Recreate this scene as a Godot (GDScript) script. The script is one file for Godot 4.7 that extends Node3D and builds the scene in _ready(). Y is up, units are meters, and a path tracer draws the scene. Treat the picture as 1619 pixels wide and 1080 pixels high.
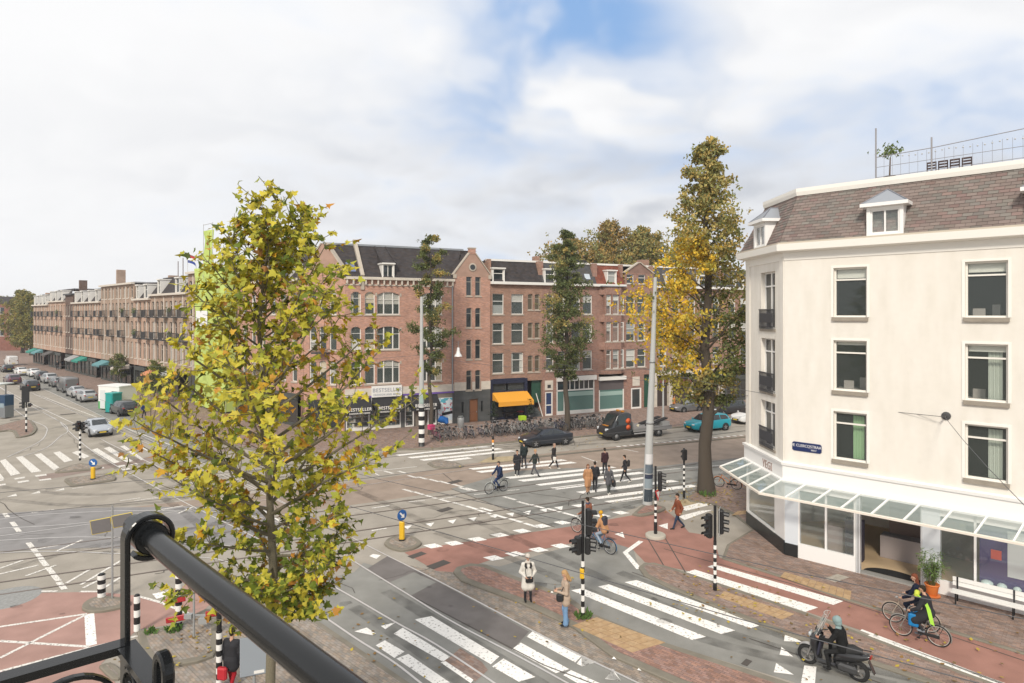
extends Node3D
# A tram crossing seen from a third-floor balcony. Camera at the origin of the plan, 11 m above the street.
# Photograph survey: a point of the street seen at (x, y) of the 1619x1080 photograph lies at g(x, y).
const EYE := 11.0
const F := 1000.0
const CX := 810.0
const HY := 497.0
const D1 := Vector3(-0.7306, 0, -0.6828)   # along the main street, away
const N1 := Vector3(0.6828, 0, -0.7306)    # across the main street, away
const D2 := Vector3(0.906, 0, -0.4234)     # along the cross street, to the right
const N2 := Vector3(-0.4234, 0, -0.906)
const DF := Vector3(0.898, 0, -0.44)       # the brick terrace front
var rng := RandomNumberGenerator.new()
var mats := {}
var cache := {}

func _ready() -> void:
	rng.seed = 7
	var cam := Camera3D.new()
	cam.name = "camera"
	cam.projection = Camera3D.PROJECTION_FRUSTUM
	cam.near = 0.05
	cam.far = 2000.0
	cam.size = 0.05 * 1080.0 / F
	cam.frustum_offset = Vector2(0, -0.05 * (540.0 - HY) / F)
	cam.position = Vector3(0, EYE, 0)
	add_child(cam)
	cam.current = true
	var env := Environment.new()
	env.background_mode = Environment.BG_SKY
	env.sky = Sky.new()
	var pano := PanoramaSkyMaterial.new()
	pano.panorama = sky_picture()
	pano.energy_multiplier = 1.0
	env.sky.sky_material = pano
	env.background_energy_multiplier = 1.0
	env.tonemap_mode = Environment.TONE_MAPPER_LINEAR
	env.tonemap_exposure = 1.45
	env.sdfgi_enabled = true
	env.ssao_enabled = true
	env.ssil_enabled = true
	env.fog_enabled = true
	env.fog_density = 0.0004
	env.fog_light_color = Color(0.93, 0.95, 0.98)
	var we := WorldEnvironment.new()
	we.name = "world_environment"
	we.environment = env
	add_child(we)
	var sun := DirectionalLight3D.new()
	sun.name = "sun"
	sun.light_energy = 0.72
	sun.light_color = Color(1.0, 0.965, 0.91)
	sun.light_angular_distance = 10.0
	sun.shadow_enabled = true
	add_child(sun)
	sun.look_at_from_position(Vector3(-0.20, 0.66, 0.80) * 50.0, Vector3.ZERO)
	ground()
	buildings()
	trees()
	street_things()
	vehicles()
	bicycles()
	people()
	balcony()

# ---------- survey ----------
func g(x: float, y: float, h := 0.0) -> Vector3:
	var s := (EYE - h) / (y - HY)
	return Vector3((x - CX) * s, h, -F * s)
func gs(a: Array, h := 0.0) -> Array:
	var r := []
	for i in range(0, a.size(), 2): r.append(g(a[i], a[i + 1], h))
	return r
func height_at(p: Vector3, y: float) -> float:   # height of what is seen at photo row y when it stands at p
	return EYE + (HY - y) * (-p.z) / F
func yaw(d: Vector3) -> float: return atan2(d.x, d.z)   # turns +z onto d

# ---------- mesh builder ----------
class MB:
	var v := PackedVector3Array()
	var n := PackedVector3Array()
	var c := PackedColorArray()
	var uv := PackedVector2Array()
	var ix := PackedInt32Array()
	var col := Color(1, 1, 1)
	var t := Transform3D()
	func vert(p: Vector3, nn: Vector3, u := Vector2.ZERO) -> int:
		v.append(t * p); n.append((t.basis * nn).normalized()); c.append(col); uv.append(u)
		return v.size() - 1
	func tri(a: Vector3, b: Vector3, d: Vector3) -> void:   # counter-clockwise seen from its front
		var nn := (b - a).cross(d - a)
		var i := vert(a, nn); vert(b, nn); vert(d, nn)
		ix.append_array(PackedInt32Array([i, i + 2, i + 1]))
	func quad(a: Vector3, b: Vector3, d: Vector3, e: Vector3, u0 := Vector2.ZERO, u1 := Vector2.ZERO) -> void:
		var nn := (b - a).cross(d - a)
		if nn.length_squared() < 1e-14: nn = (d - a).cross(e - a)
		if u1 == Vector2.ZERO: u1 = Vector2(a.distance_to(b), b.distance_to(d))
		var i := vert(a, nn, u0)
		vert(b, nn, Vector2(u1.x, u0.y)); vert(d, nn, u1); vert(e, nn, Vector2(u0.x, u1.y))
		ix.append_array(PackedInt32Array([i, i + 2, i + 1, i, i + 3, i + 2]))
	func box(at: Vector3, s: Vector3, b := Basis()) -> void:
		var x := b.x * s.x / 2; var y := b.y * s.y / 2; var z := b.z * s.z / 2
		quad(at - x - y + z, at + x - y + z, at + x + y + z, at - x + y + z)
		quad(at + x - y - z, at - x - y - z, at - x + y - z, at + x + y - z)
		quad(at + x - y + z, at + x - y - z, at + x + y - z, at + x + y + z)
		quad(at - x - y - z, at - x - y + z, at - x + y + z, at - x + y - z)
		quad(at - x + y + z, at + x + y + z, at + x + y - z, at - x + y - z)
		quad(at - x - y - z, at + x - y - z, at + x - y + z, at - x - y + z)
	func b2(lo: Vector3, hi: Vector3) -> void: box((lo + hi) / 2, hi - lo)
	func rbox(at: Vector3, s: Vector3, r: float, b := Basis()) -> void:   # box with chamfered vertical and top edges
		var hx := s.x / 2; var hy := s.y / 2; var hz := s.z / 2
		var ring := func(ix2: float, y: float) -> Array:
			var o := []
			for q in [[hx, hz - r], [hx - r, hz], [-hx + r, hz], [-hx, hz - r], [-hx, -hz + r], [-hx + r, -hz], [hx - r, -hz], [hx, -hz + r]]:
				o.append(at + b * Vector3(q[0] - signf(q[0]) * ix2, y, q[1] - signf(q[1]) * ix2))
			return o
		var rs := [ring.call(r * 0.7, -hy), ring.call(0.0, -hy + r), ring.call(0.0, hy - r), ring.call(r * 0.7, hy)]
		for k in 3:
			for j in 8: quad(rs[k][(j + 1) % 8], rs[k][j], rs[k + 1][j], rs[k + 1][(j + 1) % 8])
		for j in range(1, 7):
			tri(rs[3][0], rs[3][j + 1], rs[3][j]); tri(rs[0][0], rs[0][j], rs[0][j + 1])
	func bar(a: Vector3, b: Vector3, w: float, h: float, up := Vector3.UP) -> void:
		var z := (b - a).normalized()
		if absf(z.dot(up)) > 0.99: up = Vector3.RIGHT
		var x := up.cross(z).normalized()
		box((a + b) / 2, Vector3(w, h, a.distance_to(b)), Basis(x, z.cross(x), z))
	func tube(path: Array, radii, sides := 8, caps := true) -> void:
		var base := v.size()
		var up := Vector3.UP
		var m := path.size()
		var prev := Vector3.ZERO
		for k in m:
			var d: Vector3 = (path[mini(k + 1, m - 1)] - path[maxi(k - 1, 0)]).normalized()
			if prev == Vector3.ZERO:
				prev = d.cross(Vector3.UP if absf(d.y) < 0.9 else Vector3.RIGHT).normalized()
			var x := (prev - d * prev.dot(d)).normalized()
			prev = x
			var y := d.cross(x)
			var r: float = radii[k] if radii is Array or radii is PackedFloat32Array else radii
			for j in sides + 1:
				var a := TAU * j / sides
				var nn := x * cos(a) + y * sin(a)
				vert(path[k] + nn * r, nn, Vector2(float(j) / sides, k))
		for k in m - 1:
			for j in sides:
				var i := base + k * (sides + 1) + j
				ix.append_array(PackedInt32Array([i, i + sides + 1, i + 1, i + 1, i + sides + 1, i + sides + 2]))
		if caps:
			for e in [0, m - 1]:
				var r2: float = radii[e] if radii is Array or radii is PackedFloat32Array else radii
				if r2 < 0.002: continue
				var d2: Vector3 = (path[0] - path[1] if e == 0 else path[m - 1] - path[m - 2]).normalized()
				var ci := vert(path[e], d2)
				var first := v.size()
				for j in sides: vert((t.affine_inverse() * v[base + e * (sides + 1) + j]), d2)
				for j in sides:
					var p := first + j; var q := first + (j + 1) % sides
					ix.append_array(PackedInt32Array([ci, p, q] if e == 0 else [ci, q, p]))
	func lathe(prof: Array, sides := 16, at := Vector3.ZERO, b := Basis()) -> void:   # prof: Vector2(radius, height), upwards
		var base := v.size()
		for k in prof.size():
			var dd: Vector2 = prof[mini(k + 1, prof.size() - 1)] - prof[maxi(k - 1, 0)]
			for j in sides + 1:
				var a := TAU * j / sides
				var o := Vector3(cos(a), 0, sin(a))
				vert(at + b * (o * prof[k].x + Vector3.UP * prof[k].y), b * (o * dd.y - Vector3.UP * dd.x + o * 1e-5), Vector2(float(j) / sides, prof[k].y))
		for k in prof.size() - 1:
			for j in sides:
				var i := base + k * (sides + 1) + j
				ix.append_array(PackedInt32Array([i, i + 1, i + sides + 1, i + 1, i + sides + 2, i + sides + 1]))
	func flat(poly: PackedVector2Array, f: Callable) -> void:   # a flat polygon; f puts 2D points into space
		var tr := Geometry2D.triangulate_polygon(poly)
		for k in range(0, tr.size(), 3):
			var a: Vector3 = f.call(poly[tr[k]]); var b: Vector3 = f.call(poly[tr[k + 1]]); var d: Vector3 = f.call(poly[tr[k + 2]])
			tri(a, b, d)
	func prism(poly: PackedVector2Array, z0: float, z1: float) -> void:   # polygon in x-y, extruded along z
		if Geometry2D.is_polygon_clockwise(poly): poly.reverse()
		var tr := Geometry2D.triangulate_polygon(poly)
		for k in range(0, tr.size(), 3):
			var a := poly[tr[k]]; var b := poly[tr[k + 1]]; var d := poly[tr[k + 2]]
			if (b - a).cross(d - a) < 0: var q := b; b = d; d = q
			tri(Vector3(a.x, a.y, z1), Vector3(b.x, b.y, z1), Vector3(d.x, d.y, z1))
			tri(Vector3(a.x, a.y, z0), Vector3(d.x, d.y, z0), Vector3(b.x, b.y, z0))
		for k in poly.size():
			var a := poly[k]; var b := poly[(k + 1) % poly.size()]
			quad(Vector3(a.x, a.y, z1), Vector3(a.x, a.y, z0), Vector3(b.x, b.y, z0), Vector3(b.x, b.y, z1))
	func mesh() -> ArrayMesh:
		var a := []
		a.resize(Mesh.ARRAY_MAX)
		a[Mesh.ARRAY_VERTEX] = v; a[Mesh.ARRAY_NORMAL] = n; a[Mesh.ARRAY_COLOR] = c; a[Mesh.ARRAY_TEX_UV] = uv; a[Mesh.ARRAY_INDEX] = ix
		var m := ArrayMesh.new()
		m.add_surface_from_arrays(Mesh.PRIMITIVE_TRIANGLES, a)
		return m

# ---------- scene tree helpers ----------
func ob(called: String, shape, m: Material, parent: Node = null) -> MeshInstance3D:
	var o := MeshInstance3D.new()
	o.name = called
	o.mesh = shape.mesh() if shape is MB else shape
	o.material_override = m
	(parent if parent else self).add_child(o, true)
	return o
func tag(o: Node, label: String, category: String, group := "") -> Node:
	o.set_meta("label", label); o.set_meta("category", category)
	if group: o.set_meta("group", group)
	return o
func kind(o: Node, k: String) -> Node:
	o.set_meta("kind", k)
	return o
func thing(called: String, label: String, category: String, at := Vector3.ZERO, turn := 0.0, group := "") -> Node3D:
	var o := Node3D.new()
	o.name = called
	add_child(o, true)
	o.position = at
	o.rotation.y = turn
	tag(o, label, category, group)
	return o
func part(called: String, parent: Node, at := Vector3.ZERO) -> Node3D:
	var o := Node3D.new()
	o.name = called
	parent.add_child(o, true)
	o.position = at
	return o
func again(o: Node3D, label: String, at: Vector3, turn: float, group := "") -> Node3D:
	var r: Node3D = o.duplicate()
	r.name = String(o.name).rstrip("0123456789")
	add_child(r, true)
	r.position = at
	r.rotation.y = turn
	r.set_meta("label", label)
	if group: r.set_meta("group", group)
	return r
func sub_mesh(key: String, build: Callable) -> Mesh:   # shared meshes
	if not cache.has(key):
		var mb := MB.new()
		build.call(mb)
		cache[key] = mb.mesh()
	return cache[key]

# ---------- materials; colours are real-world linear values ----------
func lin(r: float, gg: float, b: float) -> Color: return Color(r, gg, b).linear_to_srgb()
func plain(r: float, gg: float, b: float, rough := 0.7, metal := 0.0, spec := 0.5) -> StandardMaterial3D:
	var key := "%f %f %f %f %f %f" % [r, gg, b, rough, metal, spec]
	if not mats.has(key):
		var m := StandardMaterial3D.new()
		m.albedo_color = lin(r, gg, b)
		m.roughness = rough
		m.metallic = metal
		m.metallic_specular = spec
		mats[key] = m
	return mats[key]
func noise_tex(freq: float, lo: Color, hi: Color, sd: int, octaves := 4, size := 512, type := FastNoiseLite.TYPE_SIMPLEX_SMOOTH) -> NoiseTexture2D:
	var f := FastNoiseLite.new()
	f.noise_type = type
	f.frequency = freq
	f.seed = sd
	f.fractal_octaves = octaves
	var t := NoiseTexture2D.new()
	t.width = size; t.height = size
	t.seamless = true
	t.noise = f
	var r := Gradient.new()
	r.set_color(0, lo); r.set_color(1, hi)
	t.color_ramp = r
	return t
func add_dirt(m: StandardMaterial3D, metres: float, lo := 0.72, sd := 3) -> void:   # large soft stains over a pattern
	m.detail_enabled = true
	m.detail_blend_mode = BaseMaterial3D.BLEND_MODE_MUL
	m.detail_uv_layer = BaseMaterial3D.DETAIL_UV_2
	var key := "dirt%f %d" % [lo, sd]
	if not cache.has(key): cache[key] = noise_tex(0.012, lin(lo, lo, lo * 0.985), Color(1.0, 1.0, 1.0), sd, 5)
	m.detail_albedo = cache[key]
	m.uv2_triplanar = true
	m.uv2_world_triplanar = true
	m.uv2_scale = Vector3.ONE / metres
func grainy(key: String, r: float, gg: float, b: float, amount: float, metres: float, rough := 0.9, bump := 0.0, dirt := 0.0, freq := 0.05) -> StandardMaterial3D:
	if mats.has(key): return mats[key]
	var m := StandardMaterial3D.new()
	m.albedo_texture = noise_tex(freq, lin(r * (1 - amount), gg * (1 - amount), b * (1 - amount)), lin(r * (1 + amount), gg * (1 + amount), b * (1 + amount)), key.hash() % 1000, 5)
	m.uv1_triplanar = true
	m.uv1_world_triplanar = true
	m.uv1_scale = Vector3.ONE / metres
	m.roughness = rough
	m.metallic_specular = 0.35
	if bump > 0:
		m.heightmap_enabled = true
		m.heightmap_scale = bump
		m.heightmap_texture = m.albedo_texture
	if dirt > 0: add_dirt(m, dirt, 0.74, 5)
	mats[key] = m
	return m
func bricks(key: String, base: Color, vary: float, mortar: Color, cols: int, rows: int, size: Vector2, stack := false, dirt := 6.0, px := 384, gap := 2) -> StandardMaterial3D:
	if mats.has(key): return mats[key]
	var im := Image.create(px, px, false, Image.FORMAT_RGB8)
	var hm := Image.create(px, px, false, Image.FORMAT_RGB8)
	im.fill(mortar.linear_to_srgb())
	hm.fill(Color(0.2, 0.2, 0.2))
	var r := RandomNumberGenerator.new()
	r.seed = key.hash()
	var w := float(px) / cols; var h := float(px) / rows
	for j in rows:
		for i in cols + 1:
			if i == cols and (stack or j % 2 == 0): continue
			var off := 0.0 if stack or j % 2 == 0 else -w / 2
			var seed2 := RandomNumberGenerator.new()
			seed2.seed = key.hash() + j * 997 + (i % cols) * 31
			var k := 1.0 + seed2.randf_range(-vary, vary)
			var warm := seed2.randf_range(-vary, vary) * 0.35
			var cc := Color(base.r * k * (1 + warm), base.g * k, base.b * k * (1 - warm)).linear_to_srgb()
			var rect := Rect2i(int(off + i * w) + gap / 2, int(j * h) + gap / 2, int(w) - gap + 1, int(h) - gap + 1)
			im.fill_rect(rect, cc)
			hm.fill_rect(rect, Color(1, 1, 1) * seed2.randf_range(0.75, 1.0))
	for n2 in px * px / 6:
		var x := r.randi() % px; var y := r.randi() % px
		im.set_pixel(x, y, im.get_pixel(x, y) * r.randf_range(0.88, 1.1))
	var m := StandardMaterial3D.new()
	m.albedo_texture = ImageTexture.create_from_image(im)
	m.heightmap_enabled = true
	m.heightmap_scale = 0.8
	m.heightmap_texture = ImageTexture.create_from_image(hm)
	m.uv1_scale = Vector3(1.0 / (cols * size.x), 1.0 / (rows * size.y), 1)
	m.roughness = 0.88
	m.metallic_specular = 0.3
	if dirt > 0: add_dirt(m, dirt, 0.72, 11)
	mats[key] = m
	return m
func glass_dark(r := 0.025, gg := 0.03, b := 0.033) -> StandardMaterial3D:
	return plain(r, gg, b, 0.04, 0.0, 0.6)
func clear_glass(a := 0.12) -> StandardMaterial3D:
	var key := "clear%f" % a
	if not mats.has(key):
		var m := StandardMaterial3D.new()
		m.transparency = BaseMaterial3D.TRANSPARENCY_ALPHA
		m.albedo_color = Color(0.75, 0.82, 0.8, a)
		m.roughness = 0.03
		mats[key] = m
	return mats[key]

# ---------- sky: broken high overcast with a blue gap ----------
func sky_picture() -> ImageTexture:
	var W := 1536
	var H := 768
	var im := Image.create(W, H, false, Image.FORMAT_RGBF)
	var f := FastNoiseLite.new(); f.seed = 21; f.frequency = 0.55; f.fractal_octaves = 5; f.noise_type = FastNoiseLite.TYPE_SIMPLEX_SMOOTH
	var f2 := FastNoiseLite.new(); f2.seed = 5; f2.frequency = 1.1; f2.fractal_octaves = 5; f2.noise_type = FastNoiseLite.TYPE_SIMPLEX_SMOOTH
	for j in H:
		var up := (0.5 - (j + 0.5) / H) * PI
		var sy := sin(up); var cy := cos(up)
		if sy < -0.02:
			for i in W: im.set_pixel(i, j, Color(0.30, 0.29, 0.27))
			continue
		for i in W:
			var az := ((i + 0.5) / W) * TAU                 # azimuth; the first column looks along -z
			var d := Vector3(sin(az), 0, -cos(az)) * cy
			var q := 1.0 / (maxf(sy, 0.0) + 0.22)
			var px := d.x * q; var pz := d.z * q
			var n1 := f.get_noise_3d(px * 1.25, pz * 1.25, 0.0)
			var n2 := f2.get_noise_3d(px * 1.4 + n1, pz * 1.4, 4.0)
			var n3 := f2.get_noise_3d(px * 4.6 - n2, pz * 4.6 + n1 * 2.0, 9.0)
			var cover := clampf(0.92 + n3 * 0.22 + n1 * 0.75 + n2 * 0.35, 0.0, 1.0)
			# the gap in the cloud ahead
			var ax := d.x / maxf(-d.z, 0.05); var ay := sy / maxf(-d.z, 0.05)
			if d.z < 0:
				var gx := (ax - 0.09) / 0.19; var gy := (ay - 0.50) / 0.09
				var gap := exp(-gx * gx - gy * gy)
				var hx := (ax - 0.10) / 0.40; var hy := (ay - 0.33) / 0.10
				var gap2 := exp(-hx * hx - hy * hy)
				cover = clampf(cover - gap * (0.70 + n2 * 1.4) - gap2 * (0.26 + n2 * 1.0), 0.0, 1.0)
			cover = smoothstep(0.0, 1.0, cover)
			var thick := clampf(0.45 + n2 * 0.95 + n1 * 0.5 + n3 * 0.45, 0.0, 1.0)
			# cloud base: pale grey where it is thick, near white where it is thin
			var low := exp(-pow((sy - 0.16) / 0.11, 2.0))
			var cl := Color(0.95, 0.95, 0.955).lerp(Color(0.58, 0.605, 0.655), clampf(thick * (0.30 + 0.6 * low) + 0.28 * low, 0, 1))
			var blue := Color(0.22, 0.41, 0.74).lerp(Color(0.55, 0.66, 0.82), exp(-sy * 4.5))
			var cc := blue.lerp(cl, cover)
			# brighter air towards the horizon and towards the veiled sun side
			cc = cc.lerp(Color(0.86, 0.865, 0.87), 0.65 * exp(-maxf(sy, 0.0) * 12.0))
			var side := smoothstep(-0.05, 0.75, -d.x)
			cc = cc.lerp(Color(0.93, 0.93, 0.935), 0.9 * side)
			im.set_pixel(i, j, cc * 0.735)
	return ImageTexture.create_from_image(im)

# ---------- the ground ----------
var road: Node3D
func along(p: Vector3) -> Vector2: return Vector2(-D1.dot(p), N1.dot(p))
func lift(level: float) -> float: return 0.004 * level
func sheet_mesh(pts: Array, y: float, turn := 0) -> MB:   # pts: Vector3 outline on the ground; texture runs along the main street (0) or the terrace (1)
	var mb := MB.new()
	var poly := PackedVector2Array()
	for p in pts: poly.append(Vector2(p.x, -p.z))
	if Geometry2D.is_polygon_clockwise(poly): poly.reverse()
	var tr := Geometry2D.triangulate_polygon(poly)
	for p in poly:
		var w := Vector3(p.x, y, -p.y)
		var u := along(w) if turn == 0 else Vector2(DF.dot(w), Vector3(0.44, 0, 0.898).dot(w))
		mb.vert(w, Vector3.UP, u)
	for k in range(0, tr.size(), 3):
		var a := poly[tr[k]]; var b := poly[tr[k + 1]]; var d := poly[tr[k + 2]]
		if (b - a).cross(d - a) > 0: mb.ix.append_array(PackedInt32Array([tr[k], tr[k + 2], tr[k + 1]]))
		else: mb.ix.append_array(PackedInt32Array([tr[k], tr[k + 1], tr[k + 2]]))
	return mb
func sheet(called: String, px: Array, level: float, m: Material, parent: Node = null, turn := 0) -> MeshInstance3D:
	var o := ob(called, sheet_mesh(gs(px), lift(level), turn), m, parent if parent else road)
	if parent == self: kind(o, "structure")
	return o
func strip_mesh(mb: MB, path: Array, width: float, y: float) -> void:
	for k in path.size() - 1:
		var a: Vector3 = path[k]; var b: Vector3 = path[k + 1]
		var ta: Vector3 = (path[mini(k + 1, path.size() - 1)] - path[maxi(k - 1, 0)]).normalized()
		var tb: Vector3 = (path[mini(k + 2, path.size() - 1)] - path[k]).normalized()
		var sa := Vector3.UP.cross(ta) * width / 2; var sb := Vector3.UP.cross(tb) * width / 2
		a.y = y; b.y = y
		mb.quad(a + sa, a - sa, b - sb, b + sb)
		# keep it facing up
		for q in 4: mb.n[mb.n.size() - 1 - q] = Vector3.UP
func line(called: String, px: Array, width: float, m: Material, level := 3.0, smooth := false) -> MeshInstance3D:
	var path := gs(px)
	if smooth: path = curve(path, 6)
	var mb := MB.new()
	strip_mesh(mb, path, width, lift(level))
	return ob(called, mb, m, road)
func curve(p: Array, n: int) -> Array:
	var out := []
	for k in p.size() - 1:
		var p0: Vector3 = p[maxi(k - 1, 0)]; var p3: Vector3 = p[mini(k + 2, p.size() - 1)]
		for j in n: out.append((p[k] as Vector3).cubic_interpolate(p[k + 1], p0, p3, float(j) / n))
	out.append(p[-1])
	return out
func raised(called: String, px: Array, h: float, top: Material, kerb: Material, kw := 0.18, structure := true, smooth := 0) -> Node3D:
	var pts := gs(px, h)
	if smooth:
		pts.append(pts[0])
		pts = curve(pts, smooth)
		pts.pop_back()
	return raised_at(called, pts, h, top, kerb, kw, structure)
func raised_at(called: String, pts: Array, h: float, top: Material, kerb: Material, kw := 0.18, structure := true) -> Node3D:
	var poly := PackedVector2Array()
	for p in pts: poly.append(Vector2(p.x, -p.z))
	if Geometry2D.is_polygon_clockwise(poly): poly.reverse()
	var root := Node3D.new()
	root.name = called
	add_child(root, true)
	if structure: kind(root, "structure")
	var mb := MB.new()
	var m := poly.size()
	for k in m:
		var a := poly[k]; var b := poly[(k + 1) % m]
		var e := (b - a).normalized()
		var nn := Vector2(-e.y, e.x) * 0.035
		mb.quad(Vector3(a.x, -0.05, -a.y), Vector3(b.x, -0.05, -b.y), Vector3(b.x, h - 0.035, -b.y), Vector3(a.x, h - 0.035, -a.y))
		mb.quad(Vector3(a.x, h - 0.035, -a.y), Vector3(b.x, h - 0.035, -b.y), Vector3(b.x + nn.x, h - 0.004, -b.y - nn.y), Vector3(a.x + nn.x, h - 0.004, -a.y - nn.y))
	for q in Geometry2D.offset_polygon(poly, -0.03):
		var kp := []
		for p in q: kp.append(Vector3(p.x, 0, -p.y))
		var top_mb := sheet_mesh(kp, h - 0.004)
		var base := mb.v.size()
		mb.v.append_array(top_mb.v); mb.n.append_array(top_mb.n); mb.c.append_array(top_mb.c); mb.uv.append_array(top_mb.uv)
		for i in top_mb.ix: mb.ix.append(base + i)
	ob("kerb", mb, kerb, root)
	for q in Geometry2D.offset_polygon(poly, -kw):
		var ip := []
		for p in q: ip.append(Vector3(p.x, 0, -p.y))
		ob("paving", sheet_mesh(ip, h), top, root)
	return root

func ground() -> void:
	var asphalt := grainy("asphalt", 0.382, 0.345, 0.296, 0.2, 1.7, 0.92, 0.25, 13.0, 0.09)
	var grey := grainy("grey asphalt", 0.271, 0.265, 0.244, 0.16, 1.3, 0.92, 0.25, 9.0, 0.09)
	var dark := grainy("dark asphalt", 0.185, 0.168, 0.160, 0.16, 1.1, 0.92, 0.25, 7.0, 0.09)
	var red := grainy("red asphalt", 0.369, 0.193, 0.154, 0.13, 1.2, 0.92, 0.2, 8.0, 0.09)
	var palered := grainy("pale red asphalt", 0.418, 0.259, 0.220, 0.10, 1.4, 0.92, 0.2, 9.0, 0.09)
	var brown := grainy("track paving", 0.344, 0.273, 0.221, 0.15, 1.5, 0.92, 0.25, 10.0, 0.09)
	var pavers := bricks("clinker paving", Color(0.31, 0.225, 0.187), 0.22, Color(0.17, 0.13, 0.11), 10, 20, Vector2(0.2, 0.1))
	var redpavers := bricks("red clinker paving", Color(0.35, 0.215, 0.175), 0.2, Color(0.13, 0.10, 0.09), 10, 20, Vector2(0.2, 0.1))
	var greypavers := bricks("grey clinker paving", Color(0.33, 0.28, 0.235), 0.2, Color(0.13, 0.11, 0.09), 10, 20, Vector2(0.2, 0.1))
	var slabs := bricks("concrete slabs", Color(0.27, 0.25, 0.22), 0.10, Color(0.12, 0.11, 0.1), 4, 4, Vector2(0.3, 0.3), true)
	var kerb := grainy("kerb stone", 0.240, 0.216, 0.174, 0.2, 0.8, 0.9, 0.2, 5.0, 0.09)
	var white := grainy("road paint", 0.82, 0.79, 0.745, 0.07, 2.6, 0.8, 0.0, 0.0, 0.035)
	var worn := grainy("worn road paint", 0.66, 0.62, 0.57, 0.14, 2.2, 0.85, 0.0, 0.0, 0.04)
	for pm in [white, worn]:
		var rp := Gradient.new()
		rp.offsets = PackedFloat32Array([0.0, 0.30, 0.39, 1.0] if pm == worn else [0.0, 0.22, 0.30, 1.0])
		rp.colors = PackedColorArray([lin(0.26, 0.24, 0.22), lin(0.34, 0.32, 0.29), lin(0.68, 0.65, 0.60) if pm == worn else lin(0.78, 0.755, 0.71), lin(0.76, 0.73, 0.68) if pm == worn else lin(0.86, 0.835, 0.79)])
		pm.albedo_texture.color_ramp = rp
	var steel := plain(0.68, 0.65, 0.62, 0.45, 0.65)
	var rust := plain(0.22, 0.17, 0.145, 0.5, 0.4)
	var groove := plain(0.085, 0.072, 0.062, 0.9)
	var seam := plain(0.075, 0.065, 0.058, 0.95)
	var sand := grainy("sand paint", 0.46, 0.37, 0.235, 0.12, 0.7, 0.9, 0.1, 3.0, 0.12)

	road = Node3D.new()
	road.name = "road"
	add_child(road)
	kind(road, "structure")
	# one sheet to the horizon
	var base := MB.new()
	for i in range(-9, 9):
		for j in range(-9, 9):
			var s := 100.0
			base.quad(Vector3(i * s, 0, (j + 1) * s), Vector3((i + 1) * s, 0, (j + 1) * s), Vector3((i + 1) * s, 0, j * s), Vector3(i * s, 0, j * s))
	kind(ob("ground", base, asphalt), "structure")

	# carriageways and patches of different asphalt
	sheet("asphalt_lane", [740,782, 878,834, 905,842, 960,822, 1030,792, 1130,790, 1240,770, 1240,716, 1000,742, 900,740, 812,745, 713,773], 0.75, grey)
	sheet("asphalt_lane", [756,890, 790,896, 940,852, 1000,862, 1010,896, 1060,930, 1200,987, 1330,1034, 1500,1092, 1500,1240, 1260,1080, 1052,1017, 937,970, 793,903], 1.0, grey)
	sheet("track_bed", [300,832, 606,792, 740,771, 1000,742, 1500,690, 1500,668, 1190,687, 974,708, 745,733, 600,757, 200,803], 0.5, brown)
	sheet("track_bed", [560,905, 575,890, 693,921, 842,998, 1010,1082, 1100,1400, 900,1400, 465,960, 440,930], 1.25, grey)
	sheet("asphalt_patch", [614,879, 648,897, 694,921, 837,999, 810,1028, 642,938, 582,899], 2.4, dark)
	sheet("asphalt_patch", [655,905, 690,921, 650,942, 617,921], 2.6, grey)
	sheet("asphalt_patch", [0,812, 140,803, 420,800, 460,850, 300,872, 150,866, 0,872], 1.75, grainy("blue grey asphalt", 0.281, 0.269, 0.265, 0.13, 1.2, 0.92, 0.2, 8.0, 0.09))
	sheet("asphalt_lane", [0,585, 60,610, 140,648, 240,700, 330,735, 330,700, 215,660, 130,612, 60,580, 0,560], 0.25, grey)
	# red cycle tracks
	sheet("cycle_track", [640,874, 667,867, 780,851, 900,833, 1000,815, 1050,804, 1075,825, 1090,842, 1128,848, 1138,882, 1240,915, 1332,947, 1619,1035, 1900,1110, 1900,1190, 1590,1082, 1362,997, 1280,969, 1098,905, 1020,889, 1000,868, 945,851, 781,884, 742,897, 717,905, 690,903], 2, red)
	sheet("cycle_track", [0,939, 155,936, 215,942, 255,955, 295,970, 330,958, 320,968, 272,988, 217,996, 160,1050, 190,1090, 190,1300, 0,1300, -300,1300, -300,944], 2, palered)
	sheet("cycle_track", [276,930, 340,915, 380,940, 330,958, 297,968, 256,952], 2.2, palered)
	sheet("cycle_track", [60,752, 240,722, 420,700, 420,706, 240,729, 64,760], 1.6, grainy("faded red asphalt", 0.30, 0.235, 0.205, 0.1, 1.4, 0.92, 0.2, 9.0, 0.09))

	# tram rails: two tracks on each street and the curve that joins them
	var rails := []
	for off in [30.95, 32.39, 35.0, 36.44]:
		var a: Vector3 = N2 * off
		rails.append([a - D2 * 16.0, a + D2 * 30.0, a + D2 * 90.0])
	for r in rails: rail(r, rust, groove)
	for px in [[1010,1400, 664.8,1080, 560,1008, 477.4,951.6, 420,914, 345,885, 260,880, 187,876, 117,873, 39,873, -60,880, -300,905],
			[1100,1300, 720,1039, 625,984, 530,929, 440,882, 350,862, 260,853, 194,850.5, 105,850, 0,855, -100,862, -300,882],
			[1180,1240, 860,1060, 720,986, 648,942, 577,898.7, 500,852, 424,822, 350,810, 202,808, 144,810, 67,814, 0,821.5, -120,836, -300,860],
			[0,848, 143,829, 260,812, 424,790, 606,763, 745,742],
			[0,836, 143,826, 300,800]]:
		rail(curve(gs(px), 5), steel, groove)
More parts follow.
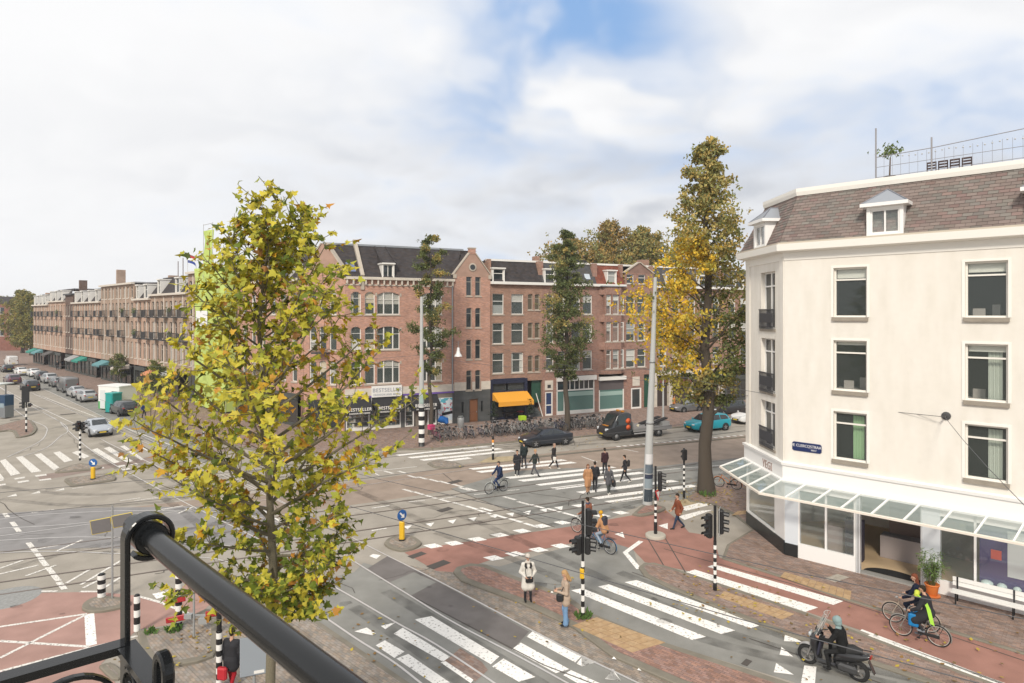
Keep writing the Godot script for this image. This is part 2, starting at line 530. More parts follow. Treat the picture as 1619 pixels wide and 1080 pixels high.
	rail(curve(gs([1500,1320, 1010,1081, 919.4,1037.6, 842,997.6, 700,922.6, 579,862, 500,820, 330,737, 240,697, 130,643, 62,612, 33,596]), 4), steel, groove)
	for px in [[500,820, 330,742, 230,700, 120,652, 47,620, 20,606], [460,852, 300,762, 170,700, 120,671, 47,637, 0,612], [424,860, 260,778, 150,716, 104,677, 87,662, 33,634, 0,612.5]]:
		rail(curve(gs(px), 4), steel, groove)
	for px in [[12,723, 62,699, 74,684, 71,674, 44,662, 20,645, 0,632], [33,723, 74,708, 96,690, 107,683, 104,673, 84,661, 55,645]]:
		rail(curve(gs(px), 6), steel, groove)

	# zebra crossings
	for q in [[0,601, 60,580, 220,735, 120,760], [172,562, 240,546, 445,712, 340,727], [370,532, 440,518, 636,670, 578,702], [570,512, 640,498, 780,595, 690,616], [770,512, 830,492, 960,550, 900,576],
			[980,482, 1040,464, 1280,612, 1220,628], [1110,466, 1170,448, 1420,602, 1350,617], [1285,446, 1330,434, 1540,585, 1508,592], [1450,432, 1478,427, 1619,502, 1600,508], [-170,640, -100,610, 50,790, -60,800]]:
		zebra(q, 6.745, 0, 640, worn)
	for q in [[903.7,934, 921,930.5, 1117,1007.3, 1095,1012.5], [945.5,928, 963,924.2, 1163,997.5, 1140.5,1003], [988,921, 1007,917.6, 1205,988.6, 1187,994],
			[1119,896.5, 1130,892.8, 1334,951, 1318,957], [1085,905, 1099,901, 1294,961, 1274,968],
			[656,980, 683,974.6, 790,1038.7, 776.5,1051], [778.6,1054.5, 796.5,1041.8, 847,1071, 820.7,1078.6], [623,1002.6, 637,993, 711.6,1039, 701,1047], [697,1048, 705,1046, 749,1075.5, 745,1081],
			[833,1007, 843.8,997.7, 920.5,1037.6, 910,1048], [810,1027, 824,1016.6, 900.5,1058.7, 879.5,1065], [912,1050, 922,1038, 943,1048, 920,1053.5], [594.5,1021, 609,1013, 640,1031, 624,1041], [627,1042, 646,1034.5, 712,1080, 686,1082],
			[891,1068, 903,1060, 960,1086, 940,1096], [1075,803, 1107,795, 1127,798, 1085,808], [1073,817, 1107,808, 1127,806.5, 1083,822.5]]:
		zebra(q, 1.0, 0, 0, white)
	# stripes that run along the cross street, each 0.5 m wide
	for s in [[629,720.3, 773,706.2], [648,724.1, 792,709.6], [667,727.8, 812,713], [685,731.4, 744,724.2], [745,742, 893,727.5], [757,746.7, 908,731.2], [803,756, 970,738.5], [823,760.6, 994,742.2],
			[850,767, 1016,747.4], [876,773, 1026,754.5], [917,779.5, 1068,760.2], [940,788, 1099,768], [962,794.5, 1030,785], [910,801, 935,797.5], [593,695, 641,690.5], [597,700, 647,694.4]]:
		var a := g(s[0], s[1]); var b := g(s[2], s[3])
		var w := D1 * 0.27 / absf(D1.dot(N2))
		ob("zebra_stripe", sheet_mesh([a - w, b - w, b + w, a + w], lift(3)), white, road)

	# blocks that line the cycle crossings
	for c in [[-15,863.5], [18,859.3], [55,853], [90,846.3], [125.6,839.8], [157,832], [190,826.6], [222,820.5], [252,815.8], [282,811], [81,882.7], [115,876.3], [152,869.6], [187,863.5]]:
		var o := g(700 + c[0] if c[0] != -15 else 685, c[1])
		block(o, 0.3, 0.55, white)
	for q in [[150,787, 265,768, 271,784, 165,800], [372,755, 495,739, 503,755, 385,770], [415,802, 543,784, 552,799, 425,814], [187,822, 303,804, 317,818, 200,838], [0,800, 38,794, 44,808, 0,818], [0,850, 60,842, 68,856, 0,866],
			[1000,682, 1108,665, 1117,678, 1008,692], [1243,655, 1330,641, 1343,655, 1262,669], [1297,690, 1380,676, 1390,689, 1312,705], [1392,637, 1458,625, 1478,638, 1412,651]]:
		zebra(q, 6.745, 0, 640, worn, "road_marking")
	# shark teeth
	for q in [[75,985, 172,949, 185,975], [325,956, 420,919, 433,942], [590,920, 684,890, 690,911]]: tooth(q, 6.745, 0, 640, worn)
	for q in [[470,556, 552,544, 510,586], [680,531, 762,519, 731,559], [885,503, 971,489, 941,531], [1085,481, 1166,467, 1140,506], [1284,455, 1371,447, 1340,477]]: tooth(q, 6.0, 560, 740, white)
	for q in [[500,750, 579,736, 560,776], [655,731, 726,717, 719,752], [790,708, 869,698, 862,736], [350,765, 424,757, 412,792]]: tooth(q, 5.782, 740, 680, white)
	for q in [[735,445, 770,436, 778,462], [922,409, 962,398, 962,424], [697,1062, 728,1022, 762,1072]]: tooth(q, 2.7, 700, 680, white)
	for q in [[1370,174, 1486,238, 1364,231], [1346,270, 1426,336, 1334,323], [1311,379, 1430,458, 1295,441], [0,332, 96,370, 0,402], [205,428, 264,498, 158,486]]: tooth(q, 4.26, 920, 960, white)
	for q in [[995,640, 1112,610, 1030,665], [905,97, 935,80, 995,90, 960,118], [790,682, 885,652, 957,700, 930,712]]: tooth(q, 4.91, 400, 860, white)
	zebra([1500,395, 1582,404, 1572,520, 1476,520], 4.26, 920, 960, white, "road_marking")
	# lane lines and dashes
	for p in [[1362,996.5, 1584,1081, 1700,1125], [1014,856, 989,874, 1011,900]]: line("lane_line", p, 0.14 if p[0] > 1100 else 0.24, white)
	sheet("lane_line", [1371,1006, 1377,1003.5, 1590,1081, 1543,1081, 1373,1023], 3, white)
	for p in [[1035,745, 1085,740, 1139,736, 1240,727], [47,637, 120,671], [62,625, 130,651, 300,715], [593,745, 660,738], [560,733, 600,752], [588,804, 616,799.5], [646,794, 672,791.5], [698,789, 723,785.5], [588,839.5, 612,835.5], [750,782.5, 775,780], [803,776, 822,774.5], [920,722, 945,731], [975,708, 1010,715],
			[215,942, 255,953, 297,970], [0,991.5, 138,971], [137,972, 0,1041], [0,1014, 141,1023], [0,1062, 130,1028, 300,985], [48.5,935.5, 91,935.2], [127,935.8, 157,935.8], [0,938, 8,937.4], [105,922.5, 142,901], [0,899, 37,886], [41,911, 89,894], [0,908, 61,894], [128,925, 193,886], [132,930, 158,917], [165,930, 194,911], [88,872.5, 130,854], [57,868.5, 96,862], [213,792, 250,787],
			[50,811, 86,806], [255,806, 290,800], [282,812, 305,802], [114,773, 132,770.5], [190,792, 222,787.5], [565,668, 620,690], [606,664, 700,700]]:
		line("lane_line", p, 0.13 if p[1] > 800 else 0.11, worn)
	line("lane_line", [141.5,971, 145,1021], 0.3, white)
	line("lane_line", [340,757, 470,842, 520,880], 0.12, worn)
	for p in [[10,815], [22,829], [28,837.5], [48.5,862.5], [54,869.5], [62.5,880], [70,890.5], [80,902.5], [88.5,913.5], [98,926.5], [637,747], [653,754], [668,756], [687,760], [703,763], [724,768], [646,776], [662,780], [682,786], [704,792], [725,797], [746,803], [767,810], [770,806], [792,817], [815,823], [841,831], [850,801], [876,807], [902,814], [806,788], [829,796], [735,773.5], [745,774], [615,747]]:
		block(g(p[0], p[1]), 0.16, 0.5, worn if p[0] < 200 or p[1] < 800 else white, true)
	sheet("road_marking", [241,939.5, 267,934, 273.5,940, 248,947.5], 3, white)
	# cut lines, cracks, manholes
	for p in [[1050,868, 1100,882, 1250,923, 1440,985, 1619,1045, 1800,1105], [1024,851, 1050,895], [1052,851, 1084,905], [1185,1010, 1280,1042, 1420,1090], [1000,905, 1190,978], [640,937, 860,1052, 960,1090], [700,748, 715,760, 727,766], [713,773, 806,808, 878,834], [300,700, 470,800]]:
		line("crack", p, 0.05, seam, 3.4)
	for p in [[704,806, 0.45], [108,655, 0.7], [209,697, 0.8], [720,762, 0.5], [1260,975, 0.35], [1181,1048, 0.2], [660,878, 0.4], [694,893, 0.5], [24,664, 0.4]]:
		var mb := MB.new()
		var o := g(p[0], p[1])
		mb.box(o + Vector3.UP * lift(3.2), Vector3(p[2] * 2, 0.004, p[2]), Basis(Vector3.UP, yaw(D1)))
		ob("drain_cover", mb, seam, road)
	var mc := MB.new()
	mc.lathe([Vector2(1.1, 0.004), Vector2(1.05, lift(3.5)), Vector2(0, lift(3.5))], 32, g(12, 946))
	ob("manhole_cover", mc, grainy("manhole concrete", 0.32, 0.32, 0.31, 0.15, 0.6, 0.9, 0.2, 1.0, 0.1), road)

	# tyre polish, oil and tar
	var tyre := StandardMaterial3D.new()
	tyre.transparency = BaseMaterial3D.TRANSPARENCY_ALPHA
	var tg := noise_tex(0.02, Color(0.10, 0.09, 0.08, 0.0), Color(0.10, 0.09, 0.08, 0.30), 77, 4, 256)
	tyre.albedo_texture = tg
	tyre.uv1_triplanar = true
	tyre.uv1_world_triplanar = true
	tyre.uv1_scale = Vector3.ONE / 5.0
	tyre.roughness = 0.55
	var tl2 := 2.72
	for p in [[1500,1085, 1180,1010, 1000,935, 840,862, 740,820, 640,790], [1420,1085, 1110,1010, 930,935, 800,880, 690,842], [740,830, 880,800, 1040,765, 1240,738], [800,850, 930,815, 1040,786], [0,770, 120,782, 240,775, 400,745, 560,722, 760,712, 1000,698, 1200,680], [0,790, 140,800, 280,790, 430,757, 590,735],
			[640,702, 760,707, 880,703, 1000,690, 1200,672], [160,700, 240,740, 330,790, 420,850], [130,708, 190,742, 270,795, 340,850], [300,690, 420,730, 560,775, 680,830], [610,935, 720,1000, 860,1085], [560,960, 650,1020, 740,1085], [20,900, 120,870, 260,845, 420,810], [980,905, 1130,965, 1330,1040]]:
		tl2 += 0.015
		line("tyre_track", p, 0.5, tyre, tl2, true)
	var wr := RandomNumberGenerator.new()
	wr.seed = 8
	for k in 46:
		var p0 := [Vector2(wr.randf_range(20, 1240), wr.randf_range(700, 930))]
		if p0[0].x > 1100 and p0[0].y > 760: continue
		var dv: Vector2 = Vector2(wr.randf_range(-1, 1), wr.randf_range(-0.35, 0.35)) * (p0[0].y - HY) * 0.06
		var px := []
		for q in wr.randi_range(4, 9):
			px.append_array([p0[0].x, p0[0].y])
			p0[0] += dv + Vector2(wr.randf_range(-8, 8), wr.randf_range(-3, 3))
		line("crack", px, wr.randf_range(0.02, 0.045), seam, 3.45)
	for k in 70:
		var c := g(wr.randf_range(20, 1240), wr.randf_range(705, 990))
		if N1.dot(c) > 26.0 and c.x > 8: continue
		var bm := MB.new()
		var rad := wr.randf_range(0.08, 0.45)
		var pts := []
		for q in 9: pts.append(c + Vector3(cos(TAU * q / 9.0) * rad * wr.randf_range(0.6, 1.3), 0, sin(TAU * q / 9.0) * rad * wr.randf_range(0.5, 1.0)))
		ob("oil_stain", sheet_mesh(pts, lift(3.5)), tyre, road)

	# islands
	raised("traffic_island", [0,672, 44,662, 57,673, 58,680, 49,687, 27,691, 24,687, 12,680, -60,690, -140,690, -80,660], 0.12, pavers, kerb, 0.25, true, 3)
	raised("traffic_island", [89,745, 96,741, 127,732, 157,736, 161,738, 155,740, 142,741.5, 92,746], 0.12, greypavers, kerb, 0.2, true, 2)
	raised("traffic_island", [102,758.5, 110,755, 170,748, 182,752.5, 183,756, 175,759, 118.5,767, 110,765], 0.12, greypavers, kerb, 0.2, true, 3)
	raised("traffic_island", [130,957.5, 133,951.7, 145,945, 165,941.5, 193,944, 206,949, 204,955, 190,959, 165,964, 143,965, 132,961.7], 0.12, greypavers, kerb, 0.22, true, 3)
	raised("traffic_island", [608,857, 615,850, 635,845, 653,847, 666,855, 665,860, 653,866, 635,869, 618,865, 610,860], 0.12, greypavers, kerb, 0.22, true, 3)
	raised("traffic_island", [717,903, 722,896, 744,890, 770,892.5, 793,902, 900,942, 937,969, 1052,1015, 1180,1056, 1330,1105, 1330,1160, 1160,1110, 1075,1082, 967,1035, 907,990, 820,950, 730,917], 0.10, redpavers, kerb, 0.3)
	raised("traffic_island", [676,732, 690,727.5, 715,729, 734,736, 715,739, 690,738.5], 0.10, greypavers, kerb, 0.2, true, 3)
	raised("traffic_island", [1000,812, 1020,797, 1045,799, 1053,803, 1040,809, 1015,814], 0.12, redpavers, kerb, 0.2, true, 3)
	raised("traffic_island", [1010,896, 1018,889.5, 1035,889, 1060,896, 1087,905, 1278,969, 1360,999, 1520,1060, 1700,1125, 1700,1160, 1480,1082, 1330,1032, 1200,986, 1060,929, 1019,909], 0.08, pavers, kerb, 0.22)
	raised("tram_kerb", [820,722, 900,712.5, 975,705.5, 1190,686, 1500,661, 1500,663.5, 1190,689, 975,709, 900,716, 822,724], 0.12, brown, kerb, 0.1)
	for k in 22:
		var x := 977.0 + k * 10.2
		var a := g(x, 705.9 - (x - 975) * 0.0905, 0.12)
		block(a + N2 * -0.12, 0.14, 0.32, white)
	sheet("sand_strip", [757,731.5, 775,723, 820,721, 830,727, 800,731], 2.5, sand)
	sheet("sand_strip", [1060,803, 1078,790, 1110,787, 1150,790, 1155,797, 1125,794], 2.5, sand)
	# cobbled strip along the tracks
	sheet("cobble_strip", [690,903, 717,905, 730,918, 820,951, 907,991, 967,1037, 1080,1086, 1100,1125, 1010,1080, 919,1036.5, 842,996.5, 700,921.5, 640,892], 2.25, greypavers)
	sheet("brick_patch", [728,1025, 762,1047, 772,1060, 752,1078, 700,1046, 712,1040], 2.65, pavers)

	# sidewalks
	raised("sidewalk", [1085,786, 1100,776, 1150,762, 1260,745, 1700,720, 1900,1105, 1619,1033, 1332,945.5, 1240,913, 1142,882, 1150,860, 1190,836, 1160,812, 1125,796, 1092,792], 0.07, pavers, kerb, 0.14)
	raised("sidewalk", [-60,577, 60,583, 95,600, 212,655, 300,692, 410,712, 520,716, 600,711, 690,708.5, 760,702.6, 821,697, 901,691.5, 936,688, 1060,676, 1190,664, 1500,640, 1500,600, -60,545], 0.12, pavers, kerb, 0.2)
	raised_at("sidewalk", [g(460,955), g(665,1095), g(900,1300), g(1300,1800), g(430,2300), g(330,1120), g(350,1060), g(430,985)], 0.1, greypavers, kerb, 0.2)
	raised("sidewalk", [217,996, 272,988, 325,962, 343,972, 345,1010, 337,1035, 283,1049, 235,1046], 0.12, greypavers, kerb, 0.22, true, 2)
	raised("traffic_island", [157,1052, 176,1046, 196,1062, 194,1068, 178,1072], 0.1, greypavers, kerb, 0.15, true, 2)
	sheet("footway", [200,1040, 300,1052, 345,1040, 350,960, 430,920, 480,960, 430,1000, 350,1100, 360,1300, 190,1300], 1.6, greypavers)

	# tactile slabs, laid one by one
	var ochre := [grainy("ochre slab", 0.47, 0.315, 0.175, 0.1, 0.5, 0.9, 0.1, 1.5, 0.12), grainy("pale ochre slab", 0.50, 0.345, 0.20, 0.1, 0.5, 0.9, 0.1, 1.5, 0.12)]
	slab_field("tactile_paving", [905,989, 944,976, 1053,1016, 1000,1032], 4, 8, 0.10, ochre)
	slab_field("tactile_paving", [1136,944, 1145,935, 1257,971, 1237,980], 2, 11, 0.08, ochre)
	slab_field("tactile_paving", [1234,912, 1241,904.5, 1347,935, 1345,949], 2, 10, 0.07, ochre)
	slab_field("tactile_paving", [1157,815, 1166,808.5, 1189,806.5, 1189,812], 2, 3, 0.07, ochre)
	slab_field("paving_slab", [1303,915, 1325,907.5, 1344,913, 1321,921], 2, 2, 0.07, [grainy("pale slab", 0.44, 0.40, 0.34, 0.1, 0.5, 0.9, 0.1, 1.5, 0.12)])

	# small litter and weeds
	for p in [[871,942, 0.06], [968,1048, 0.07], [1008,1066, 0.06]]:
		var mb := MB.new()
		mb.tri(g(p[0], p[1]) + Vector3(0, 0.13, 0), g(p[0], p[1]) + Vector3(p[2] * 2, 0.12, 0.03), g(p[0], p[1]) + Vector3(p[2], 0.16, -p[2]))
		kind(ob("litter", mb, white), "stuff")
	weeds()

func fallen_leaves() -> void:
	var mb := MB.new()
	var r := RandomNumberGenerator.new(); r.seed = 19
	var hues := [Color(0.35, 0.24, 0.05), Color(0.24, 0.14, 0.05), Color(0.42, 0.32, 0.05), Color(0.16, 0.11, 0.05)]
	for q in [[1118, 781, 3.2, 260, 0.07], [1060, 800, 3.0, 60, 0.01], [420, 1250, 5.0, 260, 0.1], [560, 1010, 3.0, 50, 0.012], [1240, 975, 3.5, 70, 0.085], [1130, 950, 2.5, 60, 0.085], [310, 1020, 2.5, 90, 0.125], [860, 975, 3.0, 40, 0.105], [700, 705, 6.0, 120, 0.125], [890, 692, 6.0, 120, 0.125], [1400, 1010, 4.0, 60, 0.075]]:
		var c := g(q[0], q[1], q[4])
		for k in q[3]:
			var o := c + Vector3(r.randfn() * q[2] * 0.5, 0.012 + r.randf() * 0.02, r.randfn() * q[2] * 0.5)
			mb.col = hues[r.randi() % 4]
			var b := Basis(Vector3.UP, r.randf() * TAU) * Basis(Vector3.RIGHT, r.randf_range(-0.35, 0.35)) * r.randf_range(0.05, 0.09)
			mb.quad(o + b * Vector3(-0.7, 0, 0.1), o + b * Vector3(0, 0, 1), o + b * Vector3(0.7, 0, 0), o + b * Vector3(0, 0, -1))
	kind(ob("fallen_leaves", mb, vertex_paint(0.8)), "stuff")
func weeds() -> void:
	fallen_leaves()
	var m := plain(0.06, 0.12, 0.02, 0.8)
	m.backlight_enabled = true
	m.backlight = Color(0.2, 0.3, 0.05)
	var tuft := MB.new()
	var r := RandomNumberGenerator.new(); r.seed = 3
	for p in [[922,975, 0.5, 90], [240,1002, 0.35, 40], [276,997, 0.45, 80], [1120,783, 0.8, 50], [700,700, 0.3, 10]]:
		for k in p[3]:
			var a := r.randf() * TAU; var d: float = sqrt(r.randf()) * p[2] * 0.6
			var o: Vector3 = g(p[0], p[1], 0.1) + Vector3(cos(a) * d, 0, sin(a) * d)
			var w := Vector3(r.randf_range(-1, 1), 0, r.randf_range(-1, 1)).normalized()
			var h := r.randf_range(0.08, 0.3) * (1.2 if p[2] > 0.6 else 0.8)
			var tip := o + Vector3(r.randf_range(-0.12, 0.12), h, r.randf_range(-0.12, 0.12))
			var mid := o.lerp(tip, 0.55) + Vector3.UP * 0.03
			tuft.tri(o - w * 0.01, o + w * 0.01, mid + w * 0.035)
			tuft.tri(o - w * 0.01, mid + w * 0.035, mid - w * 0.035)
			tuft.tri(mid - w * 0.035, mid + w * 0.035, tip)
	kind(ob("weeds", tuft, m), "stuff")

func rail(path: Array, m: StandardMaterial3D, groove: Material) -> void:
	var mb := MB.new()
	strip_mesh(mb, path, 0.075, lift(4.6))
	var r := ob("tram_rail", mb, m, road)
	var gm := MB.new()
	strip_mesh(gm, path, 0.115, lift(3.8))
	if m.metallic < 0.6: ob("rail_groove", gm, groove, road)
func zebra(q: Array, s: float, ox: float, oy: float, m: Material, called := "zebra_stripe") -> void:
	var px := []
	for k in range(0, q.size(), 2): px.append_array([ox + q[k] / s, oy + q[k + 1] / s])
	sheet(called, px, 3, m)
func tooth(q: Array, s: float, ox: float, oy: float, m: Material) -> void: zebra(q, s, ox, oy, m, "road_marking")
func block(c: Vector3, a: float, b: float, m: Material, flip := false) -> void:   # a painted block: half a along the cross street, b along the main street
	var u := D2 * a; var w := D1 * b / 2 / absf(D1.dot(N2))
	if flip: w = D1 * b; u = D2 * a * 0.7
	ob("road_marking", sheet_mesh([c - u - w, c + u - w, c + u + w, c - u + w], lift(3.1) + c.y), m, road)
func slab_field(called: String, q: Array, across: int, longw: int, h: float, ms: Array) -> void:
	var root := Node3D.new()
	root.name = called
	add_child(root, true)
	kind(root, "structure")
	var c := gs(q, h)
	for i in across:
		for j in longw:
			var p := func(a: float, b: float) -> Vector3: return (c[0] as Vector3).lerp(c[1], a).lerp((c[3] as Vector3).lerp(c[2], a), b)
			var e := 0.03
			var a0 := (i + e) / across; var a1 := (i + 1 - e) / across; var b0 := (j + e) / longw; var b1 := (j + 1 - e) / longw
			var t := h + 0.006 + 0.004 * ((i * 7 + j * 3) % 3)
			var qs := [p.call(a0, b0), p.call(a1, b0), p.call(a1, b1), p.call(a0, b1)]
			var mb := MB.new()
			var top := []
			for k in qs: top.append(Vector3(k.x, t, k.z))
			if ((top[1] - top[0]) as Vector3).cross(top[2] - top[0]).y < 0: top.reverse()
			mb.quad(top[0], top[1], top[2], top[3])
			for k in 4:
				var u: Vector3 = top[k]; var w: Vector3 = top[(k + 1) % 4]
				mb.quad(Vector3(u.x, h - 0.01, u.z), Vector3(w.x, h - 0.01, w.z), w, u)
			ob("slab", mb, ms[(i * 5 + j * 3) % ms.size()], root)

# ---------- facades ----------
# A facade lives in a node whose x runs to the right as seen from the street, y up and z towards the street.
func front(called: String, label: String, category: String, origin: Vector3, right: Vector3, group := "") -> Node3D:
	return thing(called, label, category, origin, atan2(-right.z, right.x), group)
func wall_mb(mb: MB, x0: float, y0: float, x1: float, y1: float, holes: Array, z := 0.0, deep := 0.16) -> void:   # holes: [x0, y0, x1, y1, arch rise]
	var xs := [x0, x1]; var ys := [y0, y1]
	for h in holes:
		for k in [0, 2]:
			if h[k] > x0 and h[k] < x1 and not xs.has(h[k]): xs.append(h[k])
		for k in [1, 3]:
			if h[k] > y0 and h[k] < y1 and not ys.has(h[k]): ys.append(h[k])
	xs.sort(); ys.sort()
	for j in ys.size() - 1:
		var i := 0
		while i < xs.size() - 1:
			var free := func(q: int) -> bool:
				var cx: float = (xs[q] + xs[q + 1]) / 2; var cy: float = (ys[j] + ys[j + 1]) / 2
				for h in holes:
					if cx > h[0] and cx < h[2] and cy > h[1] and cy < h[3]: return false
				return true
			if not free.call(i): i += 1; continue
			var e := i
			while e + 1 < xs.size() - 1 and free.call(e + 1): e += 1
			mb.quad(Vector3(xs[i], ys[j], z), Vector3(xs[e + 1], ys[j], z), Vector3(xs[e + 1], ys[j + 1], z), Vector3(xs[i], ys[j + 1], z), Vector2(xs[i], -ys[j]), Vector2(xs[e + 1], -ys[j + 1]))
			i = e + 1
	for h in holes:
		var a: float = h[0]; var b: float = h[1]; var c: float = h[2]; var d: float = h[3]; var w := z - deep
		mb.quad(Vector3(a, b, w), Vector3(a, b, z), Vector3(a, d, z), Vector3(a, d, w))
		mb.quad(Vector3(c, b, z), Vector3(c, b, w), Vector3(c, d, w), Vector3(c, d, z))
		mb.quad(Vector3(a, d, z), Vector3(c, d, z), Vector3(c, d, w), Vector3(a, d, w))
		mb.quad(Vector3(a, b, w), Vector3(c, b, w), Vector3(c, b, z), Vector3(a, b, z))
		if h.size() > 4 and h[4] > 0:
			var n := 8
			for k in n:
				var q := []
				for s in [float(k) / n, float(k + 1) / n]:
					q.append(Vector2(lerpf(a, c, s), d - h[4] * pow(2.0 * s - 1.0, 2)))
				mb.quad(Vector3(q[0].x, q[0].y, z), Vector3(q[1].x, q[1].y, z), Vector3(q[1].x, d, z), Vector3(q[0].x, d, z), Vector2(q[0].x, -q[0].y), Vector2(q[1].x, -d))
				mb.quad(Vector3(q[0].x, q[0].y, w), Vector3(q[1].x, q[1].y, w), Vector3(q[1].x, q[1].y, z), Vector3(q[0].x, q[0].y, z))
func shell(mb: MB, x0: float, x1: float, y1: float, depth: float, z := -0.16) -> void:   # the sides, back and top behind a front
	mb.quad(Vector3(x0, 0, -depth), Vector3(x0, 0, 0), Vector3(x0, y1, 0), Vector3(x0, y1, -depth))
	mb.quad(Vector3(x1, 0, 0), Vector3(x1, 0, -depth), Vector3(x1, y1, -depth), Vector3(x1, y1, 0))
	mb.quad(Vector3(x1, 0, -depth), Vector3(x0, 0, -depth), Vector3(x0, y1, -depth), Vector3(x1, y1, -depth))
	mb.quad(Vector3(x0, y1, 0), Vector3(x1, y1, 0), Vector3(x1, y1, -depth), Vector3(x0, y1, -depth))
# a window in an opening w x h; origin at the middle of its sill
func window(parent: Node, at: Vector3, w: float, h: float, style: String, frame: Material, pane: Material, sill: Material = null, deep := 0.1) -> Node3D:
	var key := "win %s %.2f %.2f" % [style, w, h]
	var bars := sub_mesh(key + " frame", func(mb: MB) -> void:
		var t := 0.07 if style != "iron" else 0.05
		var d := 0.09
		var z := -deep
		mb.b2(Vector3(-w / 2, 0, z - d), Vector3(-w / 2 + t, h, z)); mb.b2(Vector3(w / 2 - t, 0, z - d), Vector3(w / 2, h, z))
		mb.b2(Vector3(-w / 2 + t, 0, z - d), Vector3(w / 2 - t, t, z)); mb.b2(Vector3(-w / 2 + t, h - t, z - d), Vector3(w / 2 - t, h, z))
		var iw := w - 2 * t
		if style == "sash" or style == "tall":
			var y := h * (0.62 if style == "sash" else 0.74)
			mb.b2(Vector3(-iw / 2, y, z - 0.06), Vector3(iw / 2, y + 0.065, z + 0.012))
		if style == "narrow": mb.b2(Vector3(-iw / 2, h * 0.70, z - 0.06), Vector3(iw / 2, h * 0.70 + 0.04, z - 0.01))
		if style == "triple":
			for x in [-0.2 * w, 0.2 * w]: mb.b2(Vector3(x - 0.05, t, z - 0.07), Vector3(x + 0.05, h - t, z + 0.015))
			for q in [[-iw / 2, -0.2 * w - 0.05], [-0.2 * w + 0.05, 0.2 * w - 0.05], [0.2 * w + 0.05, iw / 2]]: mb.b2(Vector3(q[0], h * 0.66, z - 0.055), Vector3(q[1], h * 0.66 + 0.04, z - 0.012))
		if style == "double":
			mb.b2(Vector3(-0.03, t, z - 0.06), Vector3(0.03, h - t, z + 0.012)))
	var o := ob("window", bars, frame, parent)
	o.position = at
	var gl := sub_mesh(key + " pane", func(mb: MB) -> void:
		mb.quad(Vector3(-w / 2 + 0.03, 0.03, -deep - 0.045), Vector3(w / 2 - 0.03, 0.03, -deep - 0.045), Vector3(w / 2 - 0.03, h - 0.03, -deep - 0.045), Vector3(-w / 2 + 0.03, h - 0.03, -deep - 0.045)))
	ob("pane", gl, pane, o)
	if pane == clear_glass(0.1): dress(o, w, h, deep)
	if sill:
		var sl := sub_mesh("sill %.2f" % w, func(mb: MB) -> void: mb.b2(Vector3(-w / 2 - 0.07, -0.12, -0.05), Vector3(w / 2 + 0.07, -0.003, 0.07)))
		ob("sill", sl, sill, o)
	return o
func dress(o: Node3D, w: float, h: float, deep: float) -> void:   # what hangs behind a window
	var z := -deep - 0.10
	var k := rng.randi() % 7
	var cloth := [plain(0.55, 0.54, 0.50, 0.9), plain(0.42, 0.40, 0.36, 0.9), plain(0.30, 0.31, 0.30, 0.9), plain(0.50, 0.42, 0.30, 0.9)]
	var b := []
	if k < 2: b = [[-w / 2, h * rng.randf_range(0.3, 0.8), z - 0.01, w / 2, h, z]]
	elif k < 4: b = [[-w / 2, 0, z - 0.01, -w / 2 + w * rng.randf_range(0.12, 0.3), h, z], [w / 2 - w * rng.randf_range(0.12, 0.3), 0, z - 0.01, w / 2, h, z]]
	elif k == 4: b = [[-w / 2, 0, z - 0.01, w / 2, h * 0.45, z]]
	if b.size(): piece("curtain", o, pick(cloth), b)
func piece(called: String, parent: Node, m: Material, boxes: Array) -> MeshInstance3D:   # boxes: [x0, y0, z0, x1, y1, z1]
	var mb := MB.new()
	for b in boxes: mb.b2(Vector3(b[0], b[1], b[2]), Vector3(b[3], b[4], b[5]))
	return ob(called, mb, m, parent)
func slope(called: String, parent: Node, m: Material, a: Vector3, b: Vector3, c: Vector3, d: Vector3) -> MeshInstance3D:
	var mb := MB.new()
	mb.quad(a, b, c, d)
	return ob(called, mb, m, parent)
func words(called: String, parent: Node, text: String, size: float, m: Material, at: Vector3, bold := false, depth := 0.02) -> MeshInstance3D:
	var tm := TextMesh.new()
	var f := SystemFont.new()
	f.font_names = PackedStringArray(["Droid Sans"])
	f.font_weight = 700 if bold else 400
	tm.font = f
	tm.text = text
	tm.font_size = 64
	tm.pixel_size = size / 46.0
	tm.depth = depth
	var o := ob(called, tm, m, parent)
	o.position = at
	return o
func pick(a: Array): return a[rng.randi() % a.size()]
func awning(parent: Node, x0: float, x1: float, y1: float, y0: float, out: float, valance: float, m: Material) -> MeshInstance3D:
	var mb := MB.new()
	mb.quad(Vector3(x0, y0, out), Vector3(x1, y0, out), Vector3(x1, y1, 0.05), Vector3(x0, y1, 0.05))
	mb.quad(Vector3(x0, y0 - 0.01, out), Vector3(x0, y1 - 0.03, 0.05), Vector3(x1, y1 - 0.03, 0.05), Vector3(x1, y0 - 0.01, out))
	mb.b2(Vector3(x0, y0 - valance, out), Vector3(x1, y0, out + 0.012))
	for x in [x0, x1]: mb.tri(Vector3(x, y0, out), Vector3(x, y1, 0.05), Vector3(x, y0, 0.05))
	for x in [x0 + 0.05, x1 - 0.05]: mb.bar(Vector3(x, y0 - 0.02, 0.05), Vector3(x, y0 - 0.02, out), 0.03, 0.03)
	return ob("awning", mb, m, parent)
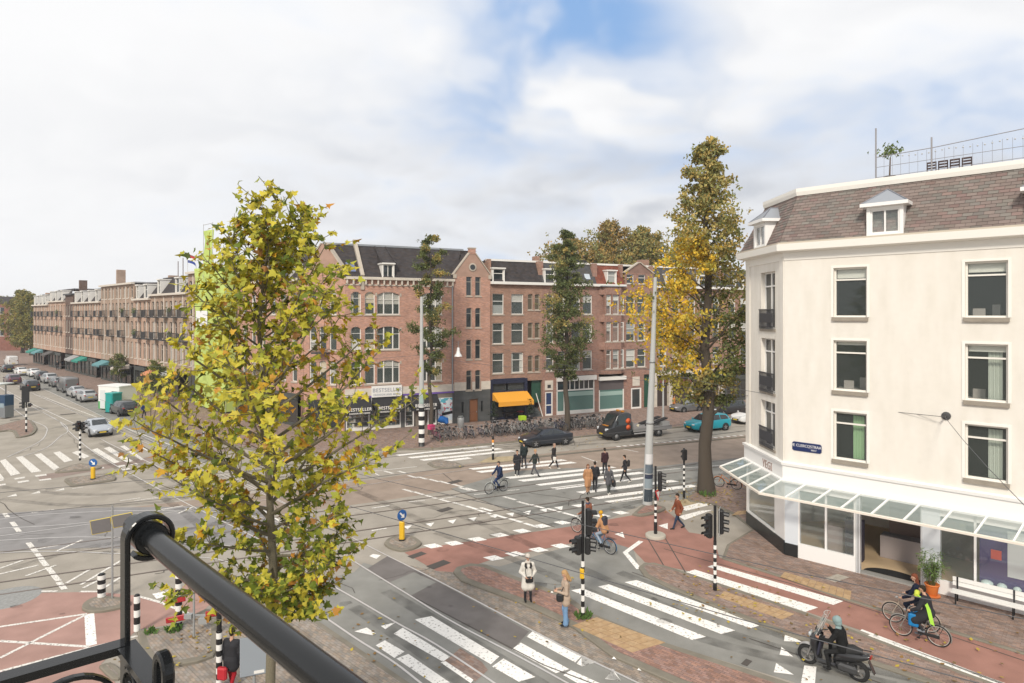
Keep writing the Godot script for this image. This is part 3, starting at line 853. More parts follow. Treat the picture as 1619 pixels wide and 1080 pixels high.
# a goods display seen behind a shop window: shelves with small wares
func display(parent: Node, x0: float, x1: float, y0: float, y1: float, z: float, tones: Array) -> void:
	var mb := MB.new()
	var r := RandomNumberGenerator.new(); r.seed = int(x0 * 100) + 5
	var rows := int((y1 - y0) / 0.45)
	for j in rows:
		var y := y0 + j * 0.45
		mb.col = Color(0.55, 0.55, 0.52)
		mb.b2(Vector3(x0, y - 0.03, z - 0.4), Vector3(x1, y, z))
		var x := x0 + 0.05
		while x < x1 - 0.25:
			var w := r.randf_range(0.1, 0.3)
			mb.col = tones[r.randi() % tones.size()]
			if r.randf() < 0.8: mb.b2(Vector3(x, y, z - r.randf_range(0.15, 0.3)), Vector3(x + w, y + r.randf_range(0.12, 0.36), z - 0.03))
			x += w + 0.03
	var m := vertex_paint()
	kind(ob("wares", mb, m, parent), "stuff")
func vertex_paint(rough := 0.8) -> StandardMaterial3D:
	var key := "vertex paint %f" % rough
	if not mats.has(key):
		var m := StandardMaterial3D.new()
		m.vertex_color_use_as_albedo = true
		m.roughness = rough
		m.metallic_specular = 0.3
		mats[key] = m
	return mats[key]

func buildings() -> void:
	white_building()
	brick_terrace()
	far_row()
	rng.seed = 11

# ---------- the brick terrace across the cross street ----------
func brick_terrace() -> void:
	var o0 := Vector3(-4.03, 0, -63.95)
	var white := plain(0.72, 0.70, 0.66, 0.5)
	var cream := grainy("cream render", 0.66, 0.60, 0.52, 0.06, 1.5, 0.8, 0.0, 4.0)
	var stone := grainy("pale stone", 0.50, 0.44, 0.37, 0.1, 1.0, 0.8, 0.1, 3.0)
	var slate := bricks("roof slate", Color(0.060, 0.052, 0.052), 0.2, Color(0.03, 0.027, 0.027), 6, 12, Vector2(0.3, 0.2))
	var greyroof := bricks("grey roof slate", Color(0.095, 0.092, 0.095), 0.16, Color(0.05, 0.05, 0.05), 6, 12, Vector2(0.3, 0.2))
	var redroof := bricks("red roof tile", Color(0.22, 0.075, 0.05), 0.2, Color(0.09, 0.035, 0.03), 8, 12, Vector2(0.25, 0.2))
	var lead := plain(0.30, 0.32, 0.34, 0.5, 0.3)
	var ba := bricks("salmon brick", Color(0.52, 0.30, 0.23), 0.16, Color(0.40, 0.30, 0.24), 8, 24, Vector2(0.22, 0.065), false, 7.0)
	var bb := bricks("brown brick", Color(0.39, 0.24, 0.18), 0.18, Color(0.24, 0.18, 0.145), 8, 24, Vector2(0.22, 0.065), false, 7.0)
	var bc := bricks("purple brick", Color(0.36, 0.215, 0.17), 0.18, Color(0.22, 0.16, 0.14), 8, 24, Vector2(0.22, 0.065), false, 7.0)
	var dark := glass_dark()
	var dim := glass_dark(0.05, 0.055, 0.055)
	var veil := plain(0.30, 0.31, 0.29, 0.12, 0.0, 0.6)
	var panes := [clear_glass(0.1)]
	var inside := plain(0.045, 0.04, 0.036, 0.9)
	var black := plain(0.018, 0.018, 0.02, 0.6)
	var floors := [[4.44, 6.65], [7.65, 9.86], [10.98, 13.12]]
	# the corner shop building with its stair gable (x = t + 12.7)
	var a := front("brick_corner_building", "long salmon brick corner building with slate roof and black shop awnings", "building", o0 + DF * -12.7, DF)
	var mb := MB.new()
	var holes := []
	for f in floors:
		for c in [[0.55, 1.5], [1.85, 2.8], [3.0, 5.2], [7.25, 9.5]]:
			holes.append([c[0], f[0], c[1], f[1], 0.28])
	wall_mb(mb, 0, 4.05, 10.72, 14.43, holes)
	shell(mb, 0, 14.66, 14.0, 11.0)
	ob("wall", mb, ba, a)
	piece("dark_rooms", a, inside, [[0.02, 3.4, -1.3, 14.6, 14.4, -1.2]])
	for f in floors:
		for c in [[0.55, 1.5], [1.85, 2.8]]:
			window(a, Vector3((c[0] + c[1]) / 2, f[0], 0), 0.95, f[1] - f[0], "narrow", white, pick(panes), stone)
		for c in [[3.0, 5.2], [7.25, 9.5]]:
			window(a, Vector3((c[0] + c[1]) / 2, f[0], 0), c[1] - c[0], f[1] - f[0], "triple", white, pick(panes), stone)
			piece("keystone", a, stone, [[c[0] - 0.16, f[1] - 0.42, 0, c[0], f[1] - 0.12, 0.04], [c[1], f[1] - 0.42, 0, c[1] + 0.16, f[1] - 0.12, 0.04]])
	# cornice with brackets
	piece("cornice", a, cream, [[0, 14.25, -0.1, 10.72, 14.5, 0.35], [0, 13.70, 0, 10.72, 13.80, 0.06]])
	var br := MB.new()
	for k in 19: br.b2(Vector3(0.12 + k * 0.575, 13.8, 0), Vector3(0.12 + k * 0.575 + 0.13, 14.25, 0.28))
	kind(ob("bracket", br, cream, a), "stuff")
	slope("roof", a, slate, Vector3(-0.2, 14.5, 0.1), Vector3(10.9, 14.5, 0.1), Vector3(12.7, 17.75, -3.2), Vector3(-1.4, 17.75, -3.2))
	slope("roof_top", a, lead, Vector3(-1.4, 17.75, -3.2), Vector3(14.66, 17.75, -3.2), Vector3(14.66, 17.75, -11), Vector3(-1.4, 17.75, -11))
	piece("ridge", a, lead, [[-1.4, 17.72, -3.3, 13, 17.9, -3.1]])
	piece("chimney", a, stone, [[1.46, 13.3, -0.2, 1.78, 14.52, 0.12]])
	var cmb := MB.new(); cmb.bar(Vector3(1.62, 14.5, 0.05), Vector3(1.62, 17.9, -3.2), 0.34, 0.5); cmb.b2(Vector3(1.44, 17.6, -3.5), Vector3(1.8, 18.3, -3.0))
	ob("chimney_flank", cmb, stone, a)
	var sk := slope("skylight", a, plain(0.14, 0.17, 0.30, 0.08), Vector3(0.3, 14.95, -0.3), Vector3(1.1, 14.95, -0.3), Vector3(1.1, 15.85, -1.22), Vector3(0.3, 15.85, -1.22))
	sk.position.y = 0.05
	dormer(a, 4.05, 14.5, 0.95, 1.25, white, dark, slate, true)
	# stair gable
	var gb := MB.new()
	var gh := []
	for f in [[5.37, 3.35], [8.46, 6.46], [11.66, 9.66], [14.86, 12.85]]:
		for x in [12.0, 12.98]: gh.append([x, f[1], x + 0.62, f[0], 0.12])
	wall_mb(gb, 10.72, 3.36, 14.66, 14.77, gh.slice(0, 6) + [[12.0, 12.85, 12.62, 14.77], [12.98, 12.85, 13.6, 14.77]], 0.12)
	gb.quad(Vector3(10.72, 3.3, 0.12), Vector3(10.72, 14.77, 0.12), Vector3(10.72, 14.77, -0.1), Vector3(10.72, 3.3, -0.1))
	var pg := PackedVector2Array([Vector2(10.72, 14.77), Vector2(14.66, 14.77), Vector2(14.66, 14.95), Vector2(13.0, 17.1), Vector2(12.38, 17.1), Vector2(10.72, 14.95)])
	gb.prism(pg, -0.3, 0.12)
	gb.b2(Vector3(12.36, 17.1, -0.3), Vector3(13.02, 17.62, 0.16))
	ob("gable_wall", gb, ba, a)
	for h in gh: window(a, Vector3((h[0] + h[2]) / 2, h[1], 0.12), 0.62, h[3] - h[1], "narrow", stone, dark, stone)
	var cop := MB.new()
	cop.bar(Vector3(10.6, 14.95, -0.08), Vector3(12.36, 17.2, -0.08), 0.5, 0.1)
	cop.bar(Vector3(14.78, 14.95, -0.08), Vector3(13.02, 17.2, -0.08), 0.5, 0.1)
	cop.b2(Vector3(12.3, 17.62, -0.34), Vector3(13.08, 17.74, 0.2))
	cop.b2(Vector3(10.6, 14.6, 0.1), Vector3(10.95, 15.0, 0.2)); cop.b2(Vector3(14.43, 14.6, 0.1), Vector3(14.78, 15.0, 0.2))
	ob("coping", cop, stone, a)
	var ring := MB.new()
	ring.lathe([Vector2(0.3, 0), Vector2(0.42, 0.02), Vector2(0.42, 0.06), Vector2(0.28, 0.06)], 20, Vector3(12.69, 15.75, 0.12), Basis(Vector3.RIGHT, PI / 2))
	var rw := ob("window", ring, stone, a)
	var disc := MB.new()
	disc.lathe([Vector2(0.29, 0.03), Vector2(0, 0.03)], 20, Vector3(12.69, 15.75, 0.12), Basis(Vector3.RIGHT, PI / 2))
	ob("pane", disc, dark, rw)
	slope("roof", a, slate, Vector3(10.72, 14.8, -0.3), Vector3(12.69, 17.3, -0.3), Vector3(12.69, 17.3, -6), Vector3(10.72, 14.8, -6))
	slope("roof", a, slate, Vector3(12.69, 17.3, -0.3), Vector3(14.66, 14.8, -0.3), Vector3(14.66, 14.8, -6), Vector3(12.69, 17.3, -6))
	piece("downpipe", a, lead, [[10.5, 3.4, 0.02, 10.6, 14.2, 0.12]])
	# shops
	piece("fascia", a, cream, [[0, 3.36, 0, 10.72, 4.06, 0.06], [10.72, 3.36, 0.13, 11.98, 4.2, 0.17], [12.64, 3.36, 0.13, 12.96, 4.2, 0.17], [13.62, 3.36, 0.13, 14.66, 4.2, 0.17]])
	piece("purple_band", a, plain(0.16, 0.09, 0.36, 0.5), [[0, 3.2, 0.02, 2.5, 3.34, 0.1], [5.5, 3.2, 0.02, 10.72, 3.34, 0.1]])
	var bn := piece("shop_sign", a, plain(0.74, 0.73, 0.70, 0.5), [[2.45, 3.2, 0.07, 5.35, 4.25, 0.25]])
	var pale := plain(0.36, 0.37, 0.40, 0.6)
	words("lettering", bn, "BESTSELLER", 0.36, pale, Vector3(3.9, 3.85, 0.26), true)
	words("lettering", bn, "FASHION AND MORE", 0.19, pale, Vector3(3.9, 3.42, 0.26), true)
	var cols := [Color(0.5, 0.42, 0.32), Color(0.3, 0.24, 0.18), Color(0.55, 0.52, 0.48), Color(0.16, 0.2, 0.17), Color(0.4, 0.3, 0.34), Color(0.1, 0.1, 0.12), Color(0.45, 0.33, 0.2)]
	for s in [[-0.1, 2.3], [2.5, 5.3], [5.95, 8.9]]:
		var aw := awning(a, s[0], s[1], 3.18, 2.35, 1.25, 0.55, black)
		words("lettering", aw, "BESTSELLER", 0.28, white, Vector3((s[0] + s[1]) / 2, 2.30, 1.28), true)
		words("lettering", aw, "FASHION AND MORE", 0.14, white, Vector3((s[0] + s[1]) / 2, 1.95, 1.28), true)
	for s in [[0.1, 2.3, 0.45], [2.45, 5.3, 0.4], [5.7, 6.6, 0.25], [8.0, 8.9, 0.3]]:
		var sf := piece("shop_window", a, white, [[s[0], 0.15, -0.3, s[1], s[2], 0.02], [s[0], s[2], -0.1, s[0] + 0.1, 2.6, 0.02], [s[1] - 0.1, s[2], -0.1, s[1], 2.6, 0.02], [s[0], 2.6, -0.1, s[1], 3.2, 0.02]])
		var pm := MB.new()
		pm.quad(Vector3(s[0] + 0.1, s[2], -0.03), Vector3(s[1] - 0.1, s[2], -0.03), Vector3(s[1] - 0.1, 2.6, -0.03), Vector3(s[0] + 0.1, 2.6, -0.03))
		ob("pane", pm, clear_glass(0.1), sf)
		display(a, s[0] + 0.1, s[1] - 0.1, s[2] + 0.02, 2.5, -0.25, cols)
	piece("shop_pier", a, plain(0.10, 0.10, 0.10, 0.5), [[5.3, 0, -0.3, 5.7, 3.2, 0.03], [8.9, 0, -0.3, 9.05, 3.2, 0.03], [10.55, 0, -0.3, 10.72, 3.2, 0.03], [2.3, 0, -0.3, 2.45, 3.2, 0.03], [-0.02, 0, -0.3, 0.1, 3.2, 0.03]])
	piece("shop_floor", a, plain(0.2, 0.17, 0.14), [[6.6, 0.02, -0.4, 8.0, 0.14, 0.0], [6.6, 0.14, -0.4, 8.0, 3.2, -0.3], [6.6, 2.6, -0.3, 8.9, 3.2, 0.02], [9.05, 2.75, -0.2, 10.55, 3.2, 0.02]])
	var poster := ob("poster", sub_mesh("poster", func(p: MB) -> void: p.quad(Vector3(0, 0, 0), Vector3(1.5, 0, 0), Vector3(1.5, 2.2, 0), Vector3(0, 2.2, 0), Vector2(0, 1), Vector2(1, 0))), poster_print(), a)
	poster.position = Vector3(9.05, 0.5, 0.03)
	piece("poster_back", a, white, [[9.05, 0.15, -0.2, 10.55, 2.75, 0.02]])
	# grey stone base of the stair bay with its brown door
	var gm := MB.new()
	wall_mb(gm, 10.72, 0, 14.66, 3.36, [[11.5, 1.1, 11.72, 2.2], [12.35, 0.12, 13.3, 2.45], [13.62, 1.1, 13.84, 2.2]], 0.14, 0.3)
	gm.quad(Vector3(10.72, 0, 0.14), Vector3(10.72, 3.36, 0.14), Vector3(10.72, 3.36, -0.2), Vector3(10.72, 0, -0.2))
	ob("stone_base", gm, bricks("grey stone blocks", Color(0.105, 0.108, 0.108), 0.08, Color(0.07, 0.07, 0.07), 3, 6, Vector2(0.7, 0.35), false), a)
	var dr := piece("door", a, plain(0.20, 0.085, 0.04, 0.45), [[12.35, 0.12, -0.1, 13.3, 2.45, -0.02], [12.45, 0.3, -0.02, 13.2, 1.0, 0.01], [12.45, 1.15, -0.02, 13.2, 2.3, 0.01]])
	piece("handle", dr, lead, [[13.16, 1.05, 0.01, 13.2, 1.2, 0.06]])
	for x in [11.5, 13.62]: piece("side_light", a, dark, [[x, 1.1, -0.1, x + 0.22, 2.2, -0.06]])

	# chamfered corner with its own gable, and the side along the main street
	var p1 := o0 + DF * -12.7
	var p2 := Vector3(-19.9, 0, -60.4)
	var u := (p1 - p2).normalized()
	var cl := p1.distance_to(p2)
	var c := front("brick_corner_bay", "salmon brick corner bay with pointed gable behind the tall yellow tree", "building", p2, u)
	var cm := MB.new()
	var ch := []
	for f in floors:
		for x in [0.7, 1.9, 3.1]: ch.append([x, f[0], x + 0.85, f[1], 0.2])
	wall_mb(cm, 0, 3.3, cl, 14.9, ch, 0.0)
	cm.prism(PackedVector2Array([Vector2(0, 14.9), Vector2(cl, 14.9), Vector2(cl / 2 + 0.35, 17.6), Vector2(cl / 2 - 0.35, 17.6)]), -0.35, 0.0)
	wall_mb(cm, 0, 0, cl, 3.3, [[0.5, 0.3, cl - 0.5, 2.9]], 0.0)
	ob("wall", cm, ba, c)
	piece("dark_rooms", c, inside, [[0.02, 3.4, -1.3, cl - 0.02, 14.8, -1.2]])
	for h in ch: window(c, Vector3((h[0] + h[2]) / 2, h[1], 0), 0.85, h[3] - h[1], "narrow", white, pick(panes), stone)
	var sp := piece("shop_window", c, black, [[0.5, 0.3, -0.2, cl - 0.5, 0.5, -0.05], [cl / 2 - 0.06, 0.5, -0.2, cl / 2 + 0.06, 2.9, -0.05]])
	piece("pane", sp, dark, [[0.5, 0.5, -0.16, cl - 0.5, 2.9, -0.12]])
	var cc := MB.new()
	cc.bar(Vector3(-0.1, 14.9, -0.15), Vector3(cl / 2 - 0.3, 17.7, -0.15), 0.5, 0.12)
	cc.bar(Vector3(cl + 0.1, 14.9, -0.15), Vector3(cl / 2 + 0.3, 17.7, -0.15), 0.5, 0.12)
	ob("coping", cc, stone, c)
	var bal := piece("balcony", c, plain(0.04, 0.04, 0.04, 0.5), [[1.6, 7.3, 0, 3.2, 7.45, 0.8], [1.6, 8.3, 0.74, 3.2, 8.36, 0.8]])
	var bars := MB.new()
	for k in 13: bars.b2(Vector3(1.62 + k * 0.127, 7.45, 0.755), Vector3(1.645 + k * 0.127, 8.3, 0.78))
	ob("railing", bars, plain(0.04, 0.04, 0.04, 0.5), bal)
	slope("roof", c, slate, Vector3(0, 14.9, -0.35), Vector3(cl / 2, 17.4, -0.35), Vector3(cl / 2, 17.4, -7), Vector3(0, 14.9, -7))
	slope("roof", c, slate, Vector3(cl / 2, 17.4, -0.35), Vector3(cl, 14.9, -0.35), Vector3(cl, 14.9, -7), Vector3(cl / 2, 17.4, -7))
	var s0 := Vector3(-31.8, 0, -71.5)
	var sl := s0.distance_to(p2)
	var sd := front("brick_side_building", "salmon brick building with dormer roof between green scaffold and corner gable", "building", s0, -D1)
	var sm := MB.new()
	var sh := []
	for f in floors:
		for k in 7: sh.append([0.8 + k * 2.2, f[0], 1.85 + k * 2.2, f[1], 0.2])
	wall_mb(sm, 0, 3.3, sl, 14.4, sh)
	shell(sm, 0, sl - 0.5, 14.0, 8.0)
	ob("wall", sm, ba, sd)
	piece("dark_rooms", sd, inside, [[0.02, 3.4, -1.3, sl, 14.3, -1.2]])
	for h in sh: window(sd, Vector3((h[0] + h[2]) / 2, h[1], 0), 1.05, h[3] - h[1], "sash", white, pick(panes), stone)
	piece("cornice", sd, cream, [[0, 14.2, -0.1, sl, 14.5, 0.35]])
	slope("roof", sd, slate, Vector3(0, 14.5, 0.1), Vector3(sl, 14.5, 0.1), Vector3(sl, 17.6, -3), Vector3(0, 17.6, -3))
	piece("roof_top", sd, lead, [[0, 17.5, -8, sl, 17.62, -3]])
	for k in 3: dormer(sd, 2.5 + k * 5.2, 14.5, 1.1, 1.4, white, dark, slate, false)
	shop_row(sd, sl, [0.5, 5.5, 10.5])

	# the narrower houses of the terrace
	var defs := [
		["brown_brick_house", "brown brick house above the yellow shop awning with slate mansard", 1.96, 8.10, bb, slate],
		["dark_brick_house", "purple brown brick house with flat grey mansard behind a street tree", 8.10, 15.02, bc, greyroof],
		["bay_window_house", "narrow brick house with white bay windows and red tiled mansard", 15.02, 18.85, bc, redroof],
		["gabled_brick_house", "brick house topped by a low pointed gable with two windows", 18.85, 22.96, bc, redroof],
		["end_brick_house", "brick terrace house half hidden behind the big yellow and green tree", 22.96, 34.0, bb, greyroof],
		["last_brick_house", "brown terrace house seen beside the cream corner building", 34.0, 50.0, bc, greyroof]]
	var hs := []
	for d in defs:
		var L: float = d[3] - d[2]
		var n := front(d[0], d[1], "house", o0 + DF * d[2] + Vector3(0.44, 0, 0.898) * (-0.02 * hs.size()), DF)
		hs.append(n)
		var wins := []   # [x0, x1, style, pane or null]
		match hs.size():
			1: wins = [[0.29, 1.58, "sash"], [2.45, 3.86, "sash"]]
			2: wins = [[0.46, 1.39, "sash"], [1.95, 2.82, "sash"], [3.62, 4.76, "sash"], [5.09, 6.33, "sash"]]
			3: wins = [[0.84, 1.62, "tall"], [1.80, 2.68, "tall"], [2.86, 3.4, "tall"]]
			4: wins = [[0.22, 1.47, "sash"], [1.83, 3.01, "sash"]]
			5: wins = [[0.8, 2.0, "sash"], [2.8, 4.0, "sash"], [5.2, 6.4, "sash"], [7.2, 8.4, "sash"], [9.2, 10.3, "sash"]]
			6: wins = [[0.8, 2.0, "sash"], [2.8, 4.0, "sash"], [5.2, 6.4, "sash"], [7.2, 8.4, "sash"], [9.4, 10.6, "sash"], [12.0, 13.2, "sash"]]
		var w2 := MB.new()
		var z := 0.0
		var bay := hs.size() == 3
		var hh := []
		for f in [[4.9, 7.0], [7.95, 10.1], [11.0, 13.13]]:
			for w in wins: hh.append([w[0], f[0], w[1], f[1], w[2]])
		var extra := []
		if hs.size() == 1:
			for f in [[4.9, 6.66], [8.45, 10.13], [11.47, 13.15]]:
				for x in [[4.39, 4.99], [5.22, 5.83]]: extra.append([x[0], f[0], x[1], f[1], 0.1])
		var cut := []
		if not bay:
			for h in hh: cut.append(h.slice(0, 4))
		wall_mb(w2, 0, 4.3, L, 14.2, cut + extra)
		if hs.size() == 4:
			wall_mb(w2, 0, 14.2, L, 15.75, [[0.3, 14.53, 1.3, 15.6], [1.95, 14.53, 2.95, 15.6]])
			w2.prism(PackedVector2Array([Vector2(0, 15.75), Vector2(L, 15.75), Vector2(L / 2 + 0.2, 16.95), Vector2(L / 2 - 0.2, 16.95)]), -0.3, 0.0)
		shell(w2, 0, L, 13.9, 10.0)
		ob("wall", w2, d[4], n)
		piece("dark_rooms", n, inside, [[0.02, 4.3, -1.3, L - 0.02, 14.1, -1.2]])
		if bay:
			var bm := MB.new()
			for y in [[4.2, 4.8], [7.0, 7.9], [10.15, 11.0], [13.15, 14.1]]: bm.prism(PackedVector2Array([Vector2(0.3, 0), Vector2(0.85, 0.55), Vector2(2.95, 0.55), Vector2(3.55, 0)]), 0, 1)
			bm = MB.new()
			for y in [[4.3, 4.8], [7.05, 7.9], [10.15, 11.0], [13.2, 14.1]]:
				bm.t = Transform3D(Basis(Vector3.RIGHT, Vector3(0, 0, 1), Vector3(0, -1, 0)), Vector3(0, y[0], 0))
				bm.prism(PackedVector2Array([Vector2(0.3, 0.0), Vector2(0.85, 0.55), Vector2(2.95, 0.55), Vector2(3.55, 0)]), -(y[1] - y[0]), 0.0)
			bm.t = Transform3D()
			for x in [0.78, 1.66, 2.72]: bm.b2(Vector3(x, 4.3, 0.2), Vector3(x + 0.16, 14.0, 0.54))
			ob("bay", bm, d[4], n)
			for h in hh: window(n, Vector3((h[0] + h[2]) / 2, h[1], 0.5), h[2] - h[0], h[3] - h[1], "tall", white, pick(panes), stone)
			piece("bay_roof", n, lead, [[0.25, 14.1, 0, 3.6, 14.2, 0.7]])
		else:
			for h in hh: window(n, Vector3((h[0] + h[2]) / 2, h[1], 0), h[2] - h[0], h[3] - h[1], h[4], white, pick(panes), stone)
			for h in extra: window(n, Vector3((h[0] + h[2]) / 2, h[1], 0), h[2] - h[0], h[3] - h[1], "narrow", stone, plain(0.10, 0.08, 0.05, 0.2), stone)
		if hs.size() == 4:
			for x in [0.8, 2.45]: window(n, Vector3(x, 14.53, 0), 1.0, 1.07, "sash", white, dark, stone)
			var g4 := MB.new()
			g4.bar(Vector3(-0.1, 15.75, -0.1), Vector3(L / 2 - 0.1, 17.0, -0.1), 0.45, 0.12); g4.bar(Vector3(L + 0.1, 15.75, -0.1), Vector3(L / 2 + 0.1, 17.0, -0.1), 0.45, 0.12)
			ob("coping", g4, stone, n)
		else:
			piece("cornice", n, white, [[0, 14.1, -0.1, L, 14.38, 0.4]])
			slope("roof", n, d[5], Vector3(0, 14.38, 0.05), Vector3(L, 14.38, 0.05), Vector3(L, 16.6, -1.0), Vector3(0, 16.6, -1.0))
			for q in [[0, 1], [L, -1]]: piece("parapet", n, d[4], [[minf(q[0], q[0] + 0.3 * q[1]), 14.3, -1.6, maxf(q[0], q[0] + 0.3 * q[1]), 16.7, -0.35]])
		piece("roof_edge", n, white, [[0, 16.58, -1.25, L, 16.78, -0.9]])
		piece("roof_top", n, greyroof, [[0, 16.4, -10, L, 16.6, -1.2]])
		if hs.size() == 1: dormer(n, 0.95, 14.38, 1.15, 1.3, white, dark, lead, false)
		if hs.size() == 3: dormer(n, 2.0, 14.38, 1.05, 1.5, white, veil, lead, false)
		if hs.size() == 2:
			dormer(n, 0.9, 14.38, 1.1, 1.4, white, dark, lead, false)
			slope("skylight", n, plain(0.45, 0.5, 0.56, 0.1), Vector3(5.5, 14.9, -0.12), Vector3(6.2, 14.9, -0.12), Vector3(6.2, 15.5, -0.4), Vector3(5.5, 15.5, -0.4))
			piece("roof_vent", n, black, [[5.6, 16.6, -3.0, 7.0, 17.2, -2.2]])
		if hs.size() >= 5:
			for k in 2: dormer(n, 2.6 + k * 5.0, 14.38, 1.2, 1.3, white, dark, lead, false)
	piece("chimney", hs[0], bb, [[5.9, 14.2, -1.9, 6.4, 17.3, -1.1]])
	piece("chimney", hs[4], bb, [[0.2, 15.5, -3.4, 1.3, 17.6, -2.4]])
	# ground floors
	var navy := plain(0.016, 0.02, 0.045, 0.4)
	var n1: Node3D = hs[0]
	piece("shop_front", n1, navy, [[0.05, 0, -0.2, 0.3, 4.3, 0.1], [3.95, 0, -0.2, 4.3, 4.3, 0.1], [0.3, 3.85, -0.2, 3.95, 4.35, 0.16], [0.3, 2.95, -0.15, 3.95, 3.1, 0.06], [0.3, 0, -0.2, 3.95, 0.35, 0.02], [1.6, 0.35, -0.2, 1.75, 2.95, 0.0]])
	for q in [[0.3, 3.1, 1.9, 3.85], [2.1, 3.1, 3.95, 3.85]]: piece("pane", n1, dim, [[q[0], q[1], -0.14, q[2], q[3], -0.1]])
	piece("pane", n1, dark, [[0.3, 0.35, -0.14, 3.95, 2.95, -0.1]])
	awning(n1, 0.25, 4.25, 2.95, 2.15, 1.6, 0.45, plain(0.72, 0.33, 0.03, 0.7))
	var steps := []
	for k in 8: steps.append([4.35, 0.0 + k * 0.2, -0.25 - k * 0.25, 6.1, 0.2 + k * 0.2, 0.0 - k * 0.25 + 0.02])
	piece("stair", n1, plain(0.10, 0.11, 0.11), steps)
	piece("stair_hood", n1, bb, [[4.3, 4.0, -0.2, 6.14, 4.32, 0.0]])
	piece("green_door", n1, plain(0.02, 0.07, 0.045, 0.4), [[5.0, 1.6, -0.4, 6.1, 4.0, -0.3]])
	var hr := MB.new(); hr.bar(Vector3(5.35, 2.6, 0.05), Vector3(6.1, 0.1, 0.15), 0.05, 0.08)
	ob("stair_rail", hr, white, n1)
	var n2: Node3D = hs[1]
	var tealg := plain(0.10, 0.19, 0.17, 0.06, 0.0, 0.6)
	piece("shop_wall", n2, bc, [[0, 0, -0.2, 0.35, 4.3, 0.0], [1.3, 0, -0.2, 1.75, 4.3, 0.0], [0.35, 2.7, -0.2, 1.3, 4.3, 0.0], [6.6, 0, -0.2, 6.92, 4.3, 0.0]])
	piece("plaque", n2, cream, [[0.3, 2.85, 0.0, 1.3, 3.9, 0.06]])
	piece("emblem", n2, plain(0.03, 0.03, 0.03), [[0.6, 3.1, 0.06, 1.0, 3.45, 0.09]])
	var d2 := piece("door", n2, white, [[0.35, 0.1, -0.18, 0.5, 2.7, -0.05], [1.15, 0.1, -0.18, 1.3, 2.7, -0.05], [0.5, 0.1, -0.18, 1.15, 0.3, -0.05], [0.5, 2.55, -0.18, 1.15, 2.7, -0.05], [0.5, 1.2, -0.18, 1.15, 1.3, -0.05]])
	piece("pane", d2, plain(0.03, 0.05, 0.12, 0.1), [[0.5, 0.3, -0.15, 1.15, 2.55, -0.1]])
	piece("awning_box", n2, white, [[1.7, 3.75, 0, 6.75, 4.25, 0.3]])
	var s2 := piece("shop_window", n2, white, [[1.75, 0.1, -0.15, 6.6, 0.5, 0.05], [1.75, 2.65, -0.1, 6.6, 2.8, 0.03], [1.75, 0.5, -0.1, 1.87, 3.75, 0.03], [6.48, 0.5, -0.1, 6.6, 3.75, 0.03], [2.65, 0.5, -0.1, 2.8, 3.75, 0.03], [3.4, 2.8, -0.1, 3.48, 3.75, 0.02], [4.0, 2.8, -0.1, 4.08, 3.75, 0.02], [4.6, 2.8, -0.1, 4.68, 3.75, 0.02], [5.2, 2.8, -0.1, 5.28, 3.75, 0.02], [5.8, 2.8, -0.1, 5.88, 3.75, 0.02]])
	piece("pane", s2, tealg, [[1.87, 0.5, -0.08, 6.48, 2.65, -0.05]])
	piece("pane", s2, dark, [[1.87, 2.8, -0.08, 6.48, 3.75, -0.05]])
	piece("band", s2, plain(0.30, 0.42, 0.38, 0.3), [[2.8, 2.05, -0.05, 6.48, 2.5, -0.035]])
	for q in [[2, 0.3, 5.6, 3.83], [3, 0.05, 3.9, 3.1]]:
		var n3: Node3D = hs[q[0]]
		if q[0] == 2:
			piece("shop_wall", n3, bc, [[0, 0, -0.2, 0.3, 4.3, 0.0], [3.7, 0, -0.2, 3.83, 4.3, 0.0]])
			piece("awning_box", n3, white, [[0.2, 3.6, 0, 3.83, 4.0, 0.35]])
			piece("shutter", n3, plain(0.10, 0.085, 0.085, 0.6), [[0.3, 2.5, -0.1, 3.7, 3.6, -0.02]])
			var s3 := piece("shop_window", n3, white, [[0.3, 0.1, -0.15, 3.7, 0.35, 0.05], [0.3, 0.35, -0.1, 0.42, 2.5, 0.03], [3.58, 0.35, -0.1, 3.7, 2.5, 0.03]])
			piece("pane", s3, tealg, [[0.42, 0.35, -0.08, 3.58, 2.5, -0.05]])
			piece("band", s3, plain(0.30, 0.42, 0.38, 0.3), [[0.42, 1.85, -0.05, 3.58, 2.3, -0.035]])
		else:
			piece("shop_wall", n3, bc, [[0, 0, -0.2, 0.9, 4.3, 0.0], [2.4, 0, -0.2, 2.75, 4.3, 0.0], [3.9, 0, -0.2, 4.11, 4.3, 0.0], [0.9, 2.55, -0.2, 2.4, 4.3, 0.0], [2.75, 4.0, -0.2, 3.9, 4.3, 0.0]])
			piece("plaque", n3, cream, [[1.1, 2.75, 0, 2.1, 3.8, 0.06]])
			var d3 := piece("door", n3, white, [[0.95, 0.1, -0.18, 1.1, 2.5, -0.05], [2.2, 0.1, -0.18, 2.4, 2.5, -0.05], [1.1, 0.1, -0.18, 2.2, 0.3, -0.05], [1.1, 2.35, -0.18, 2.2, 2.5, -0.05]])
			piece("pane", d3, dim, [[1.1, 0.3, -0.15, 2.2, 2.35, -0.1]])
			piece("green_door", n3, plain(0.02, 0.08, 0.05, 0.4), [[2.75, 0.1, -0.5, 3.9, 4.0, -0.4]])
	var n5: Node3D = hs[4]
	piece("shop_front", n5, cream, [[0.0, 0, -0.3, 0.5, 4.3, 0.1], [2.3, 0, -0.3, 2.8, 4.3, 0.1], [0.5, 3.8, -0.3, 11, 4.3, 0.08], [5.6, 0, -0.3, 6.0, 3.8, 0.1], [10.4, 0, -0.3, 11.0, 3.8, 0.1]])
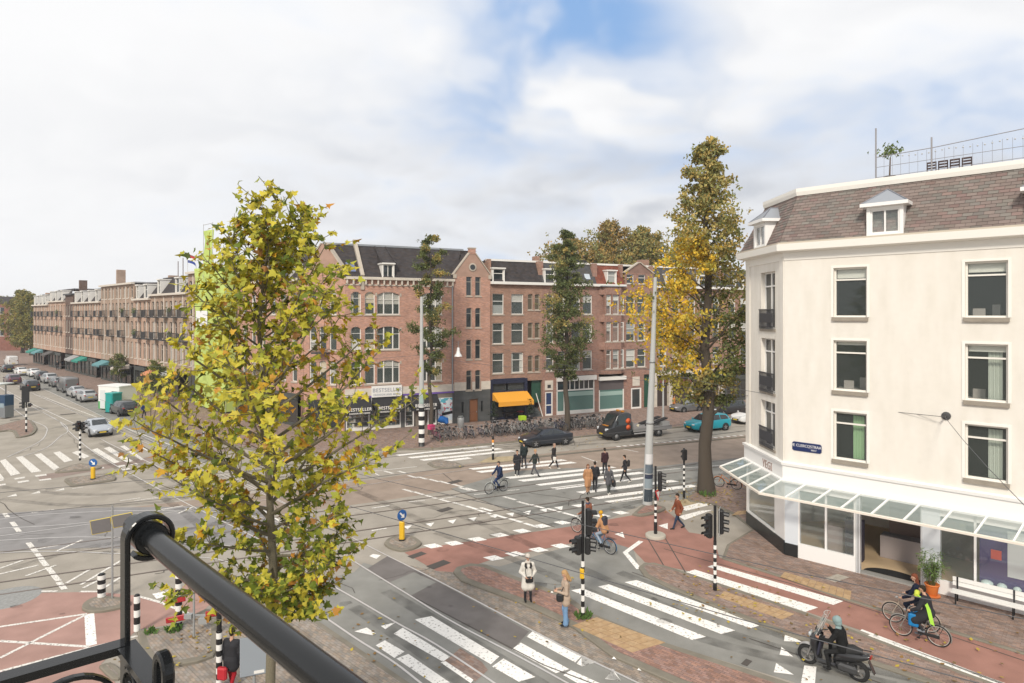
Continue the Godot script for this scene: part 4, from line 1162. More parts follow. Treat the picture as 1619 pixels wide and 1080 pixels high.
	piece("shop_back", n5, plain(0.05, 0.035, 0.03), [[0.5, 0, -0.4, 10.4, 3.8, -0.3]])
	piece("shop_lintel", n5, plain(0.16, 0.06, 0.04, 0.5), [[0.5, 2.9, -0.3, 2.3, 3.2, 0.0], [2.8, 2.6, -0.3, 5.6, 3.1, 0.3]])
	shop_row(hs[5], 16.0, [0.5, 5.5, 10.5])
	# flat blocks that close the terrace towards the back

func shop_row(parent: Node3D, L: float, at: Array) -> void:
	var frame := plain(0.06, 0.065, 0.06, 0.5)
	var f := []
	for x in at: f.append_array([[x - 0.5, 0, -0.2, x, 3.3, 0.03], [x, 2.75, -0.15, x + 4.5, 3.3, 0.1], [x, 0, -0.15, x + 4.5, 0.4, 0.03], [x + 2.2, 0.4, -0.15, x + 2.3, 2.75, 0.02]])
	var s := piece("shop_front", parent, frame, f)
	for x in at: piece("pane", s, glass_dark(0.04, 0.04, 0.038), [[x, 0.4, -0.12, x + 4.5, 2.75, -0.08]])
func dormer(parent: Node3D, x: float, y: float, w: float, h: float, m: Material, pane: Material, roof: Material, tall: bool) -> void:
	var mb := MB.new()
	mb.b2(Vector3(x - w / 2 - 0.12, y, -1.5), Vector3(x - w / 2, y + h, 0.1)); mb.b2(Vector3(x + w / 2, y, -1.5), Vector3(x + w / 2 + 0.12, y + h, 0.1))
	mb.b2(Vector3(x - w / 2 - 0.2, y + h, -1.6), Vector3(x + w / 2 + 0.2, y + h + 0.14, 0.22))
	var o := ob("dormer", mb, m, parent)
	var wn := window(o, Vector3(x, y + 0.02, 0.08), w, h - 0.04, "double" if tall else "sash", m, pane)
	wn.name = "dormer_window"
	if tall:
		var r := MB.new()
		r.quad(Vector3(x - w / 2 - 0.2, y + h + 0.14, 0.22), Vector3(x + w / 2 + 0.2, y + h + 0.14, 0.22), Vector3(x + w / 2 + 0.05, y + h + 1.9, -2.9), Vector3(x - w / 2 - 0.05, y + h + 1.9, -2.9))
		for s in [-1, 1]:
			r.bar(Vector3(x + s * (w / 2 + 0.2), y + h + 0.16, 0.24), Vector3(x + s * (w / 2 + 0.05), y + h + 1.95, -2.9), 0.12, 0.12)
			r.quad(Vector3(x + s * (w / 2 + 0.1), y, 0.05), Vector3(x + s * (w / 2 + 0.1), y + h, 0.05), Vector3(x + s * (w / 2 + 0.05), y + h + 1.8, -2.9), Vector3(x + s * (w / 2 + 0.05), y + h + 0.6, -2.9))
		ob("dormer_roof", r, roof, o)
func poster_print() -> StandardMaterial3D:
	var im := Image.create(96, 140, false, Image.FORMAT_RGB8)
	var f := FastNoiseLite.new(); f.seed = 4; f.frequency = 0.02
	for y in 140:
		for x in 96:
			var n := f.get_noise_2d(x, y); var n2 := f.get_noise_2d(x * 2 + 300, y * 2)
			var c := Color(0.82, 0.86, 0.88)
			if n > 0.12 and y < 70: c = Color(0.35, 0.65, 0.72)
			if n2 > 0.25 and y > 30 and y < 110: c = Color(0.72, 0.32, 0.36)
			if absf(y - 105 + x * 0.15) < 9 and x > 25: c = Color(0.08, 0.08, 0.1)
			im.set_pixel(x, y, c)
	var m := StandardMaterial3D.new()
	m.albedo_texture = ImageTexture.create_from_image(im)
	m.roughness = 0.35
	return m

# ---------- the row of houses along the main street ----------
func far_row() -> void:
	var peach := bricks("peach brick", Color(0.52, 0.355, 0.27), 0.14, Color(0.34, 0.25, 0.2), 8, 24, Vector2(0.22, 0.065), false, 8.0)
	var tan := bricks("tan brick", Color(0.42, 0.305, 0.235), 0.14, Color(0.28, 0.22, 0.18), 8, 24, Vector2(0.22, 0.065), false, 8.0)
	var umber := bricks("umber brick", Color(0.16, 0.11, 0.09), 0.14, Color(0.16, 0.12, 0.1), 8, 24, Vector2(0.22, 0.065), false, 8.0)
	var pale := plain(0.58, 0.52, 0.45, 0.6)
	var white := plain(0.72, 0.70, 0.66, 0.5)
	var iron := plain(0.05, 0.05, 0.052, 0.6)
	var slate := bricks("roof slate", Color(0.060, 0.052, 0.052), 0.2, Color(0.03, 0.027, 0.027), 6, 12, Vector2(0.3, 0.2))
	var dark := glass_dark()
	var net := plain(0.36, 0.36, 0.34, 0.2)
	var line0 := N1 * 30.5
	var houses := [
		["pale brick row house with many iron balconies near the far end of the row", 142.7, 132.4, 13.0, peach, 1.65, 1, 4],
		["peach brick row house with paired balconies beside the narrow dark house", 132.4, 122.8, 13.6, peach, 1.9, 1, 3],
		["narrow dark brick house squeezed into the middle of the far row", 122.8, 118.9, 14.8, umber, 1.5, 0, 0],
		["wide pale brick row house with white dormers and a cream cornice", 118.9, 106.3, 13.1, peach, 1.6, 2, 4],
		["tan brick row house with a tall straight parapet and arched windows", 106.3, 94.6, 15.7, tan, 1.75, 3, 0],
		["brick row house with plants hanging from its upper balcony", 94.6, 89.5, 13.2, peach, 1.5, 1, 2],
		["broad brick row house with slate roof and two masts", 89.5, 80.05, 13.7, tan, 1.55, 1, 2],
		["slim brick house at the edge of the green scaffold with a flag", 80.05, 77.8, 16.2, tan, 1.4, 0, 0]]
	var tints := [plain(0.02, 0.22, 0.17, 0.7), plain(0.10, 0.25, 0.27, 0.7), plain(0.08, 0.075, 0.07, 0.7), plain(0.5, 0.45, 0.4, 0.7), plain(0.12, 0.10, 0.09, 0.7), plain(0.55, 0.22, 0.10, 0.7), plain(0.3, 0.3, 0.3, 0.7)]
	for i in houses.size():
		var d: Array = houses[i]
		var at := func(s: float) -> Vector3:
			var t := (s - 30.5 * 0.7306) / 0.6828   # distance along the street of the point at depth s
			return N1 * 30.5 + D1 * t
		var a: Vector3 = at.call(d[1]); var b: Vector3 = at.call(d[2])
		var L := a.distance_to(b)
		var n := front("row_house", d[0], "house", a, -D1, "row houses along the main street")
		var H: float = d[3]
		var count := int(L / d[5])
		var step := L / count
		var holes := []
		var fl := [[4.5, 6.9], [7.6, 10.0], [10.7, 12.8]]
		if H > 15: fl.append([13.5, 15.2])
		for f in fl:
			for k in count: holes.append([step * (k + 0.5) - 0.45, f[0], step * (k + 0.5) + 0.45, f[1], 0.14])
		var mb := MB.new()
		wall_mb(mb, 0, 3.5, L, H, holes)
		shell(mb, 0, L, H - 0.2, 9.0)
		ob("wall", mb, d[4], n)
		for h in holes: window(n, Vector3((h[0] + h[2]) / 2, h[1], 0), 0.9, h[3] - h[1], "narrow", pale, pick([dark, dark, dark, net]), pale)
		# pale stone strips between the windows, as on the real fronts
		var st := []
		for k in range(1, count, 2): st.append([step * k - 0.12, 3.6, 0, step * k + 0.12, H - 0.3, 0.05])
		if d[4] != umber: piece("stone_strip", n, pale, st)
		piece("cornice", n, pale if d[4] != umber else iron, [[0, H - 0.15, -0.1, L, H + 0.12, 0.4]])
		if d[6]:
			for f in [7.55, 10.65]:
				var k: int = (1 if d[6] != 3 else (0 if f < 9 else 1))
				while k < count:
					var x := step * (k + 0.5)
					var bal := piece("balcony", n, iron, [[x - 0.75, f - 0.12, 0, x + 0.75, f, 0.8], [x - 0.75, f + 0.92, 0.74, x + 0.75, f + 0.98, 0.8], [x - 0.75, f + 0.92, 0, x - 0.7, f + 0.98, 0.74], [x + 0.7, f + 0.92, 0, x + 0.75, f + 0.98, 0.74]])
					var rb := MB.new()
					for q in 11: rb.b2(Vector3(x - 0.74 + q * 0.145, f, 0.75), Vector3(x - 0.70 + q * 0.145, f + 0.92, 0.78))
					for q in 4:
						for sx in [-0.74, 0.71]: rb.b2(Vector3(x + sx, f, 0.1 + q * 0.17), Vector3(x + sx + 0.03, f + 0.92, 0.13 + q * 0.17))
					ob("railing", rb, iron, bal)
					if (k + i) % 5 == 1:
						var pl := MB.new()
						var r := RandomNumberGenerator.new(); r.seed = k + i
						for q in 40:
							var c := Vector3(x + r.randf_range(-0.7, 0.7), f + r.randf_range(0.5, 1.2), 0.8 + r.randf_range(-0.15, 0.25))
							var e := Vector3(r.randf_range(-1, 1), r.randf_range(-1, 1), r.randf_range(-1, 1)).normalized() * 0.12
							pl.tri(c - e, c + e, c + Vector3(e.z, 0.14, e.x))
						kind(ob("balcony_plants", pl, plain(0.09, 0.12, 0.035), bal), "stuff")
					k += 2 if d[6] == 1 else 3
		if d[7]:
			slope("roof", n, slate, Vector3(0, H + 0.12, 0), Vector3(L, H + 0.12, 0), Vector3(L, H + 2.5, -1.6), Vector3(0, H + 2.5, -1.6))
			piece("roof_top", n, plain(0.3, 0.3, 0.31), [[0, H + 2.35, -9, L, H + 2.5, -1.6]])
			for k in d[7]: dormer(n, L * (k + 0.5) / d[7], H + 0.12, 1.3 if k % 2 else 0.9, 1.9, white, dark, slate, false)
		else: piece("roof_top", n, plain(0.3, 0.3, 0.31), [[0, H + 0.0, -9, L, H + 0.2, -0.1]])
		if i % 2 == 0: piece("chimney", n, d[4], [[0.05, H, -3.5, 0.6, H + 2.9, -2.2]])
		if L > 5.5: shop_row(n, L, range(0, maxi(1, int((L - 0.5) / 5.2))).map(func(k): return 0.5 + k * 5.2))
		if L <= 5.5: piece("shop_front", n, plain(0.06, 0.06, 0.06), [[0, 0, -0.2, L, 3.5, 0.02]])
		if L > 6:
			for k in int(L / 5.2):
				if (k + i) % 3 != 2: awning(n, 0.6 + k * 5.2, 4.9 + k * 5.2, 3.4, 2.75, 1.5, 0.3, tints[(i * 2 + k) % tints.size()])
	# masts and flag
	var nf := thing("flag", "red white and blue flag flying above the far row beside the scaffold", "flag", line0 + D1 * ((84.0 - 22.28) / 0.6828) + Vector3(0, 16.2, 0) + N1 * 2.0)
	var pole := MB.new(); pole.tube([Vector3.ZERO, Vector3(0, 2.9, 0)], 0.04, 6)
	ob("pole", pole, plain(0.6, 0.6, 0.6), nf)
	var hues := [Color(0.42, 0.03, 0.035), Color(0.75, 0.75, 0.75), Color(0.03, 0.06, 0.26)]
	for k in 3:
		var fm := MB.new()
		for q in 8:
			var w := func(s: float, row: float) -> Vector3: return Vector3(s * 1.75 * 0.8, 2.85 - row * 0.36 - s * s * 0.55, sin(s * 7.0) * 0.14 + s * 0.5)
			fm.quad(w.call(q / 8.0, k + 1), w.call((q + 1) / 8.0, k + 1), w.call((q + 1) / 8.0, k), w.call(q / 8.0, k))
		var hm: Color = hues[k]
		ob("stripe", fm, plain(hm.r, hm.g, hm.b, 0.8), nf)
	for p in [[239, 89.3, 4.2], [248, 88.0, 4.6]]:
		var mt := MB.new()
		var ps: Vector3 = N1 * 34.0 + D1 * ((p[1] - 22.28) / 0.6828)
		mt.tube([ps + Vector3(0, 14.5, 0), ps + Vector3(0, 14.5 + p[2], 0)], 0.06, 6)
		tag(ob("antenna_mast", mt, plain(0.2, 0.16, 0.15)), "thin roof mast on the broad row house, " + ("the farther one" if p[0] == 239 else "the nearer one"), "mast")
	scaffold()
	# the building that closes the street, and the blocks behind the terrace
	var e := front("end_building", "red brick apartment building closing the far end of the main street", "building", Vector3(-185, 0, -190), Vector3(1, 0, 0))
	var em := MB.new()
	var eh := []
	for f in [4.5, 7.8, 11.1]:
		for k in 9: eh.append([2.0 + k * 4.0, f, 4.4 + k * 4.0, f + 2.0])
	wall_mb(em, 0, 0, 38, 14.2, eh)
	shell(em, 0, 38, 14.1, 12)
	ob("wall", em, bricks("far red brick", Color(0.27, 0.12, 0.09), 0.15, Color(0.22, 0.13, 0.1), 8, 24, Vector2(0.22, 0.065), false, 8.0), e)
	for h in eh: window(e, Vector3((h[0] + h[2]) / 2, h[1], 0), 2.4, 2.0, "double", white, dark, pale)
	slope("roof", e, slate, Vector3(0, 14.2, 0.3), Vector3(38, 14.2, 0.3), Vector3(38, 16.4, -3), Vector3(0, 16.4, -3))

func scaffold() -> void:
	var a := Vector3(0, 0, 0)
	var s0 := N1 * 30.0 + D1 * ((75.9 - 22.28) / 0.6828)
	var s1 := N1 * 30.0 + D1 * ((70.2 - 22.28) / 0.6828)
	var L := s0.distance_to(s1)
	var n := front("scaffold", "lime green netted scaffold wrapped around the house beside the corner", "scaffold", s0 - N1 * 0.9, -D1)
	var net := StandardMaterial3D.new()
	net.albedo_color = lin(0.46, 0.56, 0.15)
	net.roughness = 0.9
	net.backlight_enabled = true
	net.backlight = Color(0.3, 0.4, 0.08)
	var tower := L * 0.62
	for q in [[0.0, 0.3, L, 16.4], [tower * 0.5, 16.4, tower, 20.6]]:
		var mb := MB.new()
		var nx := maxi(2, int((q[2] - q[0]) / 1.0)); var ny := int((q[3] - q[1]) / 1.0)
		var pt := func(i: int, j: int) -> Vector3: return Vector3(lerpf(q[0], q[2], float(i) / nx), lerpf(q[1], q[3], float(j) / ny), 0.14 * sin(i * 2.3 + j * 1.7))
		for i in nx:
			for j in ny: mb.quad(pt.call(i, j), pt.call(i + 1, j), pt.call(i + 1, j + 1), pt.call(i, j + 1))
		ob("net", mb, net, n)
	var sd := MB.new()
	sd.quad(Vector3(0, 0.3, -1.2), Vector3(0, 0.3, 0), Vector3(0, 16.4, 0), Vector3(0, 16.4, -1.2))
	sd.quad(Vector3(L, 0.3, 0), Vector3(L, 0.3, -1.2), Vector3(L, 16.4, -1.2), Vector3(L, 16.4, 0))
	ob("net", sd, net, n)
	var steel := plain(0.45, 0.45, 0.44, 0.5, 0.4)
	for k in 5:
		for z in [-0.1, -1.1]:
			var p := MB.new()
			p.tube([Vector3(L * k / 4.0, 0, z), Vector3(L * k / 4.0, 16.8, z)], 0.03, 6)
			ob("standard", p, steel, n)
	for j in 8:
		var p := MB.new()
		p.tube([Vector3(0, 2.0 + j * 2.0, -0.12), Vector3(L, 2.0 + j * 2.0, -0.12)], 0.025, 6)
		ob("ledger", p, steel, n)
	var tp := MB.new()
	for x in [tower * 0.5, tower]: tp.tube([Vector3(x, 16.4, 0.05), Vector3(x, 21.4, 0.05)], 0.03, 6)
	tp.tube([Vector3(tower * 0.5, 21.3, 0.05), Vector3(tower, 21.3, 0.05)], 0.03, 6)
	ob("lift_frame", tp, steel, n)
	piece("banner", n, plain(0.75, 0.75, 0.75, 0.7), [[0.6, 9.6, 0.12, 3.9, 11.4, 0.15]])
	piece("house_body", n, plain(0.3, 0.22, 0.17), [[0.1, 0, -9, L - 0.1, 16.0, -1.3]])

# ---------- the cream corner building ----------
func white_building() -> void:
	var q1 := Vector3(12.4, 0, -28.8)
	var right := -D1
	var L := 15.0
	var up := Vector3(0.03, 0, 1).normalized()
	var CL := 4.3
	var q0 := q1 - up * CL
	var yawf := atan2(-right.z, right.x)
	var b := front("cream_corner_building", "cream rendered corner building with slate mansard roof and glazed shop canopy", "building", q1, right)
	var render := grainy("cream wall render", 0.78, 0.745, 0.688, 0.025, 3.0, 0.85, 0.0, 7.0, 0.02)
	(render as StandardMaterial3D).detail_albedo = noise_tex(0.012, lin(0.90, 0.89, 0.87), Color(1, 1, 1), 9, 5)
	render.detail_albedo = noise_tex(0.012, lin(0.86, 0.85, 0.82), Color(1, 1, 1), 9, 5)
	render.uv2_scale = Vector3(1.0 / 3.2, 1.0 / 17.0, 1.0 / 3.2)
	var trim := plain(0.79, 0.765, 0.71, 0.6)
	var white := plain(0.80, 0.79, 0.77, 0.35)
	var sillm := grainy("sill stone", 0.34, 0.30, 0.25, 0.12, 0.6, 0.85, 0.0, 2.0)
	var frame := plain(0.76, 0.73, 0.67, 0.4)
	var glass := clear_glass(0.06)
	var blackstone := plain(0.02, 0.022, 0.023, 0.25)
	var zinc := plain(0.33, 0.35, 0.38, 0.45, 0.35)
	# plan helper: local point of the chamfer wall; s from the corner along the chamfer, z outwards
	var chb := Basis(Vector3.UP, atan2(-up.z, up.x) - yawf)
	var cho := chb * Vector3(-CL, 0, 0)
	var ch := part("chamfer", b, cho)
	ch.rotation.y = atan2(-up.z, up.x) - yawf
	var rows := [[4.75, 6.82], [7.72, 9.88], [10.88, 13.0]]
	var cols := [[2.08, 3.38], [6.75, 8.05], [11.4, 12.7]]
	var holes := []
	for r in rows:
		for c in cols: holes.append([c[0], r[0], c[1], r[1]])
	var mb := MB.new()
	wall_mb(mb, 0, 4.2, L, 13.9, holes, 0.0, 0.22)
	mb.quad(Vector3(0.3, 3.43, -0.6), Vector3(L, 3.43, -0.6), Vector3(L, 3.43, 0), Vector3(0.02, 3.43, 0))
	mb.quad(Vector3(L, 0, 0), Vector3(L, 0, -9), Vector3(L, 13.9, -9), Vector3(L, 13.9, 0))
	mb.quad(Vector3(L, 0, -9), Vector3(-0.8, 0, -9), Vector3(-0.8, 13.9, -9), Vector3(L, 13.9, -9))
	ob("wall", mb, render, b)
	var holes2 := []
	for r in [[4.6, 6.8], [7.25, 9.84], [10.3, 13.04]]: holes2.append([CL - 2.5, r[0], CL - 0.95, r[1]])
	var mc := MB.new()
	wall_mb(mc, 0, 4.2, CL, 13.9, holes2, 0.0, 0.3)
	mc.quad(Vector3(0, 0, -9), Vector3(0, 0, 0), Vector3(0, 13.9, 0), Vector3(0, 13.9, -9))
	ob("wall", mc, render, ch)
	piece("pilaster", ch, render, [[CL - 0.42, 4.25, 0.0, CL - 0.03, 13.8, 0.04], [0.0, 4.25, 0.0, 0.5, 13.8, 0.04]])
	# rooms behind the windows
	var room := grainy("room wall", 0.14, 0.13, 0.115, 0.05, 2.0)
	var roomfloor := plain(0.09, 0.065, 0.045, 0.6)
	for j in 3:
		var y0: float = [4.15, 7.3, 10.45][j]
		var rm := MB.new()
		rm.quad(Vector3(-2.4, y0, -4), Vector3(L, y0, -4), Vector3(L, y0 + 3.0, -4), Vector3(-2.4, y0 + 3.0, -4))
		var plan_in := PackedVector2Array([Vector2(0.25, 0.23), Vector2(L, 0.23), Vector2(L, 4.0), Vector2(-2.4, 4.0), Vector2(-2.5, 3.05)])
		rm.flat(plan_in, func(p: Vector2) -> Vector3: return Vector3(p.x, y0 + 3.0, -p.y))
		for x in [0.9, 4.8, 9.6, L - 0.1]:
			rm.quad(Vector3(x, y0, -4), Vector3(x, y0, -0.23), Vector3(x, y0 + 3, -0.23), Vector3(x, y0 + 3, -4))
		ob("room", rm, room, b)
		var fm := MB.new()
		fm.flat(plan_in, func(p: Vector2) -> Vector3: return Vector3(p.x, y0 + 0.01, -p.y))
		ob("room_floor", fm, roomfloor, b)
	var blind := plain(0.55, 0.56, 0.50, 0.8)
	for i in 9:
		var h: Array = holes[i]
		var w: float = h[2] - h[0]
		var wn := window(b, Vector3((h[0] + h[2]) / 2, h[1] + 0.0, 0), w, h[3] - h[1], "tall", frame, glass, null, 0.13)
		piece("sill", b, sillm, [[h[0] - 0.05, h[1] - 0.16, -0.1, h[2] + 0.05, h[1] - 0.004, 0.1]])
		piece("surround", b, trim, [[h[0] - 0.1, h[1], 0.0, h[0] - 0.002, h[3] + 0.09, 0.025], [h[2] + 0.002, h[1], 0.0, h[2] + 0.1, h[3] + 0.09, 0.025], [h[0] - 0.002, h[3] + 0.002, 0.0, h[2] + 0.002, h[3] + 0.09, 0.025]])
		var hb: float = [0.12, 0.10, 0.45, 0.2, 0.3, 0.3, 0.45, 0.4, 0.3][i]
		piece("blind", b, blind, [[h[0] + 0.08, h[3] - hb, -0.30, h[2] - 0.08, h[3] - 0.05, -0.27]])
		if i in [0, 1, 4]:
			var cm2 := MB.new()
			for k in 8:
				var x0 := -0.5 + k * 0.055 + w * 0.4
				cm2.b2(Vector3(x0, 0.05, -0.45 + 0.03 * (k % 2)), Vector3(x0 + 0.05, 1.9, -0.43 + 0.03 * (k % 2)))
			var cu := ob("curtain", cm2, plain(0.42, 0.47, 0.40, 0.9) if i != 0 else plain(0.25, 0.42, 0.22, 0.9), b)
			cu.position = Vector3((h[0] + h[2]) / 2, h[1], 0)
		if i in [3, 4, 7]:
			piece("desk", b, plain(0.35, 0.33, 0.3, 0.6), [[h[0] - 0.2, h[1] - 0.05, -1.6, h[2] + 0.1, h[1] + 0.0, -0.8], [h[0] + 0.1, h[1], -1.2, h[0] + 0.5, h[1] + 0.35, -1.15], [h[0] + 0.7, h[1], -1.4, h[0] + 0.95, h[1] + 0.5, -1.3]])
	for h in holes2:
		var w: float = h[2] - h[0]; var x: float = (h[0] + h[2]) / 2
		window(ch, Vector3(x, h[1], 0), w, h[3] - h[1], "tall", white, glass_dark(0.04, 0.042, 0.042), null, 0.2)
		piece("door_post", ch, white, [[x - 0.05, h[1], -0.28, x + 0.05, h[3], -0.18]])
		piece("sill", ch, sillm, [[h[0] - 0.08, h[1] - 0.12, -0.05, h[2] + 0.08, h[1] - 0.003, 0.05]])
		var bl := MB.new()
		bl.b2(Vector3(h[0] - 0.02, h[1] + 0.9, 0.06), Vector3(h[2] + 0.02, h[1] + 0.95, 0.12)); bl.b2(Vector3(h[0], h[1] + 0.1, 0.07), Vector3(h[2], h[1] + 0.13, 0.11))
		for k in 14: bl.b2(Vector3(h[0] + 0.02 + k * (w - 0.06) / 13.0, h[1] + 0.0, 0.075), Vector3(h[0] + 0.045 + k * (w - 0.06) / 13.0, h[1] + 0.9, 0.105))
		bl.b2(Vector3(h[0] + 0.1, h[1] + 0.3, 0.08), Vector3(h[2] - 0.1, h[1] + 0.75, 0.1))
		ob("french_balcony", bl, plain(0.045, 0.047, 0.055, 0.5), ch)
	# cornice, mansard, roof edge: swept along the plan
	var plan := [q0 + Vector3(9, 0, 0.5) - up * 5.0, q0, q1, q1 + right * L]
	var loc := func(p: Vector3) -> Vector3: return Basis(Vector3.UP, -yawf) * (p - q1)
	var pl := []
	for p in plan: pl.append(loc.call(p))
	sweep("cornice", b, trim, pl, [[0.0, 13.45], [0.03, 13.45], [0.05, 13.8], [0.42, 13.86], [0.45, 14.16], [0.0, 14.2]])
	sweep("gutter", b, plain(0.52, 0.46, 0.38, 0.6), pl, [[0.30, 14.18], [0.36, 14.16], [0.38, 14.24], [0.30, 14.24]])
	sweep("roof_edge", b, trim, pl, [[-1.1, 16.45], [-0.72, 16.45], [-0.68, 16.62], [-0.68, 16.78], [-1.1, 16.8]])
	var rt := MB.new()
	var it := offset_line(pl, -1.0)
	rt.quad(it[1] + Vector3.UP * 16.7, it[2] + Vector3.UP * 16.7, Vector3(L, 16.7, -9), it[0] + Vector3.UP * 16.7)
	rt.tri(it[2] + Vector3.UP * 16.7, it[3] + Vector3.UP * 16.7, Vector3(L, 16.7, -9))
	ob("roof_top", rt, plain(0.25, 0.25, 0.25), b)
	var lo := offset_line(pl, 0.28); var hi := offset_line(pl, -0.80)
	sweep("roof", b, plain(0.10, 0.075, 0.07), pl, [[0.26, 14.18], [-0.82, 16.47]])
	shingles(b, lo, hi, 14.2, 16.5)
	# dormers
	mansard_dormer(b, Vector3(4.1, 14.2, 0.2), 0.0, white, zinc, glass)
	mansard_dormer(ch, Vector3(CL - 2.0, 14.2, 0.2), 0.0, white, zinc, glass)
	mansard_dormer(b, Vector3(9.3, 14.2, 0.2), 0.0, white, zinc, glass)
	# fascia and canopy
	sweep("fascia", b, white, pl, [[0.0, 3.40], [0.10, 3.40], [0.10, 4.14], [0.16, 4.16], [0.18, 4.28], [0.0, 4.32]])
	words("lettering", ch, "YEGI", 0.36, plain(0.30, 0.20, 0.17, 0.5), Vector3(CL - 1.55, 3.78, 0.11))
	var can := part("canopy", b)
	var rim := offset_line(pl.slice(1), 1.38); var top := offset_line(pl.slice(1), 0.12)
	rim.push_front(rim[0]); top.push_front(top[0])
	var ang := [0.0, 0.0]
	var pl2 := pl.slice(1)
	sweep("canopy_rim", can, plain(0.72, 0.66, 0.58, 0.5), pl2, [[1.36, 2.98], [1.44, 2.98], [1.44, 3.06], [1.36, 3.08]])
	sweep("canopy_gutter", can, plain(0.20, 0.165, 0.14, 0.6), pl2, [[1.30, 3.0], [1.36, 3.0], [1.36, 3.07], [1.30, 3.07]])
	sweep("canopy_head", can, white, pl2, [[0.10, 3.44], [0.2, 3.40], [0.2, 3.52], [0.10, 3.54]])
	for s in [1, 2]:
		var n := 4 if s == 1 else 14
		for k in n + 1:
			var f := float(k) / n
			var a: Vector3 = (top[s] as Vector3).lerp(top[s + 1], f) + Vector3.UP * 3.50
			var c: Vector3 = (rim[s] as Vector3).lerp(rim[s + 1], f) + Vector3.UP * 3.06
			var gb := MB.new()
			gb.bar(a, c, 0.06, 0.07)
			if k < n or s == 2: ob("canopy_bar", gb, white, can)
			if k < n:
				var f2 := float(k + 1) / n
				var a2: Vector3 = (top[s] as Vector3).lerp(top[s + 1], f2) + Vector3.UP * 3.50
				var c2: Vector3 = (rim[s] as Vector3).lerp(rim[s + 1], f2) + Vector3.UP * 3.06
				var gp := MB.new()
				gp.quad(c, c2, a2, a)
				ob("pane", gp, clear_glass(0.3), can)
	# shop front on the street side
	var floorw := grainy("shop wood floor", 0.66, 0.49, 0.30, 0.1, 1.5, 0.35)
	var shop := part("shop_interior", b)
	var sm := MB.new()
	var plan_shop := PackedVector2Array([Vector2(0.2, 0.3), Vector2(L, 0.3), Vector2(L, 7.0), Vector2(-1.3, 7.0), Vector2(-2.6, 3.1)])
	sm.flat(plan_shop, func(p: Vector2) -> Vector3: return Vector3(p.x, 0.12, -p.y))
	for k in sm.n.size(): sm.n[k] = Vector3.UP
	ob("shop_floor", sm, floorw, shop)
	piece("shop_wall", shop, plain(0.80, 0.72, 0.60), [[-1.3, 0.1, -7.1, L, 3.36, -7.0], [L - 0.1, 0.1, -7, L, 3.4, -0.3]])
	var ce := MB.new()
	ce.flat(plan_shop, func(p: Vector2) -> Vector3: return Vector3(p.x, 3.38, -p.y))
	for k in ce.n.size(): ce.n[k] = Vector3.DOWN
	ob("shop_ceiling", ce, plain(0.78, 0.76, 0.72), shop)
	piece("counter", shop, plain(0.42, 0.37, 0.36), [[3.3, 0.13, -3.2, 5.3, 1.1, -2.5], [1.2, 0.13, -2.6, 2.0, 1.3, -1.7]])
	piece("shelf_unit", shop, plain(0.36, 0.26, 0.22), [[3.2, 0.13, -4.9, 9.0, 2.4, -4.6], [9.5, 0.13, -3.0, 9.7, 2.6, -0.8]])
	piece("dark_rack", shop, plain(0.05, 0.045, 0.07), [[2.2, 0.13, -1.6, 2.9, 1.9, -1.2]])
	piece("plinth_stone", b, blackstone, [[0.02, 0, -0.3, 0.6, 0.62, 0.03]])
	piece("corner_pier", b, plain(0.62, 0.66, 0.70, 0.4), [[0.02, 0.62, -0.4, 0.6, 3.42, -0.02]])
	var sf := piece("shop_window", b, white, [[0.6, 0.0, -0.12, 2.95, 0.72, 0.0], [0.6, 0.72, -0.12, 0.66, 3.42, -0.02], [1.72, 0.72, -0.12, 1.80, 3.42, -0.02], [2.87, 0.72, -0.12, 2.95, 3.42, -0.02], [0.66, 3.1, -0.12, 2.87, 3.42, -0.02]])
	for q in [[0.66, 1.72], [1.8, 2.87]]: piece("pane", sf, glass, [[q[0], 0.72, -0.08, q[1], 3.1, -0.07]])
	piece("entrance_post", b, plain(0.7, 0.72, 0.74, 0.25, 0.3), [[2.97, 0.0, -0.2, 3.03, 3.42, 0.02], [3.06, 0.0, -0.2, 3.12, 3.42, 0.02], [5.3, 0.0, -0.2, 5.36, 3.42, 0.02]])
	var mat := MB.new()
	var half := PackedVector2Array()
	for k in 17: half.append(Vector2(4.2 + 1.05 * cos(PI * k / 16.0), 0.05 + 0.75 * sin(PI * k / 16.0)))
	mat.flat(half, func(p: Vector2) -> Vector3: return Vector3(p.x, 0.135, -0.35 - p.y))
	for q in mat.n.size(): mat.n[q] = Vector3.UP
	ob("door_mat", mat, plain(0.012, 0.012, 0.012, 0.95), b)
	piece("threshold", b, plain(0.3, 0.29, 0.27), [[3.12, 0.0, -0.4, 5.3, 0.125, 0.0]])
	piece("pillar", b, plain(0.66, 0.69, 0.72, 0.4), [[5.36, 0.0, -0.3, 5.95, 3.42, 0.0]])
	var s2 := piece("shop_window", b, white, [[5.95, 0.0, -0.12, 15, 0.62, 0.0], [7.02, 0.62, -0.12, 7.1, 3.42, -0.02], [9.4, 0.62, -0.12, 9.5, 3.42, -0.02], [12, 0.62, -0.12, 12.1, 3.42, -0.02], [5.95, 3.1, -0.12, 15, 3.42, -0.02]])
	for q in [[5.95, 7.02], [7.1, 9.4], [9.5, 12.0], [12.1, 15.0]]: piece("pane", s2, glass, [[q[0], 0.62, -0.08, q[1], 3.1, -0.07]])
	var pb := piece("display_board", b, plain(0.045, 0.02, 0.13, 0.5), [[7.15, 0.65, -0.45, 9.2, 3.0, -0.40]])
	piece("red_square", pb, plain(0.62, 0.07, 0.04, 0.5), [[7.5, 1.75, -0.40, 7.82, 2.1, -0.385]])
	piece("white_board", pb, plain(0.62, 0.64, 0.64, 0.4), [[8.0, 1.2, -0.40, 9.0, 2.9, -0.38]])
